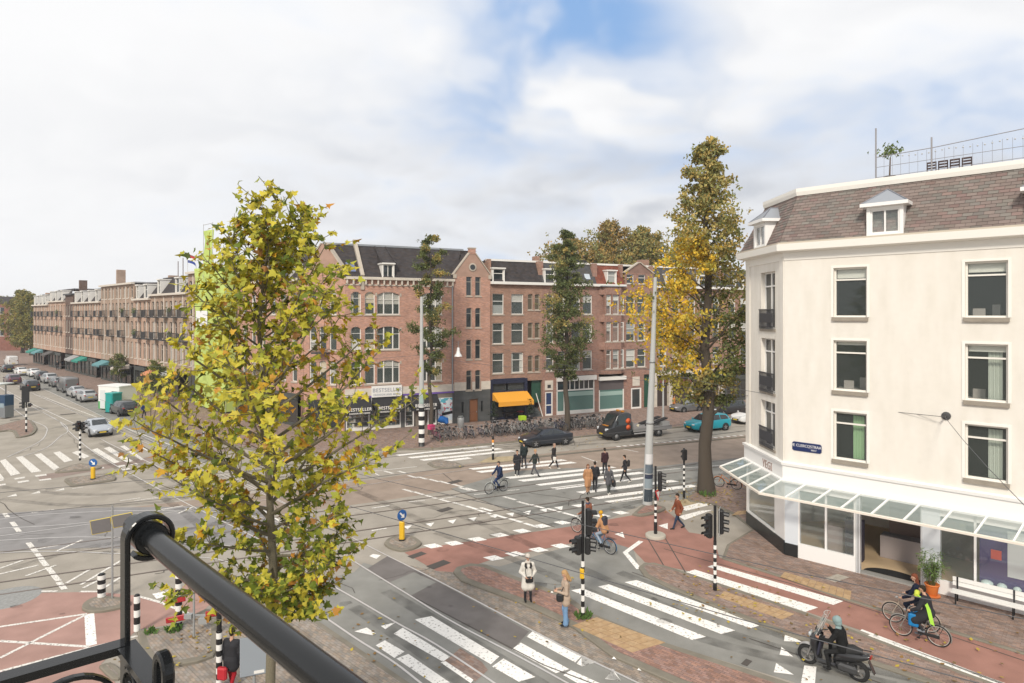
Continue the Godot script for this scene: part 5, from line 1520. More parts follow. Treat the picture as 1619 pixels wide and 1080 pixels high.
	var bowl := MB.new()
	for q in [[7.4, 0.2], [7.85, 0.16], [8.3, 0.13], [8.62, 0.1]]: bowl.lathe([Vector2(q[1] * 0.5, 0.72), Vector2(q[1], 0.80), Vector2(q[1] * 0.95, 0.88), Vector2(q[1] * 0.5, 0.94), Vector2(0, 0.95)], 14, Vector3(q[0], 0, -0.24))
	ob("porcelain", bowl, plain(0.55, 0.66, 0.64, 0.2), b)
	piece("display_shelf", b, plain(0.5, 0.55, 0.56, 0.4), [[7.12, 0.62, -0.42, 9.38, 0.72, -0.1]])
	# shop front on the chamfer
	piece("plinth_stone", ch, blackstone, [[0, 0, -0.3, 1.35, 0.70, 0.02], [1.36, 0, -0.3, 2.75, 0.70, 0.02], [2.76, 0, -0.3, CL - 0.02, 0.70, 0.02]])
	var s3 := piece("shop_window", ch, white, [[0.0, 0.7, -0.14, 0.12, 3.42, -0.02], [CL - 1.05, 0.7, -0.14, CL - 0.9, 3.42, -0.02], [0.12, 0.7, -0.14, CL - 1.05, 0.78, 0.0], [0.12, 3.1, -0.14, CL - 1.05, 3.42, -0.02]])
	piece("pane", s3, glass, [[0.12, 0.78, -0.08, CL - 1.05, 3.1, -0.07]])
	piece("pier", ch, white, [[CL - 0.9, 0.7, -0.3, CL - 0.02, 3.42, -0.02]])
	# street name plate
	var pm := MB.new()
	var pp := PackedVector2Array([Vector2(-0.62, -0.14), Vector2(-0.56, -0.2), Vector2(0.56, -0.2), Vector2(0.62, -0.14), Vector2(0.62, 0.14), Vector2(0.56, 0.2), Vector2(-0.56, 0.2), Vector2(-0.62, 0.14)])
	pm.prism(pp, 0, 0.03)
	var plate := ob("street_name_plate", pm, plain(0.012, 0.025, 0.10, 0.3), b)
	plate.position = Vector3(0.98, 5.08, 0.0)
	words("lettering", plate, "DE CLERCQSTRAAT", 0.12, white, Vector3(0, 0.05, 0.032), false, 0.004)
	words("lettering", plate, "WEST", 0.07, white, Vector3(0.3, -0.1, 0.032), false, 0.004)
	# bracket for the overhead wires
	var br := MB.new()
	br.tube([Vector3(6.15, 7.05, 0), Vector3(6.15, 7.05, 0.35)], 0.035, 8)
	br.lathe([Vector2(0.0, -0.02), Vector2(0.16, -0.02), Vector2(0.16, 0.02), Vector2(0, 0.02)], 12, Vector3(6.15, 7.05, 0.02), Basis(Vector3.RIGHT, PI / 2))
	ob("wire_anchor", br, plain(0.06, 0.06, 0.06, 0.5), b)
	# roof terrace
	var post := plain(0.30, 0.29, 0.30, 0.5, 0.3)
	for p in [[3.2, 2.6], [5.3, 1.8], [9.0, 2.8]]:
		var m2 := MB.new(); m2.tube([Vector3(p[0], 16.6, -2.2), Vector3(p[0], 16.7 + p[1], -2.2)], 0.035, 6)
		ob("terrace_post", m2, post, b)
	var rl := MB.new()
	rl.tube([Vector3(3.2, 18.0, -2.2), Vector3(5.3, 18.05, -2.2), Vector3(9.0, 18.3, -2.2), Vector3(14, 18.4, -2.2)], 0.018, 6)
	rl.tube([Vector3(3.2, 17.55, -2.2), Vector3(14, 17.6, -2.2)], 0.012, 6)
	rl.tube([Vector3(3.2, 17.1, -2.2), Vector3(14, 17.15, -2.2)], 0.012, 6)
	for k in 34: rl.tube([Vector3(3.2 + k * 0.32, 16.7, -2.2), Vector3(3.2 + k * 0.32, 17.98, -2.2)], 0.006, 4)
	ob("terrace_railing", rl, post, b)
	var lt := MB.new()
	for k in 26: lt.lathe([Vector2(0.0, -0.06), Vector2(0.035, -0.03), Vector2(0.03, 0), Vector2(0, 0.02)], 6, Vector3(4.0 + k * 0.24, 17.95 - 0.08 * sin(PI * fmod(k * 0.125, 1.0)), -2.17))
	ob("festoon_bulbs", lt, plain(0.5, 0.5, 0.5, 0.3), b)
	var w2 := (Basis(Vector3.UP, yawf) * Vector3(3.65, 16.7, -2.6)) + q1
	var tr := thing("terrace_tree", "small round potted tree standing on the roof terrace", "potted plant", w2)
	var pot := MB.new(); pot.lathe([Vector2(0.16, 0), Vector2(0.22, 0.42), Vector2(0.24, 0.42), Vector2(0.24, 0.46), Vector2(0, 0.44)], 12)
	ob("pot", pot, plain(0.05, 0.04, 0.04), tr)
	var st := MB.new(); st.tube([Vector3(0, 0.4, 0), Vector3(0.03, 1.3, 0)], [0.035, 0.025], 6)
	ob("stem", st, plain(0.12, 0.08, 0.05), tr)
	var fl := MB.new()
	var r := RandomNumberGenerator.new(); r.seed = 5
	for k in 160:
		var d := Vector3(r.randfn(), r.randfn() * 0.75, r.randfn()) * 0.19 + Vector3(0.02, 1.55, 0)
		var e := Vector3(r.randf_range(-1, 1), r.randf_range(-1, 1), r.randf_range(-1, 1)).normalized() * 0.07
		fl.tri(d - e, d + e, d + Vector3(-e.z, 0.1, e.x))
	ob("foliage", fl, plain(0.13, 0.17, 0.05), tr)
	for k in 4:
		var cp := (Basis(Vector3.UP, yawf) * Vector3(5.15 + k * 0.42, 16.7, -2.9)) + q1
		var cmb := MB.new()
		cmb.b2(Vector3(-0.18, 0.42, -0.2), Vector3(0.18, 0.46, 0.2))
		for sx in [-0.16, 0.16]:
			for sz in [-0.18, 0.18]: cmb.b2(Vector3(sx - 0.02, 0, sz - 0.02), Vector3(sx + 0.02, 0.9 if sz < 0 else 0.42, sz + 0.02))
		for y in [0.62, 0.74, 0.86]: cmb.b2(Vector3(-0.18, y, -0.2), Vector3(0.18, y + 0.07, -0.16))
		var chair := thing("terrace_chair", "dark slatted chair on the roof terrace, " + ["first", "second", "third", "fourth"][k] + " from the potted tree", "chair", cp, yawf, "terrace chairs")
		ob("frame", cmb, plain(0.06, 0.035, 0.03), chair)

func offset_line(p: Array, d: float) -> Array:   # a plan line shifted outwards (towards the street side) by d
	var o := []
	for k in p.size():
		var e0: Vector3 = (p[k] - p[maxi(k - 1, 0)]) if k > 0 else (p[1] - p[0])
		var e1: Vector3 = (p[mini(k + 1, p.size() - 1)] - p[k]) if k < p.size() - 1 else e0
		var n0 := e0.normalized().cross(Vector3.UP); var n1 := e1.normalized().cross(Vector3.UP)
		var bi := (n0 + n1).normalized()
		o.append(p[k] + bi * d / maxf(bi.dot(n0), 0.4))
	return o
func sweep(called: String, parent: Node, m: Material, p: Array, prof: Array) -> MeshInstance3D:   # prof: [outwards, height], a profile carried along the plan line
	var mb := MB.new()
	var rings := []
	for q in prof:
		var o := offset_line(p, q[0])
		var r := []
		for k in o: r.append(k + Vector3.UP * q[1])
		rings.append(r)
	for j in rings.size() - 1:
		for k in p.size() - 1: mb.quad(rings[j][k], rings[j][k + 1], rings[j + 1][k + 1], rings[j + 1][k])
	return ob(called, mb, m, parent)
func shingles(parent: Node, lo: Array, hi: Array, y0: float, y1: float) -> void:
	var mb := MB.new()
	var r := RandomNumberGenerator.new(); r.seed = 31
	for s in 3:
		var a: Vector3 = lo[s] + Vector3.UP * y0; var b: Vector3 = lo[s + 1] + Vector3.UP * y0
		var c: Vector3 = hi[s + 1] + Vector3.UP * y1; var d: Vector3 = hi[s] + Vector3.UP * y1
		var n := (b - a).cross(d - a).normalized()
		var rowsn := 17
		var wide := maxf(a.distance_to(b), c.distance_to(d))
		var cols := int(wide / 0.33)
		for j in rowsn:
			var v0 := float(j) / rowsn; var v1 := float(j + 1) / rowsn
			var l0 := a.lerp(d, v0); var r0 := b.lerp(c, v0); var l1 := a.lerp(d, v1); var r1 := b.lerp(c, v1)
			for i in cols + 1:
				var off := 0.5 if j % 2 else 0.0
				var f0 := clampf((i - off) / cols, 0, 1); var f1 := clampf((i + 1 - off) / cols, 0, 1)
				if f1 - f0 < 0.1 / cols: continue
				f1 -= 0.018 / cols * 2.0
				var k := r.randf_range(0.84, 1.16)
				var t := r.randf()
				mb.col = Color(0.205, 0.165, 0.148) * k if t < 0.55 else (Color(0.190, 0.172, 0.155) * k if t < 0.82 else Color(0.215, 0.155, 0.14) * k)
				var up := n * (0.016 + 0.006 * r.randf())
				var p0 := l0.lerp(r0, f0) + up; var p1 := l0.lerp(r0, f1) + up
				var p2 := l1.lerp(r1, f1) + n * 0.003; var p3 := l1.lerp(r1, f0) + n * 0.003
				mb.quad(p0, p1, p2, p3)
				mb.quad(p0 - up, p1 - up, p1, p0)
	kind(ob("shingle", mb, vertex_paint(0.85), parent), "stuff")
func mansard_dormer(parent: Node, at: Vector3, _t: float, white: Material, zinc: Material, glass: Material) -> void:
	var o := part("dormer", parent, at)
	var w := 1.33; var h := 1.22
	piece("dormer_wall", o, white, [[-w / 2, 0, -0.6, -w / 2 + 0.14, h, 0.1], [w / 2 - 0.14, 0, -0.6, w / 2, h, 0.1], [-w / 2 + 0.14, 0, -0.1, w / 2 - 0.14, 0.12, 0.1], [-w / 2 + 0.14, h - 0.12, -0.1, w / 2 - 0.14, h, 0.1]])
	piece("dormer_cheek", o, zinc, [[-w / 2 + 0.02, 0, -1.4, -w / 2 + 0.1, h, -0.6]])
	piece("dormer_cheek", o, zinc, [[w / 2 - 0.1, 0, -1.4, w / 2 - 0.02, h, -0.6]])
	var wn := piece("dormer_window", o, white, [[-0.03, 0.12, -0.02, 0.03, h - 0.12, 0.05], [-0.53, 0.12, -0.02, -0.46, h - 0.12, 0.05], [0.46, 0.12, -0.02, 0.53, h - 0.12, 0.05], [-0.46, 0.12, -0.02, -0.03, 0.18, 0.05], [0.03, 0.12, -0.02, 0.46, 0.18, 0.05], [-0.46, h - 0.18, -0.02, -0.03, h - 0.12, 0.05], [0.03, h - 0.18, -0.02, 0.46, h - 0.12, 0.05]])
	for x in [-0.245, 0.245]: piece("pane", wn, glass, [[x - 0.215, 0.18, 0.0, x + 0.215, h - 0.18, 0.01]])
	piece("dormer_room", o, plain(0.42, 0.42, 0.36), [[-0.52, 0.1, -0.5, 0.52, h - 0.1, -0.45]])
	piece("dormer_eave", o, white, [[-w / 2 - 0.2, h, -1.2, w / 2 + 0.2, h + 0.14, 0.32]])
	var r := MB.new()
	var y := h + 0.14
	var e := w / 2 + 0.16
	var p := Vector3(0, y + 0.62, -0.45)
	r.tri(Vector3(-e, y, 0.28), Vector3(e, y, 0.28), p)
	r.quad(Vector3(e, y, 0.28), Vector3(e, y, -1.2), Vector3(0, y + 0.62, -1.2), p)
	r.quad(Vector3(-e, y, -1.2), Vector3(-e, y, 0.28), p, Vector3(0, y + 0.62, -1.2))
	ob("dormer_roof", r, zinc, o)
	var hips := MB.new()
	hips.tube([Vector3(-e, y, 0.28), p], 0.03, 6); hips.tube([Vector3(e, y, 0.28), p], 0.03, 6); hips.tube([p, Vector3(0, y + 0.62, -1.2)], 0.03, 6)
	ob("dormer_hip", hips, plain(0.2, 0.21, 0.24, 0.5, 0.3), o)

# ---------- trees ----------
func leaf_shape(mb: MB, s: float, bend: float) -> void:   # a five-lobed leaf lying in x-y with its stalk at the origin
	var o := [[0.0, 0.0], [0.22, 0.06], [0.50, 0.02], [0.40, 0.22], [0.62, 0.50], [0.36, 0.50], [0.24, 0.62], [0.16, 0.86], [0.0, 1.05]]
	var pts := []
	for p in o: pts.append(Vector3(p[0] * s, p[1] * s, -bend * s * p[0] * p[0] + bend * 0.5 * s * p[1] * p[1]))
	var mid := Vector3(0, 0.35 * s, 0.06 * bend * s)
	for k in pts.size() - 1:
		var a: Vector3 = pts[k]; var b: Vector3 = pts[k + 1]
		mb.tri(mid, a, b)
		mb.tri(mid, Vector3(-b.x, b.y, b.z), Vector3(-a.x, a.y, a.z))
func leaf_material() -> StandardMaterial3D:
	if not mats.has("leaf"):
		var m := StandardMaterial3D.new()
		m.vertex_color_use_as_albedo = true
		m.roughness = 0.55
		m.metallic_specular = 0.35
		m.backlight_enabled = true
		m.backlight = Color(0.75, 0.7, 0.32)
		mats["leaf"] = m
	return mats["leaf"]
func limb(mb: MB, a: Vector3, dir: Vector3, length: float, r0: float, r1: float, rise: float, wob: float, n := 7, keep = null) -> Array:
	var path := [a]
	var rad := [r0]
	var d := dir.normalized()
	for k in n:
		d = (d + Vector3(rng.randf_range(-wob, wob), rise / n + rng.randf_range(-wob, wob) * 0.4, rng.randf_range(-wob, wob))).normalized()
		if keep != null and k > 2 and not keep.call(path[-1] + d * length / n): break
		path.append(path[-1] + d * length / n)
		rad.append(lerpf(r0, r1, float(k + 1) / n))
	mb.tube(path, rad, 7 if r0 > 0.03 else 5, false)
	return path

func trees() -> void:
	rng.seed = 42
	plane_tree()
	rng.seed = 5
	var bark := grainy("street tree bark", 0.085, 0.07, 0.055, 0.3, 0.6, 0.95, 1.0, 0.0, 0.06)
	# tall street tree on the right, yellow on its lower left side
	var big := g(1118, 781)
	var yellow := [Color(0.66, 0.44, 0.04), Color(0.72, 0.48, 0.045), Color(0.58, 0.44, 0.06), Color(0.42, 0.37, 0.07)]
	var olive := [Color(0.338, 0.286, 0.098), Color(0.260, 0.260, 0.098), Color(0.195, 0.215, 0.085), Color(0.429, 0.312, 0.104), Color(0.221, 0.234, 0.091)]
	var tan := [Color(0.525, 0.400, 0.138), Color(0.413, 0.338, 0.125), Color(0.312, 0.300, 0.112), Color(0.237, 0.250, 0.100)]
	var green := [Color(0.150, 0.182, 0.065), Color(0.189, 0.215, 0.078), Color(0.117, 0.143, 0.055), Color(0.247, 0.234, 0.078)]
	tree("tall_street_tree", "tallest street tree, olive above and bright yellow on its lower left side", big, 21.6, 0.42,
		[[5.6, 1.2], [7.0, 2.6], [8.5, 3.4], [10.5, 3.7], [12.5, 3.5], [14.2, 2.7], [15.5, 2.5], [17.0, 2.3], [18.5, 1.7], [20.0, 1.1], [21.2, 0.6], [21.7, 0.25]],
		4700, 0.19, bark, func(p: Vector3, h: float, r: float) -> Color:
			var left := p.x
			if h < 15.2 + r * 2.0 and h > 7.6 and left < -0.1 + 0.5 * sin(h * 1.9) + (r - 0.5) * 1.0 and rng.randf() < 0.92: return yellow[rng.randi() % 4]
			if h < 9.5 and left < 0.2 and r < 0.5: return yellow[3]
			if h > 13.0: return (tan if r < 0.62 else olive)[rng.randi() % 4]
			return (green if r < 0.75 else olive)[rng.randi() % 4], 0.72, "", 1.3)
	var dg := [Color(0.108, 0.138, 0.050), Color(0.138, 0.168, 0.060), Color(0.084, 0.108, 0.043), Color(0.186, 0.192, 0.072)]
	tree("conical_street_tree", "dark green cone shaped street tree before the flat roofed brick house", g(896, 683), 18.8, 0.26,
		[[4.6, 0.5], [6.0, 1.6], [8.0, 2.5], [10.0, 2.9], [12.0, 2.5], [14.0, 2.0], [16.0, 1.6], [17.5, 1.0], [18.8, 0.3]], 4000, 0.17, bark,
		func(_p: Vector3, h: float, r: float) -> Color: return (dg if r < 0.85 or h < 9.0 else tan)[rng.randi() % 4], 0.45)
	tree("slender_street_tree", "slender sparse street tree beside the striped tram pole", g(681, 689), 18.2, 0.2,
		[[5.4, 0.5], [6.6, 1.2], [8.5, 2.1], [10.2, 2.4], [11.4, 1.5], [12.2, 0.8], [13.4, 1.3], [15.0, 1.5], [16.8, 1.2], [18.2, 0.4]], 2100, 0.17, bark,
		func(_p: Vector3, h: float, r: float) -> Color: return (dg if r < 0.7 else (olive if h > 11.0 else tan))[rng.randi() % 4], 0.6)
	# crowns that rise behind the terrace roofs
	var autumn := [Color(0.375, 0.263, 0.094), Color(0.288, 0.225, 0.088), Color(0.200, 0.194, 0.075), Color(0.463, 0.300, 0.100)]
	var k := 0
	for q in [[905, 378, 96.0, 6.5, "tan tree behind the terrace roofs, the left of the cluster"], [965, 354, 104.0, 8.0, "golden round tree behind the terrace roofs, the highest of the cluster"], [1018, 362, 100.0, 6.2, "greyish green tree behind the terrace roofs, beside the golden one"], [1085, 380, 110.0, 8.0, "dull green tree behind the terrace, half hidden by the tallest street tree"]]:
		var b := Vector3((q[0] - CX) * q[2] / F, 0, -q[2])
		var top := height_at(b, q[1])
		var w: float = q[3]
		var pal: Array = [autumn, autumn, olive, olive][k]
		tree("background_tree", q[4], b, top, 0.4, [[10.0, w * 0.6], [14.0, w], [18.0, w * 0.95], [21.0, w * 0.7], [top - 1.0, w * 0.35], [top, 0.6]], 4200, 0.34, bark,
			func(_p: Vector3, _h: float, r: float) -> Color: return pal[rng.randi() % 4] if r < 0.8 else olive[rng.randi() % 5], 0.85, "trees behind the terrace roofs")
		k += 1
	for q in [[36, 459, 178.0, 5.0, "yellow green tree at the far end of the main street"], [50, 463, 168.0, 3.6, "second yellow green tree at the far end, next to the first row house"], [4, 470, 205.0, 5.0, "pale tree above the roof of the far red building"]]:
		var b := Vector3((q[0] - CX) * q[2] / F, 0, -q[2])
		var top := height_at(b, q[1])
		tree("background_tree", q[4], b, top, 0.4, [[2.5, q[3] * 0.6], [6.0, q[3]], [10.0, q[3]], [14.0, q[3] * 0.8], [top, 0.8]], 2200, 0.42, bark,
			func(_p: Vector3, _h: float, _r: float) -> Color: return [Color(0.28, 0.25, 0.07), Color(0.22, 0.22, 0.06), Color(0.32, 0.26, 0.08), Color(0.17, 0.18, 0.06)][rng.randi() % 4], 0.9)
	for q in [[246, 640, 5.2, 1.7, "small green street tree by the kerb of the far row"], [188, 612, 5.0, 1.5, "small bushy street tree before the middle of the far row"]]:
		tree("small_street_tree", q[4], g(q[0], q[1]), q[2], 0.09, [[1.6, q[3] * 0.5], [2.8, q[3]], [4.2, q[3] * 0.8], [q[2], 0.3]], 500, 0.2, bark,
			func(_p: Vector3, _h: float, _r: float) -> Color: return green[rng.randi() % 4], 0.7)

# profile: [height, radius] of the crown's outline; the tint gets the offset, the height and a random number
func tree(called: String, label: String, at: Vector3, top: float, r0: float, profile: Array, count: int, size: float, bark: Material, tint: Callable, lumpy := 0.6, group := "", bulge := 0.0) -> void:
	var o := thing(called, label, "tree", at, 0.0, group)
	var mb := MB.new()
	var path := [Vector3(0, -0.1, 0)]
	var rad := [r0 * 1.45]
	var n := 14
	for k in range(1, n + 1):
		var h := (top - 0.8) * k / n
		path.append(Vector3(sin(k * 1.3 + top) * 0.12, h, cos(k * 1.7) * 0.10))
		rad.append(maxf(r0 * pow(1.0 - float(k) / (n + 0.6), 0.75), 0.02) if k > 1 else r0)
	mb.tube(path, rad, 12, true)
	var width := func(h: float) -> float:
		for k in profile.size() - 1:
			if h >= profile[k][0] and h <= profile[k + 1][0]: return lerpf(profile[k][1], profile[k + 1][1], (h - profile[k][0]) / (profile[k + 1][0] - profile[k][0]))
		return 0.0
	# boughs end in clumps; leaves gather round them
	var clumps := []
	var boughs := maxi(18, int(count / 70.0))
	var lo: float = profile[0][0]
	var hi: float = profile[-1][0]
	for b in boughs:
		var h := lerpf(lo + 0.2, hi - 0.15, pow((b + 0.5) / boughs, 0.9))
		var w: float = width.call(h)
		var a := b * 2.39996 + rng.randf_range(-0.5, 0.5)
		var reach := w * rng.randf_range(0.45, 1.0)
		var end := Vector3(cos(a) * reach, h + rng.randf_range(-0.2, 0.2), sin(a) * reach)
		if end.x < 0.3 and h > 7.5 and h < 15.0: end.x -= bulge * sin(PI * (h - 7.5) / 7.5)
		var from_h := clampf(h - reach * rng.randf_range(0.5, 1.0), lo * 0.8, hi)
		var start := Vector3(0, from_h, 0)
		var m1 := start.lerp(end, 0.5) + Vector3(rng.randf_range(-0.2, 0.2), rng.randf_range(0, 0.3), rng.randf_range(-0.2, 0.2))
		var rr := maxf(r0 * 0.26 * (1.0 - h / (hi * 1.15)), 0.018)
		mb.tube([start, start.lerp(m1, 0.55) + Vector3(0, -0.06, 0), m1, m1.lerp(end, 0.6), end], [rr * 1.4, rr, rr * 0.75, rr * 0.5, 0.008], 5, false)
		clumps.append([end, maxf(w * 0.34, 0.35) * rng.randf_range(0.75, 1.25), rng.randf()])
		clumps.append([start.lerp(end, 0.62) + Vector3(rng.randf_range(-0.3, 0.3), rng.randf_range(-0.1, 0.35), rng.randf_range(-0.3, 0.3)), maxf(w * 0.30, 0.3) * rng.randf_range(0.7, 1.1), rng.randf()])
	ob("trunk", mb, bark, o)
	var shape := sub_mesh("spray %.2f" % size, func(s: MB) -> void:
		var r := RandomNumberGenerator.new(); r.seed = 77
		for k in 6:
			var b := Basis.from_euler(Vector3(r.randf() * TAU, r.randf() * TAU, r.randf() * TAU))
			s.t = Transform3D(b, Vector3(r.randf_range(-1, 1), r.randf_range(-0.7, 0.7), r.randf_range(-1, 1)) * size * 0.9)
			var w := size * r.randf_range(0.36, 0.5); var l := size * r.randf_range(0.7, 0.95)
			var q := [Vector3(0, 0, 0), Vector3(w, l * 0.45, 0.03), Vector3(0.02, l, 0), Vector3(-w, l * 0.5, 0.03)]
			s.tri(q[0], q[1], q[2]); s.tri(q[0], q[2], q[3]))
	var mm := MultiMesh.new()
	mm.transform_format = MultiMesh.TRANSFORM_3D
	mm.use_colors = true
	mm.mesh = shape
	mm.instance_count = count
	for i in count:
		var c: Array = clumps[rng.randi() % clumps.size()]
		var d := Vector3(rng.randfn(), rng.randfn() * lumpy, rng.randfn()) * 0.56
		var p: Vector3 = c[0] + d * c[1]
		var col: Color = tint.call(p, p.y, c[2])
		var v := rng.randf_range(0.72, 1.25)
		mm.set_instance_transform(i, Transform3D(Basis.from_euler(Vector3(rng.randf() * TAU, rng.randf() * TAU, rng.randf() * TAU)).scaled(Vector3.ONE * rng.randf_range(0.75, 1.2)), p))
		mm.set_instance_color(i, Color(col.r * v, col.g * v, col.b * v))
	var lv := MultiMeshInstance3D.new()
	lv.name = "crown"
	lv.multimesh = mm
	lv.material_override = leaf_material()
	kind(lv, "stuff")
	o.add_child(lv)

func plane_tree() -> void:
	var at := Vector3(-4.95, 0, -13.0)
	var o := thing("plane_tree", "young plane tree with large yellow green leaves in front of the balcony", "tree", at)
	var bark := grainy("plane bark", 0.17, 0.15, 0.105, 0.35, 0.5, 0.9, 0.6, 0.0, 0.03)
	var mb := MB.new()
	var trunk := [Vector3(0.02, 0, 0), Vector3(0, 1.5, 0), Vector3(-0.02, 3.0, 0.02), Vector3(0.02, 4.5, 0.03), Vector3(0.06, 5.6, 0.02), Vector3(0.0, 6.6, 0), Vector3(-0.06, 7.6, -0.03), Vector3(-0.12, 8.6, 0.02), Vector3(-0.16, 9.6, 0.0), Vector3(-0.24, 10.6, 0.03), Vector3(-0.18, 11.5, 0.0), Vector3(-0.05, 12.4, 0.02), Vector3(0.12, 13.3, 0)]
	mb.tube(trunk, [0.14, 0.115, 0.10, 0.094, 0.088, 0.075, 0.066, 0.056, 0.047, 0.038, 0.029, 0.02, 0.01], 12, true)
	var half := [[4.9, 0.7], [5.3, 1.25], [6.0, 1.65], [6.7, 2.0], [7.3, 2.45], [8.0, 2.75], [8.6, 2.75], [9.4, 2.25], [10.2, 1.85], [11.2, 1.5], [12.2, 1.2], [12.9, 0.85], [13.6, 0.4], [13.9, 0.05]]
	var width := func(h: float) -> float:
		for k in half.size() - 1:
			if h >= half[k][0] and h <= half[k + 1][0]: return lerpf(half[k][1], half[k + 1][1], (h - half[k][0]) / (half[k + 1][0] - half[k][0]))
		return 0.05
	var inside := func(q: Vector3) -> bool:
		var cx2 := 0.06 + (q.y - 5.0) * 0.018 - (0.15 if q.y > 7.0 and q.y < 9.6 else 0.0)
		return Vector2(q.x - cx2, q.z).length() < width.call(q.y) * (1.15 if q.y < 10.5 else 1.08) * (1.0 + 0.15 * sin(atan2(q.z, q.x) * 3.0 + q.y * 2.2))
	var tips := []      # [position, direction]
	var n := 68
	for b in n:
		var hb := lerpf(4.85, 12.4, pow(float(b) / n, 1.12))
		var i := 0
		while i < trunk.size() - 2 and trunk[i + 1].y < hb: i += 1
		var s: Vector3 = (trunk[i] as Vector3).lerp(trunk[i + 1], (hb - trunk[i].y) / (trunk[i + 1].y - trunk[i].y))
		var a := b * 2.39996 + rng.randf_range(-0.35, 0.35)
		var up := lerpf(0.25, 1.2, float(b) / n)
		if b < 14: up = rng.randf_range(-0.12, 0.35)
		var w: float = width.call(clampf(hb + 0.5, 5.0, 13.5))
		var length := w * rng.randf_range(0.9, 1.3) * sqrt(1 + up * up) * 0.96
		var dir := Vector3(cos(a), up * 0.8, sin(a))
		var p := limb(mb, s, dir, length, maxf(0.036 * (1.0 - hb / 17.0) * length / 1.6, 0.014), 0.008, up * 0.5, 0.16, 8, inside)
		for k in range(2, p.size()):
			if not inside.call(p[k]): break
			var m := 3
			for q in m:
				var d: Vector3 = (p[k] - p[k - 1]).normalized()
				var side := Vector3(rng.randf_range(-1, 1), rng.randf_range(-0.3, 0.8), rng.randf_range(-1, 1))
				side = (side - d * side.dot(d)).normalized()
				var tl := rng.randf_range(0.22, 0.6) * (0.7 + length * 0.18)
				var tw := limb(mb, p[k], d * 0.6 + side, tl, 0.009, 0.004, 0.25, 0.22, 4)
				for t in range(1, tw.size()): tips.append([tw[t], (tw[t] - tw[t - 1]).normalized()])
			tips.append([p[k], (p[k] - p[k - 1]).normalized()])
	for k in range(8, trunk.size()):
		for q in 4:
			var side := Vector3(rng.randf_range(-1, 1), rng.randf_range(0.2, 1.0), rng.randf_range(-1, 1))
			var tw := limb(mb, trunk[k], side, rng.randf_range(0.3, 0.7), 0.012, 0.005, 0.3, 0.2, 4)
			for t in range(1, tw.size()): tips.append([tw[t], (tw[t] - tw[t - 1]).normalized()])
	ob("trunk", mb, bark, o)
	var shapes := []
	for k in 4:
		shapes.append(sub_mesh("plane leaf %d" % k, func(m: MB) -> void: leaf_shape(m, 0.142, [0.5, -0.4, 0.9, 0.15][k])))
	var hue := [Color(0.46, 0.42, 0.045), Color(0.37, 0.37, 0.045), Color(0.26, 0.29, 0.035), Color(0.53, 0.45, 0.05), Color(0.125, 0.165, 0.02), Color(0.085, 0.12, 0.018), Color(0.52, 0.30, 0.028), Color(0.46, 0.215, 0.03), Color(0.30, 0.15, 0.05)]
	var places := []
	for t in tips:
		var many := 1 + rng.randi() % 2
		for q in many:
			var h: float = t[0].y
			var out := Vector3(t[0].x, 0, t[0].z).normalized()
			var f := (out * 0.5 + Vector3(0, 0.65, 0.25) + Vector3(rng.randf_range(-1, 1), rng.randf_range(-0.8, 0.8), rng.randf_range(-1, 1)) * 0.75).normalized()   # the face of the leaf
			var y: Vector3 = (t[1] + Vector3(rng.randf_range(-1, 1), rng.randf_range(-1.3, 0.3), rng.randf_range(-1, 1))).normalized()
			y = (y - f * y.dot(f)).normalized()
			var x := y.cross(f)
			var s := rng.randf_range(0.62, 1.18)
			var e := rng.randf()
			var c := 0
			var patch := sin(t[0].x * 2.1 + h * 1.3) + cos(t[0].z * 1.7 - h * 0.9)
			if e < 0.36: c = 0
			elif e < 0.58: c = 1
			elif e < 0.68: c = 2
			elif e < 0.80: c = 3
			elif e < 0.87: c = 4
			elif e < 0.91: c = 5
			else: c = (6 + rng.randi() % 3) if rng.randf() < 0.6 else 3
			if patch > 1.3 and e > 0.6: c = 6 + rng.randi() % 2
			if h < 7.6 and e > 0.35 and c < 4: c = 1 + rng.randi() % 4
			if h < 7.0 and c == 0 and e < 0.2: c = 4
			places.append([Transform3D(Basis(x, y, f) * s, t[0] + Vector3(rng.randf_range(-0.05, 0.05), rng.randf_range(-0.06, 0.05), rng.randf_range(-0.05, 0.05))), c, rng.randi() % 4, rng.randf_range(0.8, 1.2)])
	# the leaves nearest the balcony are single leaves; the others one mass for each shape
	places.sort_custom(func(p, q): return p[0].origin.z > q[0].origin.z)
	var paint := []
	for c in hue:
		var m := StandardMaterial3D.new()
		m.albedo_color = lin(c.r, c.g, c.b)
		m.roughness = 0.5
		m.metallic_specular = 0.4
		m.backlight_enabled = true
		m.backlight = Color(0.75, 0.7, 0.32)
		paint.append(m)
	for k in 300:
		var l := ob("leaf", shapes[places[k][2]], paint[places[k][1]], o)
		l.transform = places[k][0]
	var by := [[], [], [], []]
	for k in range(300, places.size()): by[places[k][2]].append(places[k])
	for s in 4:
		var mm := MultiMesh.new()
		mm.transform_format = MultiMesh.TRANSFORM_3D
		mm.use_colors = true
		mm.mesh = shapes[s]
		mm.instance_count = by[s].size()
		for k in by[s].size():
			mm.set_instance_transform(k, by[s][k][0])
			var c: Color = hue[by[s][k][1]]
			var v: float = by[s][k][3]
			mm.set_instance_color(k, Color(c.r * v, c.g * v, c.b * v))
		var lv := MultiMeshInstance3D.new()
		lv.name = "crown"
		lv.multimesh = mm
		lv.material_override = leaf_material()
		kind(lv, "stuff")
		o.add_child(lv, true)
	print("plane leaves ", places.size())

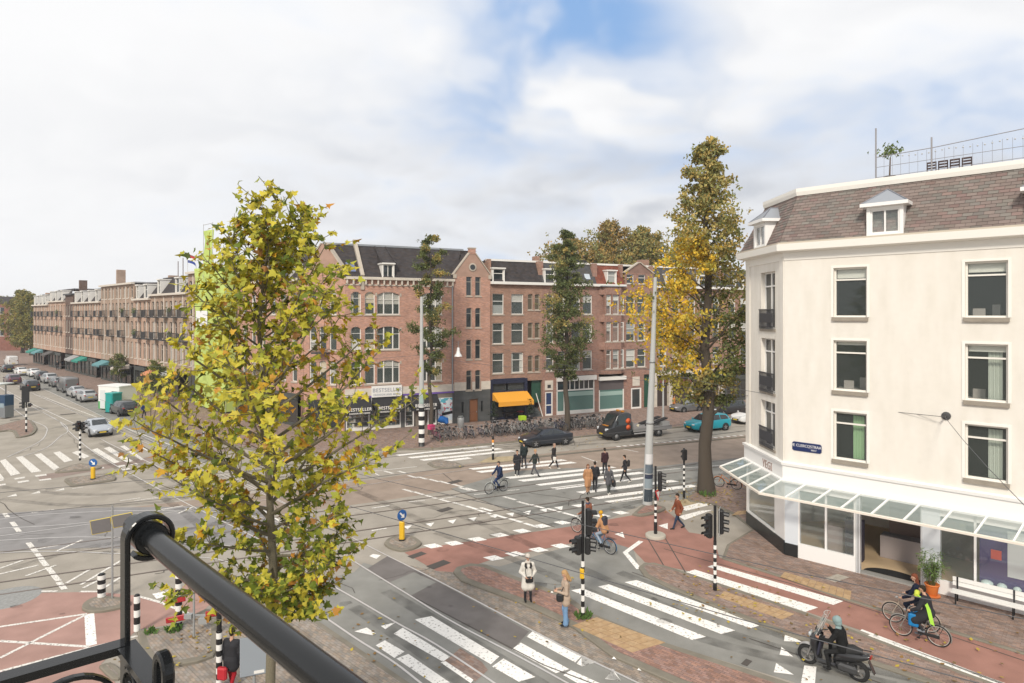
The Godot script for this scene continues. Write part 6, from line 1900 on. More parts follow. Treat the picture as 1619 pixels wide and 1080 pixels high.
# ---------- street furniture ----------
func striped(parent: Node, r: float, y0: float, y1: float, band: float, dark: Material, pale: Material, start_dark := true, called := "pole_band") -> void:
	var y := y0
	var d := start_dark
	while y < y1 - 0.01:
		var e := minf(y + band, y1)
		var mb := MB.new()
		mb.lathe([Vector2(r, y), Vector2(r, e)], 12)
		ob(called, mb, dark if d else pale, parent)
		y = e
		d = not d
func cyl(parent: Node, called: String, r: float, y0: float, y1: float, m: Material, r1 := -1.0, at := Vector3.ZERO) -> MeshInstance3D:
	var mb := MB.new()
	mb.lathe([Vector2(0, y0), Vector2(r, y0), Vector2(r if r1 < 0 else r1, y1), Vector2(0, y1)], 14, at)
	return ob(called, mb, m, parent)
# a three-lamp signal head; it looks along +z of its own axes
func signal_head(parent: Node, at: Vector3, turn: float, lamps: int, m: Material, plate := 0.0) -> Node3D:
	var h := part("signal_head", parent, at)
	h.rotation.y = turn
	var s := 0.3
	var H := lamps * s
	var mb := MB.new()
	mb.rbox(Vector3(0, 0, -0.02), Vector3(0.27, H + 0.04, 0.2), 0.04)
	ob("housing", mb, m, h)
	if plate > 0:
		var pb := MB.new(); pb.rbox(Vector3(0, 0, -0.07), Vector3(0.27 + plate * 2, H + plate * 2, 0.02), 0.01)
		ob("back_plate", pb, plain(0.5, 0.5, 0.5, 0.5), h)
		var pf := MB.new(); pf.rbox(Vector3(0, 0, -0.055), Vector3(0.2 + plate * 2, H + plate * 2 - 0.07, 0.02), 0.01)
		ob("plate_face", pf, m, h)
	for k in lamps:
		var y := H / 2 - s * (k + 0.5)
		var vm := MB.new()
		for j in 7:
			var a0 := PI * (-0.1 + 1.2 * j / 7.0); var a1 := PI * (-0.1 + 1.2 * (j + 1) / 7.0)
			var p := Vector3(cos(a0) * 0.11, y + sin(a0) * 0.11, 0.08); var q := Vector3(cos(a1) * 0.11, y + sin(a1) * 0.11, 0.08)
			vm.quad(p, q, q + Vector3(0, -0.02, 0.2), p + Vector3(0, -0.02, 0.2))
		ob("visor", vm, m, h)
		var lm := MB.new()
		lm.lathe([Vector2(0.1, 0), Vector2(0.07, 0.02), Vector2(0, 0.03)], 12, Vector3(0, y, 0.08), Basis(Vector3.RIGHT, PI / 2))
		ob("lens", lm, [plain(0.10, 0.012, 0.01, 0.15), plain(0.09, 0.05, 0.008, 0.15), plain(0.01, 0.07, 0.05, 0.15)][k % 3], h)
	return h
func face_to(x: float, z: float) -> float: return atan2(x, z)

func street_things() -> void:
	var black := plain(0.012, 0.012, 0.013, 0.45)
	var white := plain(0.74, 0.73, 0.70, 0.5)
	var grey := plain(0.33, 0.34, 0.34, 0.5, 0.3)
	var pale := grainy("galvanised pole", 0.42, 0.43, 0.42, 0.08, 0.7, 0.55)
	var yel := plain(0.66, 0.40, 0.015, 0.45)
	var g2 := "striped traffic light posts"
	# near the two waiting women
	var a := thing("traffic_light", "traffic light beside the waiting woman in jeans, with a yellow box on its striped post", "traffic light", g(922, 977, 0.1), 0, g2)
	striped(a, 0.065, 0.0, 2.05, 0.205, black, white)
	cyl(a, "mast", 0.05, 2.05, 4.2, black)
	var yb := MB.new(); yb.rbox(Vector3(-0.04, 1.62, 0.07), Vector3(0.15, 0.34, 0.14), 0.02)
	ob("push_button_box", yb, yel, a)
	for q in [[-0.2, 2.62, 0.05, -1.2, 2], [0.2, 2.62, 0.0, 1.4, 2], [0.0, 2.6, -0.2, 3.0, 2], [0.22, 3.45, 0.0, 1.9, 3]]: signal_head(a, Vector3(q[0], q[1], q[2]), q[3], q[4], black)
	piece("cable_cover", a, grey, [[0.06, 2.35, -0.03, 0.09, 4.1, 0.03]])
	# by the cycle track
	var b := thing("traffic_light", "traffic light with two heads and a pale edged back plate by the cycle track crossing", "traffic light", g(1131, 933, 0.08), 0, g2)
	cyl(b, "base", 0.075, 0.0, 0.3, black)
	striped(b, 0.062, 0.3, 1.95, 0.165, white, black)
	cyl(b, "mast", 0.055, 1.95, 3.35, black)
	signal_head(b, Vector3(-0.26, 2.55, 0.02), face_to(-0.9, 0.3), 3, black)
	signal_head(b, Vector3(0.25, 2.72, 0.05), face_to(0.95, 0.45), 3, black, 0.09)
	var c := thing("traffic_light", "traffic light on a round concrete foot with a red edged give way sign", "traffic light", g(1037, 849), 0, g2)
	var fb := MB.new(); fb.lathe([Vector2(0.5, 0), Vector2(0.5, 0.12), Vector2(0.44, 0.16), Vector2(0, 0.17)], 24)
	ob("foot", fb, grainy("foot concrete", 0.42, 0.39, 0.33, 0.1, 0.5), c)
	cyl(c, "base", 0.085, 0.15, 0.75, black)
	striped(c, 0.065, 0.75, 1.95, 0.15, white, black)
	cyl(c, "mast", 0.055, 1.95, 3.5, black)
	signal_head(c, Vector3(0.24, 2.75, 0.0), face_to(1.0, 0.3), 3, black)
	var tri := MB.new()
	tri.prism(PackedVector2Array([Vector2(-0.32, 0.28), Vector2(0.32, 0.28), Vector2(0, -0.28)]), -0.01, 0.01)
	var gs1 := ob("give_way_sign", tri, plain(0.5, 0.03, 0.03, 0.4), c)
	gs1.position = Vector3(0.1, 2.08, 0.1); gs1.rotation.y = 0.9
	var tri2 := MB.new()
	tri2.prism(PackedVector2Array([Vector2(-0.19, 0.2), Vector2(0.19, 0.2), Vector2(0, -0.13)]), 0.01, 0.016)
	ob("sign_face", tri2, white, gs1)
	var d := thing("traffic_light", "traffic light with a single dark head beside the thick trunk of the tallest tree", "traffic light", g(1082, 787, 0.07), 0, g2)
	cyl(d, "base", 0.07, 0, 0.45, black)
	striped(d, 0.06, 0.45, 1.95, 0.165, white, black)
	cyl(d, "mast", 0.055, 1.95, 2.95, black)
	signal_head(d, Vector3(0.0, 2.58, 0.1), face_to(-0.2, -1), 2, black)
	var f := thing("traffic_light", "slim traffic light on the small island before the silver car", "traffic light", g(127, 728, 0.12), 0, g2)
	striped(f, 0.075, 0, 2.15, 0.18, black, white)
	for q in [[-0.22, 2.5, 0, -1.57, 2], [0.22, 2.55, 0, 1.57, 2], [0, 2.65, 0.15, 0.6, 2]]: signal_head(f, Vector3(q[0], q[1], q[2]), q[3], q[4], black)
	var h := thing("traffic_light", "traffic light with a large dark back board at the head of the tram island", "traffic light", g(42, 683, 0.12), 0, g2)
	striped(h, 0.08, 0, 2.25, 0.28, black, white)
	cyl(h, "mast", 0.06, 2.25, 4.4, black)
	var bd := MB.new(); bd.rbox(Vector3(0, 3.5, 0.1), Vector3(0.72, 1.5, 0.08), 0.03)
	ob("back_board", bd, black, h)
	for q in [[-0.3, 2.5, 0, -1.2, 2], [0.32, 2.5, 0, 1.2, 1]]: signal_head(h, Vector3(q[0], q[1], q[2]), q[3], q[4], black)
	# striped bollards and posts
	var e := thing("striped_post", "black and white post with an orange band between the two crossings", "post", g(780, 727), 0, "")
	cyl(e, "base", 0.09, 0, 0.5, black)
	striped(e, 0.08, 0.5, 1.3, 0.16, white, black)
	cyl(e, "orange_band", 0.085, 1.3, 1.52, plain(0.75, 0.30, 0.04, 0.5))
	cyl(e, "cap", 0.08, 1.52, 1.78, black)
	var i := 0
	for q in [[161, 943.5, 0.14, 0.85, "thick striped bollard on the island below the twin grey signs"], [217, 997, 0.1, 1.2, "striped bollard right behind the balcony post"], [322, 690, 0.1, 0.9, "short striped post at the corner kerb beyond the yellow tree"]]:
		var s := thing("striped_bollard", q[4], "bollard", g(q[0], q[1], 0.1))
		striped(s, q[2], 0, q[3], q[3] / 5.0, white, black)
		cyl(s, "cap", q[2], q[3], q[3] + 0.05, black, q[2] * 0.6)
		i += 1
	# red barrier boards by the tram crossing
	var red := plain(0.36, 0.02, 0.025, 0.5)
	var p1 := thing("barrier_post", "striped post carrying two red barrier boards behind the handrail", "post", g(283, 991, 0.12))
	striped(p1, 0.11, 0, 1.9, 0.19, black, white)
	for y in [0.35, 1.0]:
		var bm := MB.new(); bm.rbox(Vector3(-0.02, y, 0.16), Vector3(0.62, 0.2, 0.05), 0.02, Basis(Vector3.UP, 0.25) * Basis(Vector3.FORWARD, -0.1))
		var rb := ob("red_board", bm, red, p1)
		for k in 5:
			var dm := MB.new(); dm.lathe([Vector2(0.022, 0), Vector2(0, 0.004)], 8, Vector3(-0.24 + k * 0.1, y - 0.02 + k * 0.01, 0.22 - k * 0.025), Basis(Vector3.RIGHT, PI / 2))
			ob("white_dot", dm, white, rb)
	var p2 := thing("barrier_post", "taller striped post with one red board at the bottom edge beside the person in black", "post", g(347, 1092, 0.05))
	striped(p2, 0.085, 0, 1.75, 0.17, black, white)
	cyl(p2, "mast", 0.07, 1.75, 2.5, black)
	var bm2 := MB.new(); bm2.rbox(Vector3(-0.22, 2.25, 0.03), Vector3(0.3, 0.18, 0.04), 0.02, Basis(Vector3.UP, 0.3))
	ob("red_board", bm2, red, p2)
	var gp := thing("grey_post", "thin grey post with a lever box between the two red barrier posts", "post", g(307, 1008, 0.12))
	cyl(gp, "mast", 0.035, 0, 1.55, grey)
	piece("lever_box", gp, grey, [[-0.3, 0.65, -0.08, -0.05, 0.8, 0.08], [-0.1, 0.72, -0.04, 0.55, 0.76, 0.0], [0.2, 0.5, -0.08, 0.5, 0.68, 0.12]])
	# signs
	var tw := thing("direction_sign", "two grey sign backs with yellow edges on one thin pole", "sign", g(178, 946, 0.1))
	cyl(tw, "pole", 0.035, 0, 3.55, grey)
	for q in [[-0.42, 2.78, 0.55], [0.40, 3.0, 0.48]]:
		var sb := MB.new(); sb.rbox(Vector3(q[0], q[1], 0), Vector3(0.72, q[2], 0.03), 0.01, Basis(Vector3.UP, 0.25) * Basis(Vector3.FORWARD, -0.14))
		var bo := ob("sign_board", sb, plain(0.55, 0.42, 0.03, 0.5), tw)
		var si := MB.new(); si.rbox(Vector3(q[0], q[1], 0.012), Vector3(0.68, q[2] - 0.04, 0.03), 0.01, Basis(Vector3.UP, 0.25) * Basis(Vector3.FORWARD, -0.14))
		ob("sign_back", si, plain(0.13, 0.125, 0.125, 0.6), bo)
	var gb := thing("grey_sign", "large grey sign back standing by the plane tree trunk at the bottom edge", "sign", Vector3((402 - CX) * 0.017, 0.0, -17.0), 0.35)
	cyl(gb, "pole", 0.04, 0, 2.4, grey, -1.0, Vector3(0, 0, -0.06))
	var gm := MB.new(); gm.rbox(Vector3(0, 1.82, 0), Vector3(0.70, 1.05, 0.03), 0.015)
	ob("sign_back", gm, plain(0.27, 0.30, 0.335, 0.5), gb)
	piece("white_label", gb, white, [[0.0, 1.34, 0.016, 0.26, 1.42, 0.02]])
	for q in [[636, 854, "yellow keep left bollard on the middle island with its blue disc", 1.15, 0.8], [147.5, 757.5, "yellow keep left bollard on the left island with its blue disc", 1.0, 0.1]]:
		var kb := thing("keep_left_bollard", q[2], "bollard", g(q[0], q[1], 0.12), 0, "yellow bollards with blue discs")
		var km := MB.new(); km.rbox(Vector3(0, q[3] * 0.40, 0), Vector3(0.25, q[3] * 0.8, 0.2), 0.05)
		ob("bollard_body", km, yel, kb)
		cyl(kb, "foot", 0.16, 0, 0.06, black)
		var dd := MB.new()
		dd.lathe([Vector2(0, -0.02), Vector2(0.26, -0.02), Vector2(0.26, 0.02), Vector2(0, 0.02)], 24, Vector3(0, q[3] * 0.8 + 0.28, 0), Basis(Vector3.UP, q[4]) * Basis(Vector3.RIGHT, PI / 2))
		var di := ob("disc", dd, plain(0.015, 0.10, 0.32, 0.35), kb)
		var ar := MB.new()
		ar.t = Transform3D(Basis(Vector3.UP, q[4]) * Basis(Vector3.FORWARD, 2.4), Vector3(0, q[3] * 0.8 + 0.28, 0))
		ar.prism(PackedVector2Array([Vector2(-0.04, -0.18), Vector2(0.04, -0.18), Vector2(0.04, 0.03), Vector2(0.13, 0.03), Vector2(0, 0.19), Vector2(-0.13, 0.03), Vector2(-0.04, 0.03)]), 0.021, 0.026)
		ob("arrow", ar, white, di)
	# tall poles that carry the tram wires
	var t1 := thing("tram_pole", "tall grey tram pole with black and white bands by the bicycle row", "pole", g(667, 706, 0.1))
	var tb := MB.new(); tb.lathe([Vector2(0.0, 4.3), Vector2(0.20, 4.3), Vector2(0.19, 7.0), Vector2(0.15, 7.2), Vector2(0.115, 12.3), Vector2(0, 12.35)], 14)
	ob("mast", tb, pale, t1)
	var tl := MB.new(); tl.lathe([Vector2(0.24, 0), Vector2(0.22, 4.3), Vector2(0.2, 4.32)], 14)
	ob("sleeve", tl, pale, t1)
	striped(t1, 0.245, 0.0, 3.3, 0.36, black, white)
	var st := MB.new(); st.rbox(Vector3(0.02, 3.9, 0.16), Vector3(0.3, 0.7, 0.16), 0.03)
	ob("poster_patch", st, plain(0.28, 0.38, 0.34, 0.7), t1)
	var t2 := thing("tram_pole", "leaning grey tram pole with stickers on its foot beside the yellow tree", "pole", g(1024, 797, 0.12))
	var tb2 := MB.new()
	tb2.tube([Vector3(0, 0, 0), Vector3(0.05, 2.0, 0), Vector3(0.14, 4.4, 0), Vector3(0.30, 8.2, 0), Vector3(0.46, 13.0, 0)], [0.28, 0.25, 0.21, 0.155, 0.10], 12)
	ob("mast", tb2, pale, t2)
	for q in [[4.6, 0.225, 0.15], [8.1, 0.175, 0.29]]: cyl(t2, "collar", q[1], q[0], q[0] + 0.12, grey, -1.0, Vector3(q[2], 0, 0))
	var scraps := [[0.2, 0.9, Color(0.03, 0.045, 0.06)], [0.95, 1.5, Color(0.22, 0.27, 0.30)], [1.5, 1.75, Color(0.02, 0.03, 0.06)], [1.8, 2.3, Color(0.10, 0.13, 0.16)], [2.35, 2.9, Color(0.6, 0.6, 0.6)]]
	for q in scraps:
		var sm := MB.new()
		for k in 5:
			var a0 := PI * (0.12 + 0.14 * k); var a1 := PI * (0.12 + 0.14 * (k + 1))
			var r0 := 0.285 - q[0] * 0.015 as float; var r1 := 0.285 - q[1] * 0.015 as float
			sm.quad(Vector3(cos(a1) * r0 + q[0] * 0.03, q[0], sin(a1) * r0), Vector3(cos(a0) * r0 + q[0] * 0.03, q[0], sin(a0) * r0), Vector3(cos(a0) * r1 + q[1] * 0.03, q[1], sin(a0) * r1), Vector3(cos(a1) * r1 + q[1] * 0.03, q[1], sin(a1) * r1))
		var sc: Color = q[2]
		ob("sticker", sm, plain(sc.r, sc.g, sc.b, 0.6), t2)
	for q in [[133, 585, 11.0, "thin lamp post far along the main street"], [100, 572, 12.0, "farthest lamp post on the main street"], [1049, 668, 6.5, "slim grey post before the white shop pillars"], [46, 560, 13.0, "pale lamp post before the end of the main street"]]:
		var lp := thing("lamp_post", q[3], "lamp post", g(q[0], q[1]))
		cyl(lp, "mast", 0.11, 0, q[2], pale, 0.06)
	# hanging street lamp
	var hl := Vector3((725 - CX) * 0.0585, 7.1, -58.5)
	var hm := thing("hanging_lamp", "white bell shaped street lamp hanging before the stair gable", "street lamp", hl)
	var hb := MB.new(); hb.lathe([Vector2(0.36, 0), Vector2(0.33, 0.12), Vector2(0.2, 0.3), Vector2(0.14, 0.55), Vector2(0.12, 0.8), Vector2(0.0, 0.85)], 16)
	ob("lamp_shade", hb, plain(0.7, 0.7, 0.69, 0.4), hm)
	cyl(hm, "hanger", 0.03, 0.8, 1.4, grey)
	# overhead wires
	var wire := plain(0.09, 0.09, 0.095, 0.6)
	var top1 := g(667, 706) + Vector3(0, 7.6, 0); var top2 := g(1024, 797) + Vector3(0.3, 7.8, 0)
	var anchor := Vector3(12.4, 7.05, -28.8) + Vector3(0.7306, 0, 0.6828) * 6.15 - N1 * 0.35
	var gable := Vector3(-4.03, 8.5, -63.95) + DF * 0.0 + Vector3(0.1, 0, 0.25)
	var ws := [[top1, top2], [gable, anchor], [top2, anchor], [top1, gable + Vector3(0, 0.3, 0)], [Vector3(-4.03, 8.4, -63.9) + DF * 9.6, top2], [anchor, Vector3(2, 8, 4)],
		[top1, Vector3(-46, 8, -44)], [N2 * 31.7 - D2 * 70 + Vector3(0, 5.8, 0), N2 * 31.7 + D2 * 80 + Vector3(0, 5.8, 0)], [N2 * 35.7 - D2 * 70 + Vector3(0, 5.8, 0), N2 * 35.7 + D2 * 80 + Vector3(0, 5.8, 0)],
		[N1 * 12.9 - D1 * 12 + Vector3(0, 5.8, 0), N1 * 14 + D1 * 130 + Vector3(0, 5.8, 0)], [N1 * 16.2 - D1 * 12 + Vector3(0, 5.8, 0), N1 * 17.4 + D1 * 130 + Vector3(0, 5.8, 0)], [hl + Vector3(0, 1.4, 0), Vector3(-4.03, 8.7, -63.8)], [hl + Vector3(0, 1.4, 0), top1]]
	var wl := ["linking the banded tram pole and the leaning grey pole", "crossing from the stair gable to the anchor on the cream wall", "from the leaning grey pole to the anchor on the cream wall", "from the banded tram pole to the stair gable", "from the grey roofed terrace house to the leaning grey pole", "from the cream wall anchor towards the balcony", "from the banded tram pole towards the far row",
		"running along the nearer track of the cross street", "running along the farther track of the cross street", "running along the nearer track of the main street", "running along the farther track of the main street", "holding the hanging lamp from the stair gable", "holding the hanging lamp from the banded tram pole"]
	for w in ws:
		var mb := MB.new()
		var pth := []
		var len: float = (w[0] as Vector3).distance_to(w[1])
		for k in 9:
			var s := k / 8.0
			pth.append((w[0] as Vector3).lerp(w[1], s) + Vector3.DOWN * len * 0.02 * 4.0 * s * (1 - s))
		mb.tube(pth, 0.011, 4, false)
		var o := ob("overhead_wire", mb, wire)
		tag(o, "thin dark wire " + wl[ws.find(w)], "wire", "overhead tram wires")
	# site cabin and portable toilet
	var cb := front("site_cabin", "white and green site cabin parked at the kerb", "cabin", g(156, 648), Vector3(0.93, 0, 0.36).normalized())
	piece("wall", cb, white, [[0, 1.0, -2.2, 3.4, 2.75, 0]])
	piece("green_panel", cb, plain(0.06, 0.33, 0.08, 0.5), [[0.0, 0.15, -2.2, 3.4, 1.0, 0.004]])
	piece("roof", cb, plain(0.78, 0.78, 0.77, 0.5), [[-0.06, 2.75, -2.26, 3.46, 2.85, 0.06]])
	var wn := piece("window", cb, white, [[2.1, 1.3, 0, 3.1, 2.35, 0.03]])
	piece("pane", wn, glass_dark(), [[2.2, 1.4, 0.03, 3.0, 2.25, 0.04]])
	piece("door", cb, plain(0.6, 0.62, 0.62, 0.5), [[0.3, 0.2, 0.005, 1.1, 2.3, 0.03]])
	var pt := front("portable_toilet", "teal portable toilet standing against the green and white cabin", "portable toilet", g(167, 653), Vector3(0.93, 0, 0.36).normalized())
	var teal := plain(0.01, 0.24, 0.22, 0.5)
	piece("body", pt, teal, [[0, 0.1, -1.1, 1.15, 2.1, 0]])
	piece("door", pt, plain(0.012, 0.28, 0.26, 0.5), [[0.12, 0.15, 0.0, 1.03, 2.0, 0.03]])
	piece("roof", pt, plain(0.03, 0.33, 0.31, 0.5), [[-0.04, 2.1, -1.14, 1.19, 2.25, 0.04]])
	piece("base", pt, black, [[-0.05, 0, -1.15, 1.2, 0.1, 0.05]])
	var ki := front("ticket_kiosk", "dark blue and grey kiosk on the tram island at the left edge", "kiosk", g(-2, 660, 0.12), Vector3(0.95, 0, 0.3).normalized())
	piece("base", ki, plain(0.17, 0.18, 0.19, 0.5), [[0, 0, -0.9, 0.95, 1.25, 0]])
	piece("screen_panel", ki, plain(0.25, 0.32, 0.36, 0.2), [[0.12, 1.05, 0, 0.83, 1.5, 0.02]])
	piece("top", ki, plain(0.015, 0.05, 0.11, 0.4), [[0, 1.25, -0.9, 0.95, 2.35, -0.002]])
	var sg := thing("shelter_roof", "pale flat shelter roof peeking in at the left edge", "shelter", g(-22, 655, 0.12))
	piece("roof", sg, plain(0.55, 0.58, 0.55, 0.5), [[-1.6, 3.2, -1.4, 2.0, 3.32, 1.0]])
	piece("post", sg, grey, [[1.2, 0, -1.2, 1.3, 3.2, -1.1]])
	# bin, planters, lettered board and cafe furniture before the shops
	var bn := thing("litter_bin", "grey round litter bin before the grey stone base of the gable", "bin", g(729, 676, 0.12))
	cyl(bn, "body", 0.3, 0, 1.0, grey, 0.33)
	cyl(bn, "lid", 0.34, 1.0, 1.12, plain(0.15, 0.16, 0.16), 0.2)
	var n := 0
	for q in [[781, 668], [838, 664]]:
		var pl := thing("planter", "dark evergreen in a black tub at the " + ["near side of the yellow awning shop", "stair beside the yellow awning shop"][n], "planter", g(q[0], q[1], 0.12))
		cyl(pl, "tub", 0.3, 0, 0.55, black, 0.36)
		var lm := MB.new()
		var r := RandomNumberGenerator.new(); r.seed = 9 + n
		for k in 260:
			var o := Vector3(r.randfn() * 0.2, 0.6 + r.randf() * 1.5, r.randfn() * 0.2)
			o.x *= 1.0 - (o.y - 0.6) * 0.4; o.z *= 1.0 - (o.y - 0.6) * 0.4
			var v := Vector3(r.randf_range(-1, 1), r.randf_range(-1, 1), r.randf_range(-1, 1)).normalized() * 0.08
			lm.tri(o - v, o + v, o + Vector3(-v.z, 0.12, v.x))
		ob("foliage", lm, plain(0.018, 0.03, 0.012), pl)
		n += 1
	for q in [[800, 664, 0], [812, 663, 1], [823, 662, 2]]:
		var ct := thing("cafe_table", ["dark cafe table under the yellow awning, nearest the evergreen", "dark cafe table in the middle under the yellow awning", "red topped cafe table under the yellow awning"][q[2]], "table", g(q[0], q[1], 0.12))
		cyl(ct, "table_top", 0.38, 0.72, 0.76, plain(0.35, 0.03, 0.03) if q[2] == 2 else plain(0.05, 0.04, 0.035))
		cyl(ct, "leg", 0.04, 0.03, 0.72, black)
		cyl(ct, "base", 0.22, 0, 0.03, black)
	# pot plant and bench by the cream building's shop
	var right := -D1
	var face := -N1
	var wall := func(t: float, out: float) -> Vector3: return Vector3(12.4, 0.07, -28.8) + right * t + face * out
	var pp := thing("pot_plant", "bushy bamboo like plant in an orange pot by the shop entrance", "potted plant", wall.call(5.75, 0.42))
	var pot := MB.new(); pot.lathe([Vector2(0, 0.0), Vector2(0.17, 0), Vector2(0.235, 0.42), Vector2(0.26, 0.42), Vector2(0.26, 0.47), Vector2(0.22, 0.47), Vector2(0.21, 0.4), Vector2(0, 0.4)], 20)
	ob("pot", pot, plain(0.62, 0.175, 0.035, 0.6), pp)
	cyl(pp, "saucer", 0.29, 0, 0.04, plain(0.55, 0.15, 0.03, 0.6))
	var pr := RandomNumberGenerator.new(); pr.seed = 12
	var lv := MB.new(); var sm2 := MB.new()
	for k in 34:
		var a0 := pr.randf() * TAU
		var sp := pr.randf_range(0.1, 0.55)
		var tip := Vector3(cos(a0) * sp, pr.randf_range(0.9, 1.75), sin(a0) * sp)
		var s0 := Vector3(cos(a0) * 0.08, 0.4, sin(a0) * 0.08)
		var md := s0.lerp(tip, 0.55) + Vector3(0, 0.12, 0)
		sm2.tube([s0, md, tip], [0.008, 0.006, 0.003], 4, false)
		for j in 20:
			var u := pr.randf_range(0.2, 1.0)
			var o := s0.lerp(md, u * 2.0) if u < 0.5 else md.lerp(tip, u * 2.0 - 1.0)
			var dv := Vector3(pr.randf_range(-1, 1), pr.randf_range(-0.7, 0.5), pr.randf_range(-1, 1)).normalized() * pr.randf_range(0.12, 0.22)
			var sd := dv.cross(Vector3(pr.randf_range(-1, 1), 1, pr.randf_range(-1, 1))).normalized() * 0.017
			lv.tri(o, o + dv * 0.5 + sd, o + dv); lv.tri(o, o + dv, o + dv * 0.5 - sd)
	ob("stem", sm2, plain(0.10, 0.10, 0.03), pp)
	var lm2 := plain(0.10, 0.165, 0.035, 0.6)
	kind(ob("foliage", lv, lm2, pp), "stuff")
	var be := thing("bench", "long white bench with black legs before the shop window", "bench", wall.call(8.25, 0.55), atan2(face.x, face.z))
	var slatm := plain(0.74, 0.73, 0.70, 0.5)
	for k in 3: piece("seat_slat", be, slatm, [[-1.85, 0.43, -0.22 + k * 0.15, 1.85, 0.47, -0.085 + k * 0.15]])
	for k in 2: piece("back_slat", be, slatm, [[-1.85, 0.58 + k * 0.17, -0.30, 1.85, 0.73 + k * 0.17, -0.26]])
	for x in [-1.7, 0.0, 1.7]: piece("leg", be, black, [[x - 0.025, 0, -0.28, x + 0.025, 0.43, -0.23], [x - 0.025, 0, 0.15, x + 0.025, 0.43, 0.2], [x - 0.025, 0.38, -0.23, x + 0.025, 0.43, 0.15], [x - 0.025, 0.43, -0.262, x + 0.025, 0.92, -0.235]])

# ---------- balcony rail ----------
func balcony() -> void:
	var paint := grainy("black gloss paint", 0.010, 0.011, 0.012, 0.25, 0.12, 0.2, 0.012, 0.0, 0.08)
	paint.metallic_specular = 0.42
	var t := Vector3(0.712, 0, 0.702)       # along the hand rail, towards the viewer
	var s := Vector3(-0.702, 0, 0.712)      # across it
	var y := EYE - 0.40
	var far := Vector3(-0.700, y, -1.185)
	var o := thing("balcony_railing", "glossy black iron balcony railing with a thick round handrail close to the viewer", "railing")
	var hr := MB.new()
	hr.tube([far - t * 0.03, far - t * 0.027, far + t * 0.03, far + t * 1.5], [0.017, 0.0192, 0.0195, 0.0195], 32)
	ob("handrail", hr, paint, o)
	# the post is a flat bar that curls over the hand rail
	var rc := far + t * 0.06
	var rr := 0.0365
	var path := []
	for k in 30:
		var a := PI - TAU * 0.86 * k / 29.0
		path.append(rc + s * (-cos(a)) * rr * -1.0 * -1.0 + Vector3.UP * sin(a) * rr)
	var strap := MB.new()
	var down := []
	for k in 12: down.append(rc + s * rr + Vector3.DOWN * (0.0 + 0.75 * (11 - k) / 11.0))
	var whole := down + path.map(func(p): return p)
	flat_bar(strap, whole, t, 0.032, 0.009)
	ob("post", strap, paint, o)
	var collar := MB.new()
	collar.tube([rc - t * 0.024, rc - t * 0.022, rc + t * 0.022, rc + t * 0.024], [0.0255, 0.0275, 0.0275, 0.0255], 28)
	ob("collar", collar, paint, o)
	var yl := EYE - 0.585
	var foot := Vector3(rc.x + s.x * rr, yl, rc.z + s.z * rr)
	var lr := MB.new()
	lr.bar(foot, foot + t * 1.4, 0.032, 0.012)
	ob("lower_rail", lr, paint, o)
	var lr2 := MB.new()
	lr2.bar(foot, foot + s * 0.9 + t * -0.1, 0.032, 0.014)
	ob("side_rail", lr2, paint, o)
	# scroll work below and through the lower rail
	var hook := MB.new()
	var hp := []
	var hc := foot + t * 0.185 + Vector3.UP * 0.03
	for k in 8: hp.append(hc + Vector3.DOWN * (0.32 - 0.045 * k))
	for k in 16:
		var a := PI - PI * 1.15 * k / 15.0
		hp.append(hc + t * (0.022 + cos(a) * 0.022) + Vector3.UP * (0.005 + sin(a) * 0.026))
	flat_bar(hook, hp, s, 0.017, 0.014)
	ob("scroll", hook, paint, o)
	for q in [[t, 0.05, 0.042, 1.0], [s, 0.085, 0.075, 1.0], [s, 0.27, 0.07, -1.0]]:
		var sp := MB.new()
		var pts := []
		var cc: Vector3 = foot + q[0] * q[1] + Vector3.DOWN * (q[2] + 0.025)
		for k in 44:
			var a := 0.3 + TAU * 1.35 * k / 43.0
			var rad: float = q[2] * (1.0 - 0.55 * maxf(0.0, k - 20) / 23.0)
			pts.append(cc + q[0] * cos(a) * rad * q[3] + Vector3.UP * sin(a) * rad)
		flat_bar(sp, pts, (q[0] as Vector3).cross(Vector3.UP), 0.015, 0.007)
		ob("scroll", sp, paint, o)
func flat_bar(mb: MB, path: Array, axis: Vector3, w: float, th: float) -> void:   # a flat bar bent in the plane across axis
	var m := path.size()
	var ring := []
	for k in m:
		var d: Vector3 = (path[mini(k + 1, m - 1)] - path[maxi(k - 1, 0)]).normalized()
		var x := axis.normalized()
		var n := x.cross(d).normalized()
		var e := w * 0.5; var f := th * 0.5; var c := th * 0.22
		ring.append([path[k] + x * e + n * (f - c), path[k] + x * (e - c) + n * f, path[k] - x * (e - c) + n * f, path[k] - x * e + n * (f - c), path[k] - x * e - n * (f - c), path[k] - x * (e - c) - n * f, path[k] + x * (e - c) - n * f, path[k] + x * e - n * (f - c)])
	for k in m - 1:
		for j in 8: mb.quad(ring[k][j], ring[k][(j + 1) % 8], ring[k + 1][(j + 1) % 8], ring[k + 1][j])
	for e in [0, m - 1]:
		for j in range(1, 7): mb.tri(ring[e][0], ring[e][j], ring[e][j + 1])

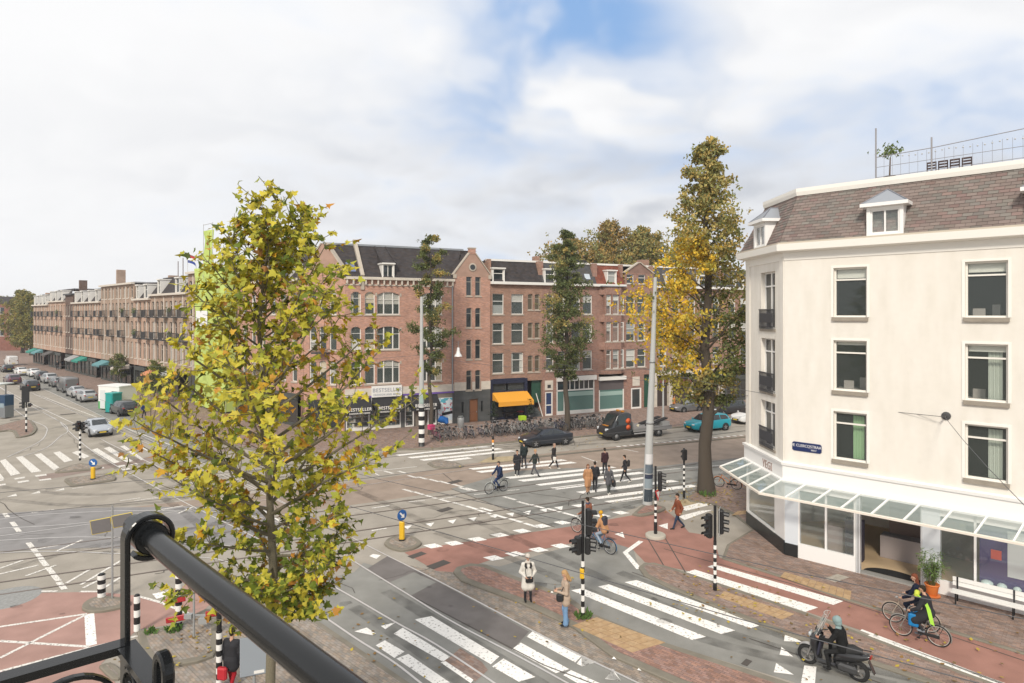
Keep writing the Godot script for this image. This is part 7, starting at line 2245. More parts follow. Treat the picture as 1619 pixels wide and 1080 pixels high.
# ---------- vehicles; +z is forwards ----------
func loft(mb: MB, rings: Array) -> void:   # smooth skin over rings of points of equal number
	var n: int = rings[0].size()
	var base := mb.v.size()
	for i in rings.size():
		for j in n:
			var du: Vector3 = rings[mini(i + 1, rings.size() - 1)][j] - rings[maxi(i - 1, 0)][j]
			var dv: Vector3 = rings[i][mini(j + 1, n - 1)] - rings[i][maxi(j - 1, 0)]
			mb.vert(rings[i][j], dv.cross(du).normalized() if dv.cross(du).length() > 1e-9 else Vector3.UP)
	for i in rings.size() - 1:
		for j in n - 1:
			var a := base + i * n + j
			mb.ix.append_array(PackedInt32Array([a, a + n, a + 1, a + 1, a + n, a + n + 1]))
func car_rows(style: String) -> Array:   # z, underside, belt, roof, half width at the belt, half width of the roof
	match style:
		"van": return [[-2.55, .45, 1.2, 1.9, .80, .70], [-2.5, .3, 1.25, 2.1, .90, .78], [-1.0, .25, 1.25, 2.15, .92, .80], [0.9, .25, 1.22, 2.12, .92, .78], [1.35, .25, 1.2, 1.95, .92, .74], [2.0, .25, 1.12, 1.2, .88, .72], [2.45, .3, .95, .98, .78, .6], [2.55, .42, .75, .77, .66, .5]]
		"suv": return [[-2.25, .5, .85, .88, .68, .5], [-2.18, .32, 1.0, 1.2, .82, .6], [-1.75, .25, 1.06, 1.52, .91, .64], [-0.9, .24, 1.05, 1.60, .93, .66], [0.0, .24, 1.02, 1.60, .93, .66], [.5, .24, 1.0, 1.50, .93, .66], [1.2, .24, .98, 1.03, .92, .72], [1.85, .25, .90, .95, .88, .62], [2.2, .32, .78, .8, .78, .55], [2.28, .42, .64, .66, .64, .45]]
		"hatch": return [[-1.95, .5, .82, .85, .66, .5], [-1.88, .3, .95, 1.15, .8, .58], [-1.5, .22, 1.0, 1.42, .86, .6], [-0.8, .2, .99, 1.48, .87, .62], [0.0, .2, .97, 1.48, .87, .62], [.45, .2, .96, 1.38, .87, .6], [1.1, .2, .93, .98, .86, .66], [1.65, .24, .82, .86, .82, .58], [1.9, .3, .7, .72, .72, .5], [1.97, .42, .58, .6, .6, .42]]
	return [[-2.3, .48, .80, .82, .64, .45], [-2.22, .32, .92, .95, .78, .55], [-1.9, .22, .97, 1.02, .87, .62], [-1.4, .2, .98, 1.16, .9, .64], [-0.75, .2, .98, 1.40, .91, .60], [0, .2, .96, 1.45, .91, .60], [.5, .2, .95, 1.37, .91, .60], [1.2, .2, .92, .98, .9, .68], [1.85, .22, .82, .87, .86, .6], [2.18, .3, .72, .75, .76, .55], [2.28, .42, .60, .62, .62, .45]]
func car(called: String, label: String, paint: Material, style: String, at: Vector3, heading: Vector3, group := "") -> Node3D:
	var o := thing(called, label, "van" if style == "van" else "car", at, yaw(heading), group)
	var rows := car_rows(style)
	var key := "car " + style
	var dark := plain(0.012, 0.012, 0.013, 0.7)
	var glass := plain(0.02, 0.025, 0.028, 0.05, 0.0, 0.6)
	ob("body", sub_mesh(key, func(mb: MB) -> void:
		var rings := []
		for r in rows:
			var half := [Vector3(0, r[1], r[0]), Vector3(r[4] * .9, r[1], r[0]), Vector3(r[4] * .985, r[1] + .1, r[0]), Vector3(r[4], lerpf(r[1], r[2], .55), r[0]), Vector3(r[4] * .975, r[2] - .03, r[0]), Vector3(r[4] * .95, r[2], r[0]), Vector3(r[5] + .02, maxf(r[3] - .06, r[2]), r[0]), Vector3(r[5] * .9, r[3] - .012, r[0]), Vector3(r[5] * .5, r[3] + .012, r[0])]
			var ring := []
			for p in half: ring.append(p)
			ring.append(Vector3(0, r[3] + .018, r[0]))
			for k in range(half.size() - 1, -1, -1): ring.append(Vector3(-half[k].x, half[k].y, half[k].z))
			rings.append(ring)
		loft(mb, rings)
		for e in [0, rings.size() - 1]:
			for j in range(1, rings[e].size() - 2): mb.tri(rings[e][0], rings[e][j], rings[e][j + 1])), paint, o)
	var at_z := func(z: float) -> Array:
		for k in rows.size() - 1:
			if z >= rows[k][0] and z <= rows[k + 1][0]:
				var r := []
				for q in 6: r.append(lerpf(rows[k][q], rows[k + 1][q], (z - rows[k][0]) / (rows[k + 1][0] - rows[k][0])))
				return r
		return rows[-1]
	var gl: Array = {"van": [[0.75, 1.75]], "suv": [[-1.8, -0.85], [-0.78, 0.12], [0.2, 1.0]], "hatch": [[-1.5, -0.35], [-0.27, 0.9]]}.get(style, [[-1.32, -0.35], [-0.27, 1.0]])
	for side in [-1, 1]:
		for q in gl:
			ob("side_window", sub_mesh("%s sw %d %f" % [key, side, q[0]], func(mb: MB) -> void:
				var n := 6
				for k in n:
					var pts := []
					for z in [lerpf(q[0], q[1], float(k) / n), lerpf(q[0], q[1], float(k + 1) / n)]:
						var r: Array = at_z.call(z)
						var lo := Vector3(r[4] * .95, r[2] + .02, z); var up := Vector3(r[5] + .02, maxf(r[3] - .09, r[2] + .03), z)
						pts.append([lo.lerp(up, 0.04) + Vector3(.012, .004, 0), up + Vector3(.012, .004, 0)])
					var f := func(v: Vector3) -> Vector3: return Vector3(v.x * side, v.y, v.z)
					mb.quad(f.call(pts[0][0]), f.call(pts[1][0]), f.call(pts[1][1]), f.call(pts[0][1]))), glass, o)
	var screens: Array = {"van": [[1.36, 1.97, "windscreen"]], "suv": [[.52, 1.18, "windscreen"], [-2.17, -1.8, "rear_window"]], "hatch": [[.47, 1.08, "windscreen"], [-1.87, -1.53, "rear_window"]]}.get(style, [[.52, 1.18, "windscreen"], [-1.42, -0.8, "rear_window"]])
	for q in screens:
		ob(q[2], sub_mesh("%s %s" % [key, q[2]], func(mb: MB) -> void:
			var z0: float = q[0]; var z1: float = q[1]
			for k in 4:
				var za := lerpf(z0, z1, k / 4.0); var zb := lerpf(z0, z1, (k + 1) / 4.0)
				var a: Array = at_z.call(za); var b: Array = at_z.call(zb)
				var wa: float = a[5] * .88; var wb: float = b[5] * .88
				var up := Vector3(0, .028, .012 if z0 > 0 else -.012)
				mb.quad(Vector3(-wb, b[3], zb) + up, Vector3(wb, b[3], zb) + up, Vector3(wa, a[3], za) + up, Vector3(-wa, a[3], za) + up)), glass, o)
	var front_z: float = rows[-2][0]; var back_z: float = rows[1][0]
	var wr := 0.33
	for z in [front_z - .82, back_z + .78]:
		for side in [-1, 1]:
			var r: Array = at_z.call(z)
			var arch := ob("wheel_arch", sub_mesh("arch %s %d" % [style, side], func(mb: MB) -> void: mb.lathe([Vector2(0, -.15), Vector2(wr + .07, -.15), Vector2(wr + .07, .012), Vector2(0, .012)], 20, Vector3.ZERO, Basis(Vector3.FORWARD, PI / 2 * side))), dark, o)
			arch.position = Vector3(r[4] * side, wr + 0.02, z)
			var w := ob("wheel", sub_mesh("tyre", func(mb: MB) -> void: mb.lathe([Vector2(.2, -.1), Vector2(wr - .03, -.1), Vector2(wr, -.07), Vector2(wr, .07), Vector2(wr - .03, .1), Vector2(.2, .1)], 22, Vector3.ZERO, Basis(Vector3.FORWARD, PI / 2))), plain(0.018, 0.018, 0.018, 0.9), o)
			w.position = Vector3((r[4] - .07) * side, wr, z)
			ob("rim", sub_mesh("rim %d" % side, func(mb: MB) -> void:
				mb.lathe([Vector2(.235, .06), Vector2(.22, .102), Vector2(.2, .09), Vector2(0.19, .05)], 20, Vector3.ZERO, Basis(Vector3.FORWARD, -PI / 2 * side))
				for k in 5:
					var a := TAU * k / 5
					mb.bar(Vector3(.085 * side, cos(a) * .03, sin(a) * .03), Vector3(.085 * side, cos(a) * .2, sin(a) * .2), .06, .03, Vector3.RIGHT)
				mb.lathe([Vector2(.06, .05), Vector2(.05, .1), Vector2(0, .1)], 12, Vector3.ZERO, Basis(Vector3.FORWARD, -PI / 2 * side))), plain(0.45, 0.45, 0.46, 0.3, 0.7), w)
	var nose: Array = at_z.call(front_z); var tail: Array = at_z.call(back_z)
	for side in [-1, 1]:
		var hl := MB.new(); hl.rbox(Vector3(nose[4] * .76 * side, nose[2] - .05, front_z + .0), Vector3(.34, .14, .16), .04, Basis(Vector3.UP, .5 * side))
		ob("headlight", hl, plain(0.6, 0.62, 0.64, 0.08, 0.2), o)
		var tlm := MB.new(); tlm.rbox(Vector3(tail[4] * .80 * side, tail[2] - .08, back_z + .0), Vector3(.30, .16, .12), .03, Basis(Vector3.UP, -.5 * side))
		ob("tail_light", tlm, plain(0.25, 0.01, 0.01, 0.15), o)
		var mr := MB.new(); mr.rbox(Vector3((nose[4] + .2) * side, rows[5][2] + .06, (0.95 if style != "van" else 1.6)), Vector3(.2, .13, .12), .03)
		ob("mirror", mr, paint, o)
	piece("grille", o, dark, [[-.42, .42, front_z + .06, .42, .56, front_z + .115], [-.55, .26, front_z + .0, .55, .36, front_z + .06]])
	piece("number_plate", o, plain(0.62, 0.45, 0.03, 0.5), [[-.26, .42, front_z + .115, .26, .53, front_z + .128], [-.26, .6, back_z - .1, .26, .7, back_z - .085]])
	return o
func gloss(r: float, gg: float, b: float, metal := 0.2) -> StandardMaterial3D:
	var m := plain(r, gg, b, 0.32, metal)
	m.clearcoat_enabled = true
	m.clearcoat = 0.7
	m.clearcoat_roughness = 0.06
	return m
func vehicles() -> void:
	var left := -D2
	car("silver_car", "silver estate car driving towards the crossing past the slim traffic light", gloss(0.45, 0.48, 0.52, 0.5), "sedan", g(154, 686), (-D1 + Vector3(0.05, 0, 0.12)).normalized())
	car("dark_car", "dark blue grey saloon car driving left before the bicycle row", gloss(0.022, 0.028, 0.04, 0.3), "sedan", g(863, 703), left)
	car("turquoise_car", "bright turquoise car driving left behind the tallest tree trunk", gloss(0.0, 0.33, 0.42, 0.1), "suv", g(1119, 680), left)
	car("white_car", "white car at the edge of the cream building behind the turquoise car", gloss(0.68, 0.68, 0.67, 0.0), "suv", g(1190, 668), left)
	flatbed()
	var away := D1
	var grey := gloss(0.20, 0.205, 0.21, 0.4); var silver := gloss(0.42, 0.43, 0.44, 0.4); var dk := gloss(0.03, 0.032, 0.036, 0.2); var wh := gloss(0.66, 0.66, 0.65, 0.0); var pur := gloss(0.10, 0.05, 0.07, 0.2)
	var gname := "cars parked along the far kerb"
	for q in [[137, 634, silver, "hatch", "silver hatchback parked nearest to the green and white cabin"], [122, 627, silver, "sedan", "silver saloon parked between the hatchback and the grey van"], [107, 619, grey, "van", "grey and white van parked in the far row"],
			[91, 611, grey, "hatch", "grey hatchback parked beyond the van"], [78, 605, silver, "suv", "pale green grey car parked fifth from the cabin"], [66, 600, dk, "hatch", "dark small car parked beyond the pale one"], [54, 595, wh, "sedan", "white car parked near the end of the far row"]]:
		car("parked_car", q[4], q[2], q[3], g(q[0], q[1]), away, gname)
	for q in [[48, 617, dk, "suv", "black car driving away at the left"], [20, 607, pur, "suv", "dark purple car driving away at the far left"], [34, 593, wh, "sedan", "white car with a flat back waiting far down the main street"], [12, 588, dk, "hatch", "dark hatchback far down the main street at the left edge"], [18, 578, wh, "van", "pale delivery van far down the main street"], [196, 655, dk, "suv", "dark pickup parked behind the teal portable toilet"],
			[1086, 651, grey, "hatch", "dark grey car parked at the kerb left of the tallest tree trunk"], [1150, 655, dk, "suv", "dark car parked on the pavement between tree trunk and cream building"]]:
		car("car", q[4], q[2], q[3], g(q[0], q[1]), away if q[0] < 400 else left)
func flatbed() -> void:
	var o := thing("recovery_truck", "black flatbed recovery truck with an orange round logo on its door", "truck", g(1000, 690.5), yaw(-D2))
	var paint := gloss(0.025, 0.027, 0.03, 0.2)
	var grey := plain(0.24, 0.235, 0.23, 0.5, 0.2)
	var dark := plain(0.012, 0.012, 0.013, 0.7)
	var glass := plain(0.025, 0.035, 0.035, 0.05, 0.0, 0.6)
	var mb := MB.new()
	var rows := [[.75, .35, 1.3, 2.25, .98, .85], [1.0, .35, 1.3, 2.36, .99, .86], [1.75, .35, 1.28, 2.34, .99, .84], [2.1, .35, 1.25, 2.15, .98, .8], [2.72, .35, 1.15, 1.25, .96, .76], [3.2, .38, 1.0, 1.05, .86, .66], [3.3, .45, .8, .84, .74, .56]]
	var rings := []
	for r in rows:
		var half := [Vector3(0, r[1], r[0]), Vector3(r[4] * .92, r[1], r[0]), Vector3(r[4], r[1] + .1, r[0]), Vector3(r[4], r[2] - .05, r[0]), Vector3(r[4] * .97, r[2], r[0]), Vector3(r[5] + .03, maxf(r[3] - .08, r[2]), r[0]), Vector3(r[5] * .9, r[3] - .01, r[0])]
		var ring := half.duplicate()
		ring.append(Vector3(0, r[3] + .01, r[0]))
		for k in range(half.size() - 1, -1, -1): ring.append(Vector3(-half[k].x, half[k].y, half[k].z))
		rings.append(ring)
	loft(mb, rings)
	for e in [0, rings.size() - 1]:
		for j in range(1, rings[e].size() - 2): mb.tri(rings[e][0], rings[e][j], rings[e][j + 1])
	ob("cab", mb, paint, o)
	var ws := MB.new()
	ws.quad(Vector3(-.72, 1.30, 2.71), Vector3(.72, 1.30, 2.71), Vector3(.74, 2.14, 2.18), Vector3(-.74, 2.14, 2.18))
	ob("windscreen", ws, glass, o)
	for s in [-1, 1]:
		var sw := MB.new()
		sw.quad(Vector3(1.0 * s, 1.34, 1.25), Vector3(.985 * s, 1.32, 2.45), Vector3(.87 * s, 2.1, 2.08), Vector3(.90 * s, 2.18, 1.25))
		ob("side_window", sw, glass, o)
		var lg := MB.new()
		for q in [[1.62, .27], [1.08, .24]]: lg.lathe([Vector2(0, .0), Vector2(q[1], 0), Vector2(0, .012)], 20, Vector3((1.0 if q[0] < 1.4 else .98) * s, q[0], 1.12), Basis(Vector3.FORWARD, -PI / 2 * s))
		ob("round_logo", lg, plain(0.62, 0.10, 0.02, 0.5), o)
		var hl := MB.new(); hl.rbox(Vector3(.68 * s, .95, 3.16), Vector3(.34, .24, .2), .05, Basis(Vector3.UP, .45 * s))
		ob("headlight", hl, plain(0.6, 0.62, 0.64, 0.08, 0.2), o)
		var mr := MB.new(); mr.rbox(Vector3(1.16 * s, 1.6, 2.35), Vector3(.16, .34, .14), .04)
		ob("mirror", mr, dark, o)
		for z in [2.35, -2.2]:
			var w := ob("wheel", sub_mesh("truck tyre", func(m: MB) -> void: m.lathe([Vector2(.2, -.13), Vector2(.34, -.13), Vector2(.38, -.1), Vector2(.38, .1), Vector2(.34, .13), Vector2(.2, .13)], 22, Vector3.ZERO, Basis(Vector3.FORWARD, PI / 2))), plain(0.018, 0.018, 0.018, 0.9), o)
			w.position = Vector3(.9 * s, .38, z)
			ob("rim", sub_mesh("truck rim", func(m: MB) -> void: m.lathe([Vector2(0, -.1), Vector2(.22, -.1), Vector2(.22, .1), Vector2(0, .1)], 16, Vector3.ZERO, Basis(Vector3.FORWARD, PI / 2))), plain(0.3, 0.3, 0.3, 0.4, 0.5), w)
	piece("flatbed", o, grey, [[-1.05, .82, -3.6, 1.05, .95, .62], [-1.06, .62, -3.6, -.98, .82, .62], [.98, .62, -3.6, 1.06, .82, .62]])
	piece("headboard", o, grey, [[-1.0, .95, .55, 1.0, 1.5, .62]])
	piece("chassis", o, dark, [[-.5, .45, -3.5, .5, .82, .75], [-.7, .35, -1.5, .7, .5, .6]])
	piece("side_guard", o, plain(0.5, 0.5, 0.5, 0.4, 0.4), [[.96, .42, -1.4, 1.0, .52, .5], [-1.0, .42, -1.4, -.96, .52, .5]])
	var ramp := MB.new()
	ramp.bar(Vector3(.5, 1.0, -1.2), Vector3(.5, 1.35, -2.6), .5, .09); ramp.bar(Vector3(.5, 1.35, -2.6), Vector3(.5, 1.55, -3.4), .5, .09)
	ob("ramp", ramp, dark, o)
	var r2 := MB.new(); r2.bar(Vector3(-.5, 1.0, -1.2), Vector3(-.5, 1.32, -2.6), .5, .09); r2.bar(Vector3(-.5, 1.32, -2.6), Vector3(-.5, 1.5, -3.4), .5, .09)
	ob("ramp", r2, dark, o)
	piece("tool_box", o, plain(0.36, 0.36, 0.35, 0.4, 0.3), [[-1.0, .95, -3.4, 1.0, 1.3, -2.6]])
	var st := MB.new(); st.bar(Vector3(.3, 1.02, -.3), Vector3(-.2, 1.02, -.9), .1, .06); st.bar(Vector3(.6, 1.0, -.2), Vector3(.1, 1.0, -.6), .12, .05)
	ob("straps", st, plain(0.6, 0.55, 0.4), o)
	piece("beacon", o, plain(0.55, 0.22, 0.02, 0.3), [[-.5, 2.37, 1.2, -.2, 2.47, 1.4], [.2, 2.37, 1.2, .5, 2.47, 1.4]])
	piece("number_plate", o, plain(0.62, 0.45, 0.03, 0.5), [[-.26, .5, 3.3, .26, .61, 3.32]])
	piece("bonnet_logo", o, plain(0.55, 0.22, 0.03, 0.5), [[-.35, 1.22, 2.72, .35, 1.26, 2.95]])

# ---------- bicycles ----------
func bike_parts(o: Node3D, frame: Material, fine: bool, rims: Material = null) -> void:
	var dark := plain(0.014, 0.014, 0.015, 0.6)
	var steel := plain(0.42, 0.42, 0.42, 0.35, 0.6)
	var seg := 26 if fine else 14
	var w := sub_mesh("bike tyre %d" % seg, func(mb: MB) -> void:
		var p := []
		for k in seg + 1: p.append(Vector3(0, cos(TAU * k / seg) * 0.335, sin(TAU * k / seg) * 0.335))
		mb.tube(p, 0.021, 6 if fine else 4, false))
	var rim := sub_mesh("bike rim %d" % seg, func(mb: MB) -> void:
		var p := []
		for k in seg + 1: p.append(Vector3(0, cos(TAU * k / seg) * 0.308, sin(TAU * k / seg) * 0.308))
		mb.tube(p, 0.012, 4, false)
		for k in (18 if fine else 6):
			var a := TAU * k / (18 if fine else 6)
			mb.tube([Vector3(0.03 * (1 if k % 2 else -1), 0, 0), Vector3(0, cos(a) * 0.305, sin(a) * 0.305)], 0.0022 if fine else 0.006, 3, false)
		mb.tube([Vector3(-0.05, 0, 0), Vector3(0.05, 0, 0)], 0.02, 6))
	for z in [0.56, -0.52]:
		var wh := ob("wheel", w, dark, o)
		wh.position = Vector3(0, 0.356, z)
		ob("rim", rim, rims if rims else steel, wh)
	var fr := sub_mesh("bike frame", func(mb: MB) -> void:
		var head := Vector3(0, 0.86, 0.36); var low := Vector3(0, 0.70, 0.40); var bb := Vector3(0, 0.30, -0.06); var seat := Vector3(0, 0.84, -0.24); var ax := Vector3(0, 0.356, -0.52)
		for q in [[head, low, 0.022], [low, bb, 0.020], [head, bb.lerp(seat, 0.45), 0.016], [bb, seat, 0.016]]: mb.tube([q[0], q[1]], q[2], 6, true)
		for s in [-0.06, 0.06]:
			mb.tube([bb, ax + Vector3(s, 0, 0)], 0.011, 5); mb.tube([bb.lerp(seat, 0.85), ax + Vector3(s, 0, 0)], 0.009, 5)
			mb.tube([low + Vector3(s * 0.7, 0, 0), Vector3(s, 0.5, 0.50), Vector3(s, 0.356, 0.56)], 0.013, 5)
		for c in [0.56, -0.52]:
			var p := []
			for k in 10:
				var a := lerpf(-0.5, 1.9, k / 9.0) if c < 0 else lerpf(-0.9, 1.2, k / 9.0)
				p.append(Vector3(0, 0.356 + cos(a) * 0.372, c - sin(a) * 0.372))
			mb.tube(p, 0.018, 4, false))
	ob("frame", fr, frame, o)
	ob("handlebar", sub_mesh("bike bar", func(mb: MB) -> void:
		mb.tube([Vector3(0, 0.86, 0.36), Vector3(0, 1.02, 0.32)], 0.014, 6)
		mb.tube([Vector3(-0.28, 1.05, 0.12), Vector3(-0.25, 1.06, 0.24), Vector3(-0.1, 1.03, 0.34), Vector3(0.1, 1.03, 0.34), Vector3(0.25, 1.06, 0.24), Vector3(0.28, 1.05, 0.12)], 0.013, 6)
		mb.rbox(Vector3(0, 0.93, 0.44), Vector3(0.07, 0.08, 0.08), 0.02)), steel, o)
	ob("saddle", sub_mesh("bike saddle", func(mb: MB) -> void:
		mb.tube([Vector3(0, 0.98, -0.42), Vector3(0, 1.0, -0.32), Vector3(0, 1.0, -0.16), Vector3(0, 0.99, -0.08)], [0.06, 0.085, 0.045, 0.02], 8)
		mb.tube([Vector3(0, 0.84, -0.24), Vector3(0, 0.97, -0.28)], 0.013, 6)), dark, o)
	ob("rack", sub_mesh("bike rack", func(mb: MB) -> void:
		for x in [-0.07, 0.0, 0.07]: mb.tube([Vector3(x, 0.76, -0.36), Vector3(x, 0.755, -0.86)], 0.008, 4)
		for x in [-0.07, 0.07]: mb.tube([Vector3(x, 0.755, -0.70), Vector3(x, 0.356, -0.53)], 0.007, 4)), dark, o)
	ob("chain_guard", sub_mesh("bike chain", func(mb: MB) -> void: mb.rbox(Vector3(0.055, 0.33, -0.26), Vector3(0.03, 0.11, 0.62), 0.015)), dark, o)
	ob("crank", sub_mesh("bike crank", func(mb: MB) -> void:
		mb.tube([Vector3(-0.07, 0.30, -0.06), Vector3(0.07, 0.30, -0.06)], 0.02, 6)
		mb.bar(Vector3(0.075, 0.30, -0.06), Vector3(0.075, 0.17, 0.02), 0.018, 0.02); mb.bar(Vector3(-0.075, 0.30, -0.06), Vector3(-0.075, 0.43, -0.14), 0.018, 0.02)
		mb.box(Vector3(0.12, 0.16, 0.02), Vector3(0.08, 0.025, 0.09)); mb.box(Vector3(-0.12, 0.44, -0.14), Vector3(0.08, 0.025, 0.09))), dark, o)
func bicycles() -> void:
	rng.seed = 99
	var tones := [plain(0.02, 0.02, 0.022, 0.4), plain(0.32, 0.32, 0.32, 0.4, 0.3), plain(0.10, 0.10, 0.105, 0.4), plain(0.03, 0.05, 0.10, 0.4), plain(0.45, 0.44, 0.42, 0.4), plain(0.20, 0.20, 0.19, 0.4)]
	var names := ["black", "silver", "dark grey", "navy blue", "pale grey", "mid grey"]
	var proto := []
	for k in 6:
		var o := thing("parked_bicycle", names[k] + " bicycle leaning in the dense row of parked bicycles along the kerb", "bicycle", Vector3.ZERO, 0.0, names[k] + " bicycles in the kerb row")
		bike_parts(o, tones[k], false, tones[1] if k % 2 else null)
		proto.append(o)
	var used := [0, 0, 0, 0, 0, 0]
	for r in 2:
		var n := 34 if r == 0 else 22
		for k in n:
			var s := (k + rng.randf_range(-0.2, 0.2)) / n
			var a := g(693, 697.5).lerp(g(950, 677.5), s) if r == 0 else g(770, 688).lerp(g(958, 673), s)
			a.y = 0.12
			var c := rng.randi() % 6
			var turn := yaw(N2) + rng.randf_range(-0.3, 0.3) + (PI if rng.randf() < 0.35 else 0.0)
			var o: Node3D
			if used[c] == 0:
				o = proto[c]
				o.position = a
				o.rotation.y = turn
			else: o = again(proto[c], "", a, turn, proto[c].get_meta("group"))
			o.set_meta("label", names[c] + " bicycle in the " + ["kerb side row", "row behind"][r] + ", " + ["near the blue cover", "before the brown door", "before the yellow awning", "before the narrow blue door", "beside the recovery truck"][mini(4, int(s * 5.0))])
			used[c] = 1
			o.rotation.z = rng.randf_range(-0.14, 0.14)
			var sc := rng.randf_range(0.94, 1.05)
			o.scale = Vector3.ONE * sc
	for c in 6:
		if used[c] == 0: proto[c].queue_free()
	# singles that stand out
	var ob1 := thing("orange_bicycle", "orange bicycle lying tilted by the tree beside the glass canopy", "bicycle", g(1152, 772, 0.07), yaw(Vector3(-0.8, 0, -0.6)))
	bike_parts(ob1, plain(0.55, 0.18, 0.04, 0.4), true)
	ob1.rotation.z = -0.25
	var cov := thing("covered_bicycle", "bicycle under a bright blue cover at the near end of the bicycle row", "bicycle", g(701, 683, 0.12), yaw(N2) + 0.4)
	bike_parts(cov, tones[0], false)
	var cm := MB.new(); cm.tube([Vector3(0, 0.85, -0.6), Vector3(0, 1.1, -0.4), Vector3(0, 1.15, 0.2), Vector3(0, 0.95, 0.6)], [0.12, 0.3, 0.34, 0.15], 10)
	ob("cover", cm, plain(0.0, 0.09, 0.32, 0.6), cov)
	var pk := thing("pink_bicycle", "bicycle with a pink crate at the near end of the bicycle row", "bicycle", g(688, 696, 0.12), yaw(N2) + 0.2)
	bike_parts(pk, plain(0.3, 0.05, 0.12, 0.4), false)
	piece("crate", pk, plain(0.62, 0.05, 0.17, 0.6), [[-0.25, 0.85, 0.4, 0.25, 1.25, 0.85]])
	var yh := thing("bicycle_with_bag", "bicycle with a lime green saddle bag in the far half of the bicycle row", "bicycle", g(823, 679, 0.12), yaw(N2))
	bike_parts(yh, tones[2], false)
	piece("bag", yh, plain(0.35, 0.55, 0.02, 0.7), [[-0.3, 0.95, -0.7, 0.3, 1.35, -0.2]])

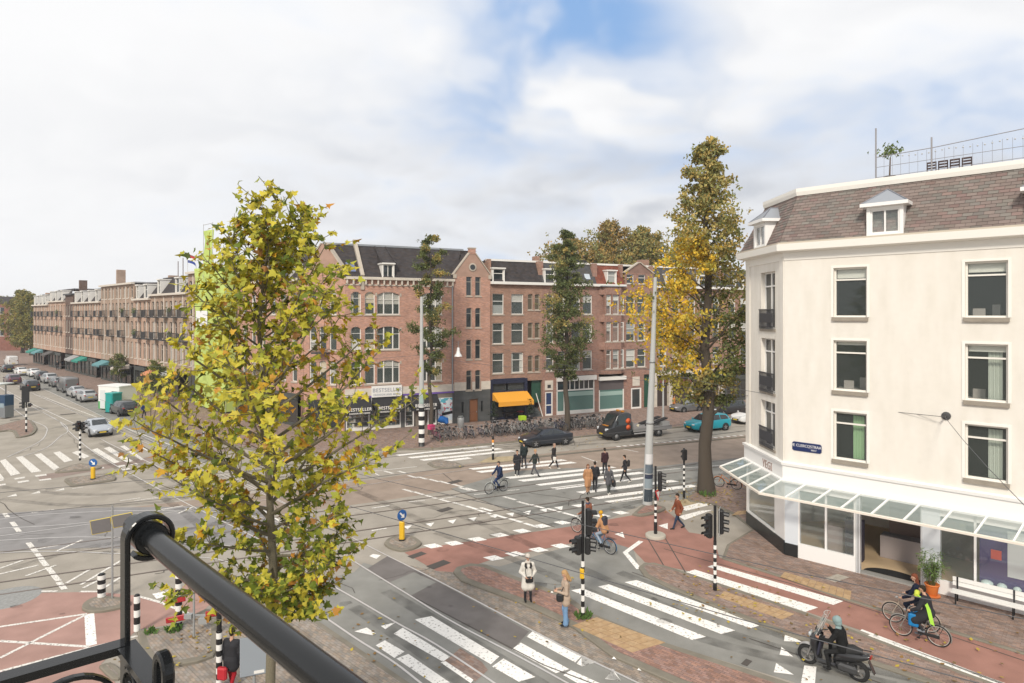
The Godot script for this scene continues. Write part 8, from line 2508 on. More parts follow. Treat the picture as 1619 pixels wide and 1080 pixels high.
# ---------- people: one continuous skin over a posed skeleton; +z is forwards, +x the person's left ----------
const SKIN := 0
const TOP := 1
const LEGS := 2
const SHOES := 3
const HAIR := 4
const DARK := 5
const EXTRA := 6
const LIPS := 7
func skin_mesh(mb: MB, bones: Array, cell: float, cols: Array, blend := 0.03) -> void:   # bones: [a, b, ra, rb, colour]
	var lo := Vector3.ONE * 1e9; var hi := -lo
	for b in bones:
		var r := maxf(b[2], b[3]) + cell * 2
		lo = lo.min((b[0] as Vector3).min(b[1]) - Vector3.ONE * r)
		hi = hi.max((b[0] as Vector3).max(b[1]) + Vector3.ONE * r)
	var nx := int((hi.x - lo.x) / cell) + 2; var ny := int((hi.y - lo.y) / cell) + 2; var nz := int((hi.z - lo.z) / cell) + 2
	var f := PackedFloat32Array(); f.resize(nx * ny * nz); f.fill(1.0)
	var near := PackedFloat32Array(); near.resize(nx * ny * nz); near.fill(1.0)
	var who := PackedByteArray(); who.resize(nx * ny * nz)
	var sy := nx; var sz := nx * ny
	for b in bones:
		var a: Vector3 = b[0]; var ab: Vector3 = b[1] - b[0]
		var ra: float = b[2]; var rb: float = b[3]
		var l2 := maxf(ab.length_squared(), 1e-8)
		var pad := maxf(ra, rb) + blend + cell * 1.5
		var p0 := a.min(b[1]) - Vector3.ONE * pad - lo; var p1 := a.max(b[1]) + Vector3.ONE * pad - lo
		var i0 := maxi(0, int(p0.x / cell)); var i1 := mini(nx - 1, int(p1.x / cell) + 1)
		var j0 := maxi(0, int(p0.y / cell)); var j1 := mini(ny - 1, int(p1.y / cell) + 1)
		var k0 := maxi(0, int(p0.z / cell)); var k1 := mini(nz - 1, int(p1.z / cell) + 1)
		var colour: int = b[4]
		for k in range(k0, k1 + 1):
			for j in range(j0, j1 + 1):
				var at := k * sz + j * sy
				var q := Vector3(lo.x + i0 * cell, lo.y + j * cell, lo.z + k * cell) - a
				for i in range(i0, i1 + 1):
					var t := clampf(q.dot(ab) / l2, 0.0, 1.0)
					var d := (q - ab * t).length() - lerpf(ra, rb, t)
					var n := at + i
					if d < near[n]:
						near[n] = d
						who[n] = colour
					var g0 := f[n]
					var h := clampf(0.5 + 0.5 * (g0 - d) / blend, 0.0, 1.0)
					f[n] = lerpf(g0, d, h) - blend * h * (1.0 - h)
					q.x += cell
	# surface nets
	var id := PackedInt32Array(); id.resize(nx * ny * nz); id.fill(-1)
	var corner := [0, 1, sy, sy + 1, sz, sz + 1, sz + sy, sz + sy + 1]
	var off := [Vector3(0, 0, 0), Vector3(1, 0, 0), Vector3(0, 1, 0), Vector3(1, 1, 0), Vector3(0, 0, 1), Vector3(1, 0, 1), Vector3(0, 1, 1), Vector3(1, 1, 1)]
	var edges := [[0, 1], [2, 3], [4, 5], [6, 7], [0, 2], [1, 3], [4, 6], [5, 7], [0, 4], [1, 5], [2, 6], [3, 7]]
	for k in nz - 1:
		for j in ny - 1:
			var row := k * sz + j * sy
			for i in nx - 1:
				var n := row + i
				var v0 := f[n]
				if v0 > cell * 3.0: continue
				var neg := 0
				for c in 8: if f[n + corner[c]] < 0: neg += 1
				if neg == 0 or neg == 8: continue
				var p := Vector3.ZERO; var m := 0
				for e in edges:
					var x := f[n + corner[e[0]]]; var y := f[n + corner[e[1]]]
					if (x < 0) != (y < 0):
						p += (off[e[0]] as Vector3).lerp(off[e[1]], x / (x - y)); m += 1
				p /= m
				var gr := Vector3(f[n + 1] - f[n] + f[n + sy + 1] - f[n + sy] + f[n + sz + 1] - f[n + sz] + f[n + sz + sy + 1] - f[n + sz + sy],
					f[n + sy] - f[n] + f[n + sy + 1] - f[n + 1] + f[n + sz + sy] - f[n + sz] + f[n + sz + sy + 1] - f[n + sz + 1],
					f[n + sz] - f[n] + f[n + sz + 1] - f[n + 1] + f[n + sz + sy] - f[n + sy] + f[n + sz + sy + 1] - f[n + sy + 1])
				var best := n
				for c in 8: if near[n + corner[c]] < near[best]: best = n + corner[c]
				mb.col = cols[who[best]]
				id[n] = mb.vert(lo + (Vector3(i, j, k) + p) * cell, gr.normalized())
	for k in range(1, nz - 1):
		for j in range(1, ny - 1):
			for i in range(1, nx - 1):
				var n := k * sz + j * sy + i
				var s := f[n] < 0
				for ax in 3:
					var st: int = [1, sy, sz][ax]
					if s == (f[n + st] < 0): continue
					var u: int = [sy, sz, 1][ax]; var w: int = [sz, 1, sy][ax]
					var q := [id[n - u - w], id[n - w], id[n], id[n - u]]
					if q.min() < 0: continue
					if s: mb.ix.append_array(PackedInt32Array([q[0], q[2], q[1], q[0], q[3], q[2]]))
					else: mb.ix.append_array(PackedInt32Array([q[0], q[1], q[2], q[0], q[2], q[3]]))

func pose(kind2: String, ph := 1.0) -> Dictionary:
	var d := {}
	match kind2:
		"walk":
			var a := 0.30 * ph
			d = {"hip": Vector3(0, 0.92, 0), "lean": 0.05,
				"kneeL": Vector3(0.09, 0.50, 0.16 * ph), "ankleL": Vector3(0.08, 0.09, a), "kneeR": Vector3(-0.09, 0.49, 0.04 - 0.06 * ph), "ankleR": Vector3(-0.08, 0.14, -a * 1.1),
				"elbowL": Vector3(0.25, 1.12, -0.12 * ph), "wristL": Vector3(0.24, 0.90, -0.10 * ph + 0.06), "elbowR": Vector3(-0.25, 1.12, 0.10 * ph), "wristR": Vector3(-0.23, 0.93, 0.24 * ph)}
		"bike":
			d = {"hip": Vector3(0, 1.04, -0.26), "lean": 0.42 * ph,
				"kneeL": Vector3(0.10, 0.80, 0.16), "ankleL": Vector3(0.11, 0.46, 0.0 - 0.10), "kneeR": Vector3(-0.10, 0.66, 0.14), "ankleR": Vector3(-0.11, 0.25, 0.0),
				"elbowL": Vector3(0.29, 1.20, 0.0), "wristL": Vector3(0.27, 1.09, 0.18), "elbowR": Vector3(-0.29, 1.20, 0.0), "wristR": Vector3(-0.27, 1.09, 0.18)}
		"ride":
			d = {"hip": Vector3(0, 0.86, -0.28), "lean": 0.22,
				"kneeL": Vector3(0.23, 0.66, 0.14), "ankleL": Vector3(0.24, 0.24, 0.05), "kneeR": Vector3(-0.23, 0.74, 0.14), "ankleR": Vector3(-0.20, 0.38, 0.16),
				"elbowL": Vector3(0.32, 1.06, 0.0), "wristL": Vector3(0.33, 1.08, 0.27), "elbowR": Vector3(-0.26, 1.10, 0.06), "wristR": Vector3(-0.10, 1.32, 0.16)}
		"phone":
			d = {"hip": Vector3(0, 0.93, 0), "lean": 0.02,
				"kneeL": Vector3(0.09, 0.50, 0.02), "ankleL": Vector3(0.10, 0.09, 0.02), "kneeR": Vector3(-0.08, 0.50, 0.05), "ankleR": Vector3(-0.09, 0.09, -0.04),
				"elbowL": Vector3(0.24, 1.12, 0.02), "wristL": Vector3(0.08, 1.14, 0.27), "elbowR": Vector3(-0.24, 1.12, 0.02), "wristR": Vector3(-0.06, 1.17, 0.27)}
		_:
			d = {"hip": Vector3(0, 0.93, 0), "lean": 0.0,
				"kneeL": Vector3(0.10, 0.50, 0.03), "ankleL": Vector3(0.11, 0.09, 0.0), "kneeR": Vector3(-0.10, 0.50, 0.03), "ankleR": Vector3(-0.11, 0.09, 0.0),
				"elbowL": Vector3(0.25, 1.13, -0.03), "wristL": Vector3(0.20, 0.93, 0.13), "elbowR": Vector3(-0.25, 1.13, -0.03), "wristR": Vector3(-0.20, 0.93, 0.13)}
	return d

# w: top, legs, shoes, hair, skin (colours), coat (hem height or 0), hood, hat, pose, phase, size, fine, turn_head, long_hair, scarf
func person(label: String, at: Vector3, heading: Vector3, w: Dictionary, group := "") -> Node3D:
	var o := thing("person", label, "person", at, yaw(heading), group)
	var p := pose(w.get("pose", "stand"), w.get("phase", 1.0))
	if w.has("joints"): p.merge(w.joints, true)
	var fine: bool = w.get("fine", false)
	var hip: Vector3 = p.hip
	var lean: float = p.lean
	var up := Vector3(0, cos(lean), sin(lean)); var fw := Vector3(0, -sin(lean), cos(lean))
	var chest := hip + up * 0.34; var neck := hip + up * 0.55
	var bulk: float = w.get("bulk", 0.0)
	var b := []
	var shL := neck + Vector3(0.175, -0.055, 0) ; var shR := neck + Vector3(-0.175, -0.055, 0)
	for s in [-1, 1]:
		var x := Vector3(s, 0, 0)
		b.append([hip + x * 0.075, hip + up * 0.20 + x * 0.06, 0.112 + bulk, 0.098 + bulk, TOP])
		b.append([hip + up * 0.20 + x * 0.06, chest + x * 0.085 + up * 0.07, 0.098 + bulk, 0.115 + bulk, TOP])
		var hj := hip + x * 0.085 + Vector3(0, -0.04, 0)
		var side := "L" if s > 0 else "R"
		var kn: Vector3 = p["knee" + side]; var an: Vector3 = p["ankle" + side]
		b.append([hj, kn, 0.095, 0.062, LEGS])
		var flare: float = w.get("flare", 0.0)
		b.append([kn, an, 0.062, 0.044 + flare, LEGS])
		var foot: Vector3 = (fw * Vector3(1, 0, 1)).normalized()
		if w.get("pose", "") == "walk" and an.y > 0.11: foot = Vector3(0, -0.45, 0.9)
		b.append([an + Vector3(0, -0.045, -0.02), an + Vector3(0, -0.052, 0) + foot * 0.15, 0.046, 0.036, SHOES])
		b.append([neck + x * 0.06 - up * 0.03, shL if s > 0 else shR, 0.062, 0.066 + bulk * 0.7, TOP])
		var el: Vector3 = p["elbow" + side]; var wr: Vector3 = p["wrist" + side]
		b.append([shL if s > 0 else shR, el, 0.062 + bulk * 0.6, 0.050 + bulk * 0.5, TOP])
		b.append([el, wr, 0.050 + bulk * 0.5, 0.040 + bulk * 0.3, TOP])
		var hd := (wr - el).normalized()
		b.append([wr + hd * 0.02, wr + hd * 0.085, 0.030, 0.036, SKIN])
		var coat: float = w.get("coat", 0.0)
		if coat > 0:
			var hem := kn.lerp(an, clampf((kn.y - coat) / 0.42, 0.0, 1.0)) if coat < kn.y else hj.lerp(kn, clampf((hj.y - coat) / (hj.y - kn.y + 0.001), 0, 1))
			b.append([hip + x * 0.06, hem + Vector3(-s * 0.01, 0, 0), 0.135 + bulk, 0.105 + bulk + w.get("skirt", 0.03), TOP])
	var hy := neck + up * 0.05
	b.append([neck, neck + up * 0.10, 0.052, 0.048, SKIN if not w.has("scarf") else EXTRA])
	if w.has("scarf"): b.append([neck + Vector3(-0.04, 0.03, 0.02), neck + Vector3(0.04, 0.03, 0.02), 0.075, 0.075, EXTRA])
	var body := MB.new()
	var base: Array = [w.get("skin", Color(0.52, 0.31, 0.22)), w.top, w.legs, w.get("shoes", Color(0.02, 0.02, 0.02)), w.get("hair", Color(0.05, 0.03, 0.02)), Color(0.015, 0.012, 0.012), w.get("scarf", Color(0.1, 0.1, 0.1)), Color(0.38, 0.13, 0.11)]
	skin_mesh(body, b, 0.020 if fine else 0.028, base, 0.032)
	# the head, on a finer grid
	var ht: float = w.get("turn_head", 0.0)
	var hb := Basis(Vector3.UP, ht) * Basis(Vector3.RIGHT, w.get("nod", 0.08))
	var hc := neck + up * 0.205 + Vector3(0, 0, 0.02)
	var H := []
	var put := func(a: Vector3, c: Vector3, r0: float, r1: float, col: int) -> void: H.append([hc + hb * a, hc + hb * c, r0, r1, col])
	H.append([neck + up * 0.05, hc + hb * Vector3(0, -0.05, -0.01), 0.05, 0.05, SKIN if not w.has("scarf") else EXTRA])
	put.call(Vector3(0, 0.03, -0.015), Vector3(0, 0.02, 0.012), 0.082, 0.078, SKIN)
	put.call(Vector3(0, -0.03, 0.02), Vector3(0, -0.075, 0.045), 0.062, 0.035, SKIN)
	put.call(Vector3(0, 0.005, 0.085), Vector3(0, -0.025, 0.104), 0.008, 0.013, SKIN)
	for s in [-1, 1]:
		put.call(Vector3(s * 0.032, 0.012, 0.082), Vector3(s * 0.034, 0.012, 0.083), 0.008, 0.008, DARK)
		put.call(Vector3(s * 0.083, 0.0, -0.005), Vector3(s * 0.083, -0.025, 0.0), 0.014, 0.011, SKIN)
	put.call(Vector3(-0.018, -0.052, 0.082), Vector3(0.018, -0.052, 0.082), 0.006, 0.006, LIPS)
	var style: String = w.get("head", "short")
	if style == "hat" or style == "hood":
		var cc := EXTRA if style == "hat" else TOP
		put.call(Vector3(0, 0.06, -0.02), Vector3(0, 0.055, 0.0), 0.094, 0.088, cc)
		if style == "hood": put.call(Vector3(0, 0.0, -0.05), Vector3(0, -0.09, -0.05), 0.085, 0.09, cc)
	else:
		put.call(Vector3(0, 0.05, -0.025), Vector3(0, 0.06, 0.005), 0.088, 0.078, HAIR)
		put.call(Vector3(0, 0.0, -0.05), Vector3(0, -0.03, -0.045), 0.07, 0.055, HAIR)
	if style == "long":
		for s in [-1, 1]: put.call(Vector3(s * 0.06, 0.02, -0.035), Vector3(s * 0.06, -0.20, -0.045), 0.045, 0.04, HAIR)
		put.call(Vector3(0, 0.0, -0.07), Vector3(0, -0.26, -0.085), 0.05, 0.06, HAIR)
	if style == "bun": put.call(Vector3(0, 0.09, -0.09), Vector3(0, 0.09, -0.09), 0.035, 0.035, HAIR)
	if style == "helmet":
		put.call(Vector3(0, 0.05, -0.02), Vector3(0, 0.045, 0.0), 0.128, 0.12, EXTRA)
		put.call(Vector3(0, -0.03, -0.04), Vector3(0, -0.03, -0.03), 0.11, 0.11, EXTRA)
	skin_mesh(body, H, 0.009 if fine else 0.014, base, 0.012)
	# fingers and thumbs
	for s in [-1, 1]:
		var side := "L" if s > 0 else "R"
		var el: Vector3 = p["elbow" + side]; var wr: Vector3 = p["wrist" + side]
		var d := (wr - el).normalized()
		var across := d.cross(Vector3.UP).normalized() if absf(d.y) < 0.85 else Vector3(0, 0, 1)
		var palm := d.cross(across).normalized()
		if palm.x * s > 0: palm = -palm
		body.col = base[SKIN] if not w.has("gloves") else w.gloves
		var grip: float = w.get("grip", 0.45)
		for k in 4:
			var r0 := wr + d * 0.095 + across * (k - 1.5) * 0.019
			var l: float = [0.068, 0.078, 0.073, 0.056][k]
			var m1 := r0 + d * l * 0.5 + palm * l * 0.22 * grip
			var m2 := m1 + (d * (1.0 - grip) + palm * grip).normalized() * l * 0.5
			body.tube([r0 - d * 0.02, r0, m1, m2], [0.009, 0.0095, 0.0085, 0.006], 5)
		var t0 := wr + d * 0.03 + across * 0.032
		body.tube([t0, t0 + across * 0.022 + d * 0.03 + palm * 0.012, t0 + across * 0.022 + d * 0.06 + palm * 0.03], [0.012, 0.0105, 0.007], 5)
	var bm := vertex_paint(0.8)
	ob("body", body, bm, o)
	o.scale = Vector3.ONE * w.get("size", 1.0)
	return o
func bag(o: Node3D, at: Vector3, s: Vector3, m: Material, called := "bag", strap := []) -> void:
	var mb := MB.new()
	mb.rbox(at, s, minf(s.x, s.z) * 0.3)
	var bg := ob(called, mb, m, o)
	if strap.size():
		var st := MB.new()
		st.tube(strap, 0.012, 5)
		ob("strap", st, m, bg)

func people() -> void:
	var black := Color(0.028, 0.028, 0.032); var navy := Color(0.022, 0.032, 0.075); var jeans := Color(0.16, 0.27, 0.42); var dj := Color(0.03, 0.045, 0.08)
	var white := Color(0.66, 0.63, 0.57); var brown := Color(0.20, 0.065, 0.035); var beige := Color(0.40, 0.31, 0.24); var camel := Color(0.42, 0.22, 0.11); var grey := Color(0.09, 0.09, 0.095)
	var blond := Color(0.40, 0.25, 0.12); var dkhair := Color(0.03, 0.02, 0.014)
	var bk := plain(0.013, 0.013, 0.014, 0.6)
	# two women on the tram island
	var a := person("woman in a long white coat and pale hat standing on the island", g(835, 950, 0.1), Vector3(0.15, 0, 1).normalized(),
		{"top": white, "legs": black, "coat": 0.58, "skirt": 0.05, "bulk": 0.022, "head": "hat", "scarf": Color(0.55, 0.50, 0.44), "fine": true, "size": 0.98, "hair": blond, "grip": 0.6,
		"joints": {"elbowL": Vector3(0.29, 1.13, -0.02), "wristL": Vector3(0.13, 1.02, 0.20), "elbowR": Vector3(-0.29, 1.13, -0.02), "wristR": Vector3(-0.13, 1.02, 0.20)}})
	bag(a, Vector3(0.02, 0.92, 0.24), Vector3(0.30, 0.22, 0.10), bk, "bag", [Vector3(0.12, 1.0, 0.24), Vector3(0.13, 1.25, 0.20), Vector3(0.10, 1.45, 0.06), Vector3(-0.10, 1.45, 0.06), Vector3(-0.13, 1.25, 0.20), Vector3(-0.10, 1.0, 0.24)])
	var dc := MB.new()
	for s in [-1, 1]: dc.tube([Vector3(s * 0.09, 1.50, 0.09), Vector3(s * 0.11, 1.40, 0.13), Vector3(s * 0.06, 1.32, 0.15)], [0.04, 0.05, 0.03], 8)
	ob("hair", dc, plain(0.02, 0.018, 0.016, 0.8), a)
	var b := person("blond woman in beige jacket and wide blue jeans looking at her phone", g(895, 988, 0.1), Vector3(-0.95, 0, 0.1).normalized(),
		{"top": beige, "legs": jeans, "coat": 0.78, "skirt": 0.02, "bulk": 0.012, "head": "long", "hair": blond, "pose": "phone", "flare": 0.045, "fine": true, "size": 1.06, "nod": 0.4, "grip": 0.7})
	bag(b, Vector3(0.14, 0.98, 0.22), Vector3(0.16, 0.26, 0.24), bk, "bag", [Vector3(0.15, 1.08, 0.22), Vector3(0.17, 1.3, 0.12), Vector3(0.15, 1.44, 0.0)])
	bag(b, Vector3(0.0, 1.21, 0.36), Vector3(0.075, 0.15, 0.012), bk, "phone")
	# walkers
	var c := person("man in a brown jacket and jeans stepping over the cycle track", g(1073, 836), Vector3(-1, 0, 0.15).normalized(), {"top": brown, "legs": dj, "pose": "walk", "hair": dkhair, "bulk": 0.015, "coat": 0.82, "fine": true})
	var grp := "pedestrians on the long zebra crossing"
	var d := person("person in a knee length black coat on the far end of the zebra crossing", g(818, 753), Vector3(0.3, 0, 1).normalized(), {"top": black, "legs": black, "coat": 0.55, "bulk": 0.02, "pose": "walk", "phase": 0.35, "shoes": white, "hair": dkhair}, grp)
	person("taller person in dark clothes walking away behind the black coat", g(829, 740), Vector3(-0.3, 0, -1).normalized(), {"top": Color(0.02, 0.03, 0.028), "legs": black, "pose": "walk", "phase": 0.6, "bulk": 0.02, "size": 1.06, "hair": dkhair}, grp)
	person("person in dark jacket taking a long stride on the zebra crossing", g(846, 752), Vector3(0.75, 0, 0.6).normalized(), {"top": Color(0.035, 0.04, 0.038), "legs": grey, "pose": "walk", "phase": -1.15, "hair": blond, "bulk": 0.01}, grp)
	var e := person("person in a long dark coat with a pale bag walking on the zebra crossing", g(876, 741), Vector3(0.85, 0, 0.4).normalized(), {"top": Color(0.03, 0.025, 0.024), "legs": black, "coat": 0.8, "pose": "walk", "hair": Color(0.3, 0.2, 0.15), "shoes": white, "bulk": 0.015}, grp)
	bag(e, Vector3(-0.28, 0.78, 0.18), Vector3(0.1, 0.26, 0.24), plain(0.6, 0.57, 0.52), "bag")
	person("woman in a camel coat walking beside a person in black", g(930, 780), Vector3(0.1, 0, 1).normalized(), {"top": camel, "legs": camel, "coat": 0.5, "skirt": 0.02, "pose": "walk", "phase": -0.4, "hair": Color(0.16, 0.07, 0.03), "head": "long", "bulk": 0.015}, grp)
	person("person in black beside the camel coat", g(941, 777), Vector3(0.25, 0, -1).normalized(), {"top": black, "legs": black, "pose": "walk", "phase": 0.7, "hair": dkhair, "bulk": 0.02, "size": 1.03}, grp)
	person("person in a dark red black jacket farther back on the zebra crossing", g(957, 750), Vector3(-0.3, 0, -1).normalized(), {"top": Color(0.045, 0.02, 0.024), "legs": black, "pose": "walk", "phase": 0.4, "hair": dkhair, "bulk": 0.02}, grp)
	var f := person("person in grey with a large black bag on the zebra crossing", g(963, 782), Vector3(0.2, 0, 1).normalized(), {"top": grey, "legs": Color(0.06, 0.07, 0.065), "coat": 0.7, "pose": "walk", "phase": -0.4, "shoes": white, "hair": dkhair}, grp)
	bag(f, Vector3(0.30, 0.70, 0.05), Vector3(0.16, 0.42, 0.40), bk, "bag", [Vector3(0.30, 0.9, -0.1), Vector3(0.29, 1.1, 0.0), Vector3(0.30, 0.9, 0.18)])
	var h := person("person in black with a backpack striding left on the zebra crossing", g(989, 763), Vector3(-0.95, 0, -0.3).normalized(), {"top": black, "legs": Color(0.03, 0.03, 0.035), "pose": "walk", "shoes": white, "hair": dkhair, "bulk": 0.015}, grp)
	bag(h, Vector3(0, 1.28, -0.22), Vector3(0.32, 0.42, 0.16), bk, "backpack")
	var m := person("person in black with a red bag below the balcony", g(366, 1092, 0.0), Vector3(0.2, 0, -1).normalized(), {"top": black, "legs": Color(0.30, 0.012, 0.02), "coat": 0.74, "bulk": 0.03, "hair": dkhair, "fine": true, "pose": "walk", "phase": 0.5})
	bag(m, Vector3(0.12, 0.62, -0.24), Vector3(0.30, 0.36, 0.14), plain(0.42, 0.015, 0.025, 0.6), "red_bag")
	for q in [[91, 585, "person walking on the far pavement by the pale shop fronts", black], [98, 583, "second person on the far pavement, nearer to the teal awning", dj], [228, 662, "person in blue before the shops behind the green and white cabin", Color(0.03, 0.05, 0.14)], [1066, 650, "person in an orange jacket in the doorway between white pillars", Color(0.5, 0.2, 0.06)]]:
		person(q[2], g(q[0], q[1], 0.12), Vector3(0.7, 0, 0.7), {"top": q[3], "legs": black, "pose": "walk", "hair": dkhair, "bulk": 0.02})
	# cyclists: the bicycle and its rider are two things
	var left := (-D2).normalized()
	var rides := [
		[g(786, 779), (-D2 + Vector3(0, 0, 0.25)).normalized(), "pale bicycle ridden across the tram rails", plain(0.42, 0.45, 0.43, 0.4), "cyclist in a dark blue coat riding across the tram rails", {"top": navy, "legs": Color(0.03, 0.05, 0.12), "bulk": 0.03, "hair": dkhair, "phase": 0.35, "coat": 0.0}],
		[g(926, 846), D1, "white rimmed bicycle behind the traffic light post", plain(0.04, 0.04, 0.04, 0.4), "cyclist in a brown jacket behind the traffic light post", {"top": Color(0.22, 0.085, 0.05), "legs": black, "bulk": 0.02, "hair": dkhair, "phase": 0.4}],
		[g(950, 872), D1, "blue bicycle with a black rear tyre on the red cycle crossing", plain(0.05, 0.14, 0.26, 0.4), "cyclist in an ochre jacket with a dark backpack on the cycle crossing", {"top": camel, "legs": Color(0.28, 0.33, 0.40), "bulk": 0.03, "hair": dkhair, "phase": 0.75, "head": "hat", "scarf": Color(0.55, 0.30, 0.02)}],
		[g(1441, 992), D1, "beige bicycle with its front wheel ahead of the other on the cycle track", plain(0.40, 0.33, 0.26, 0.4), "cyclist in navy with red brown hair on the cycle track", {"top": Color(0.008, 0.012, 0.03), "legs": Color(0.008, 0.012, 0.03), "bulk": 0.025, "hair": Color(0.16, 0.05, 0.025), "head": "long", "phase": 0.45, "fine": true, "turn_head": 0.5}],
		[g(1455, 1014), D1, "silver bicycle with blue panniers on the cycle track", plain(0.30, 0.29, 0.27, 0.35, 0.3), "cyclist with a lime green sash over black clothes on the cycle track", {"top": black, "legs": black, "bulk": 0.035, "hair": dkhair, "phase": 0.55, "coat": 0.72, "fine": true, "shoes": Color(0.2, 0.22, 0.25)}]]
	for k in rides.size():
		var r: Array = rides[k]
		var bi := thing("bicycle", r[2], "bicycle", r[0], yaw(r[1]))
		bike_parts(bi, r[3], true, plain(0.5, 0.46, 0.42, 0.4) if k in [1, 3, 4] else null)
		var w: Dictionary = r[5]
		w.pose = "bike"
		w.grip = 0.95
		var pe := person(r[4], r[0], r[1], w)
		if k == 2:
			bag(pe, Vector3(0, 1.45, -0.22), Vector3(0.34, 0.46, 0.2), plain(0.03, 0.03, 0.045), "backpack")
			var cr := MB.new(); cr.rbox(Vector3(0, 0.98, 0.52), Vector3(0.44, 0.26, 0.34), 0.03)
			ob("front_crate", cr, plain(0.015, 0.015, 0.016), bi)
		if k == 1: bag(pe, Vector3(0, 1.52, -0.16), Vector3(0.3, 0.3, 0.14), plain(0.05, 0.05, 0.09), "backpack")
		if k == 4:
			var sash := MB.new()
			var sp := [Vector3(0.12, 1.56, 0.10), Vector3(0.20, 1.60, 0.0), Vector3(0.20, 1.50, -0.16), Vector3(0.22, 1.25, -0.28), Vector3(0.26, 0.95, -0.36), Vector3(0.27, 0.78, -0.40)]
			flat_bar(sash, sp, Vector3(0, 0.3, 1), 0.13, 0.02)
			ob("sash", sash, plain(0.36, 0.66, 0.06, 0.7), pe)
			var sh := MB.new(); sh.tube([Vector3(-0.16, 1.58, 0.06), Vector3(0, 1.63, 0.08), Vector3(0.19, 1.58, 0.06)], [0.06, 0.085, 0.07], 8)
			ob("shawl", sh, plain(0.56, 0.62, 0.06, 0.7), pe)
			for s in [-1, 1]:
				var pn := MB.new(); pn.rbox(Vector3(s * 0.17, 0.72, 0.16), Vector3(0.10, 0.42, 0.30), 0.04)
				ob("pannier", pn, plain(0.0, 0.17, 0.42, 0.6), bi)
	scooter()

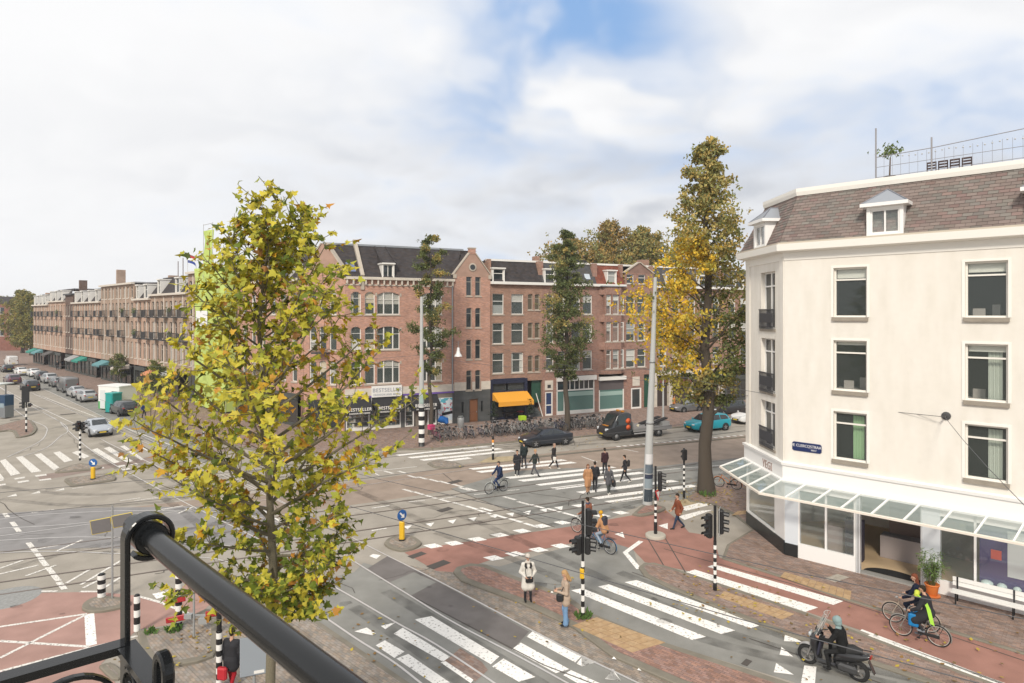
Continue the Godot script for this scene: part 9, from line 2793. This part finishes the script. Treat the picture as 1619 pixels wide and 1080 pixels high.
func scooter() -> void:
	var at := g(1318, 1063)
	var o := thing("motor_scooter", "black motor scooter with a tall clear windscreen at the bottom of the photo", "scooter", at, yaw(D1))
	var blk := gloss(0.014, 0.014, 0.016, 0.0)
	var rub := plain(0.016, 0.016, 0.016, 0.9)
	var met := plain(0.30, 0.29, 0.28, 0.35, 0.6)
	var sil := plain(0.5, 0.5, 0.5, 0.3, 0.4)
	for z in [0.74, -0.70]:
		var w := ob("wheel", sub_mesh("scooter tyre", func(m: MB) -> void: m.lathe([Vector2(.2, -.05), Vector2(.26, -.06), Vector2(.305, -.03), Vector2(.305, .03), Vector2(.26, .06), Vector2(.2, .05)], 26, Vector3.ZERO, Basis(Vector3.FORWARD, PI / 2))), rub, o)
		w.position = Vector3(0, .305, z)
		ob("rim", sub_mesh("scooter rim", func(m: MB) -> void:
			m.lathe([Vector2(.205, -.045), Vector2(.19, -.03), Vector2(.19, .03), Vector2(.205, .045)], 24, Vector3.ZERO, Basis(Vector3.FORWARD, PI / 2))
			for k in 5:
				var a := TAU * k / 5
				m.bar(Vector3(0, cos(a) * .04, sin(a) * .04), Vector3(0, cos(a) * .195, sin(a) * .195), .05, .035, Vector3.RIGHT)
			m.lathe([Vector2(0, -.06), Vector2(.05, -.06), Vector2(.05, .06), Vector2(0, .06)], 12, Vector3.ZERO, Basis(Vector3.FORWARD, PI / 2))), met, w)
	var fend := MB.new()
	var fp := []
	for k in 9:
		var a := lerpf(-0.7, 1.2, k / 8.0)
		fp.append(Vector3(0, .305 + cos(a) * .34, .74 - sin(a) * .34))
	flat_bar(fend, fp, Vector3.RIGHT, .15, .02)
	ob("front_fender", fend, sil, o)
	var frk := MB.new()
	for s in [-.085, .085]: frk.tube([Vector3(s, .305, .74), Vector3(s, .72, .58)], .028, 8)
	ob("fork", frk, met, o)
	# front shield, floor and tail as lofted shells
	var sh := MB.new()
	var rings := []
	for r in [[.30, .40, .16, .10], [.50, .47, .22, .13], [.72, .52, .25, .15], [.92, .50, .23, .17], [1.05, .42, .17, .15], [1.10, .36, .10, .08]]:
		var ring := []
		for k in 13:
			var a := TAU * k / 12.0
			ring.append(Vector3(sin(a) * r[2], r[0], r[1] + cos(a) * r[3]))
		rings.append(ring)
	loft(sh, rings)
	ob("front_shield", sh, blk, o)
	var tail := MB.new()
	rings = []
	for r in [[-.02, .46, .10, .12], [-.15, .60, .17, .2], [-.40, .66, .19, .2], [-.70, .72, .16, .14], [-.95, .80, .10, .08], [-1.02, .83, .05, .04]]:
		var ring := []
		for k in 13:
			var a := TAU * k / 12.0
			ring.append(Vector3(sin(a) * r[2], r[1] + cos(a) * r[3], r[0]))
		rings.append(ring)
	loft(tail, rings)
	ob("tail_body", tail, blk, o)
	var fl := MB.new(); fl.rbox(Vector3(0, .30, .18), Vector3(.38, .14, .62), .05)
	ob("footboard", fl, blk, o)
	var seat := MB.new()
	seat.tube([Vector3(0, .80, .0), Vector3(0, .82, -.2), Vector3(0, .83, -.42), Vector3(0, .90, -.56), Vector3(0, .91, -.80)], [.10, .15, .16, .15, .09], 12)
	ob("seat", seat, plain(0.02, 0.02, 0.021, 0.6), o)
	var eng := MB.new()
	eng.rbox(Vector3(.13, .34, -.42), Vector3(.18, .24, .56), .06); eng.rbox(Vector3(-.05, .3, -.2), Vector3(.3, .2, .3), .05)
	ob("engine", eng, plain(0.07, 0.07, 0.072, 0.5, 0.4), o)
	var ex := MB.new(); ex.tube([Vector3(-.16, .28, -.25), Vector3(-.2, .32, -.5), Vector3(-.2, .40, -1.0)], [.03, .065, .06], 12)
	ob("exhaust", ex, met, o)
	var hb := MB.new()
	hb.tube([Vector3(-.36, 1.10, .26), Vector3(-.2, 1.12, .36), Vector3(.2, 1.12, .36), Vector3(.36, 1.10, .26)], .018, 8)
	hb.rbox(Vector3(0, 1.10, .42), Vector3(.3, .16, .16), .05)
	ob("handlebar", hb, blk, o)
	var hl := MB.new(); hl.rbox(Vector3(0, .98, .66), Vector3(.26, .14, .08), .04)
	ob("headlight", hl, plain(0.55, 0.58, 0.6, 0.08, 0.2), o)
	for s in [-1, 1]:
		var mr := MB.new(); mr.tube([Vector3(.22 * s, 1.12, .36), Vector3(.32 * s, 1.34, .38)], .008, 5); mr.rbox(Vector3(.36 * s, 1.37, .38), Vector3(.15, .09, .03), .02)
		ob("mirror", mr, blk, o)
	var ws := MB.new()
	var n := 6
	for i in n:
		for j in n:
			var f := func(a: float, c: float) -> Vector3:
				var y := lerpf(1.08, 1.78, c)
				var x := lerpf(-.27, .27, a) * (1.0 - 0.35 * c * c)
				return Vector3(x, y, .56 - .30 * c - 2.2 * x * x)
			ws.quad(f.call((i + 1.0) / n, float(j) / n), f.call(float(i) / n, float(j) / n), f.call(float(i) / n, (j + 1.0) / n), f.call((i + 1.0) / n, (j + 1.0) / n))
	ob("windscreen", ws, clear_glass(0.22), o)
	var we := MB.new()
	var ep := []
	for k in 7: ep.append(Vector3(lerpf(-.27, -.175, k / 6.0), lerpf(1.08, 1.78, k / 6.0), .56 - .30 * k / 6.0 - .13))
	for k in 7: ep.append(Vector3(lerpf(-.175, .175, k / 6.0), 1.785, .26 - 2.2 * pow(lerpf(-.175, .175, k / 6.0), 2)))
	for k in 7: ep.append(Vector3(lerpf(.175, .27, k / 6.0), lerpf(1.78, 1.08, k / 6.0), .26 + .30 * k / 6.0 - .13))
	we.tube(ep, .008, 5)
	ob("windscreen_edge", we, plain(0.5, 0.48, 0.47, 0.4), o)
	var rk := MB.new()
	rk.tube([Vector3(-.12, .92, -.75), Vector3(-.12, .96, -1.02), Vector3(.12, .96, -1.02), Vector3(.12, .92, -.75)], .014, 6)
	ob("rack", rk, blk, o)
	var mg := MB.new(); mg.bar(Vector3(0, .72, -.98), Vector3(0, .38, -1.14), .16, .02)
	ob("mud_flap", mg, blk, o)
	piece("tail_light", o, plain(0.28, 0.01, 0.01, 0.15), [[-.09, .80, -1.06, .09, .87, -1.02]])
	var c := MB.new(); c.rbox(Vector3(0, .70, .36), Vector3(.44, .5, .06), .03, Basis(Vector3.RIGHT, -0.2))
	ob("leg_apron", c, plain(0.03, 0.03, 0.05, 0.8), o)
	person("scooter rider in black with a grey green open helmet", at, D1, {"top": Color(0.012, 0.012, 0.013), "legs": Color(0.016, 0.016, 0.018), "pose": "ride", "bulk": 0.04, "head": "helmet", "scarf": Color(0.22, 0.30, 0.30), "fine": true, "skin": Color(0.42, 0.22, 0.15), "grip": 0.9, "shoes": Color(0.02, 0.02, 0.02)})
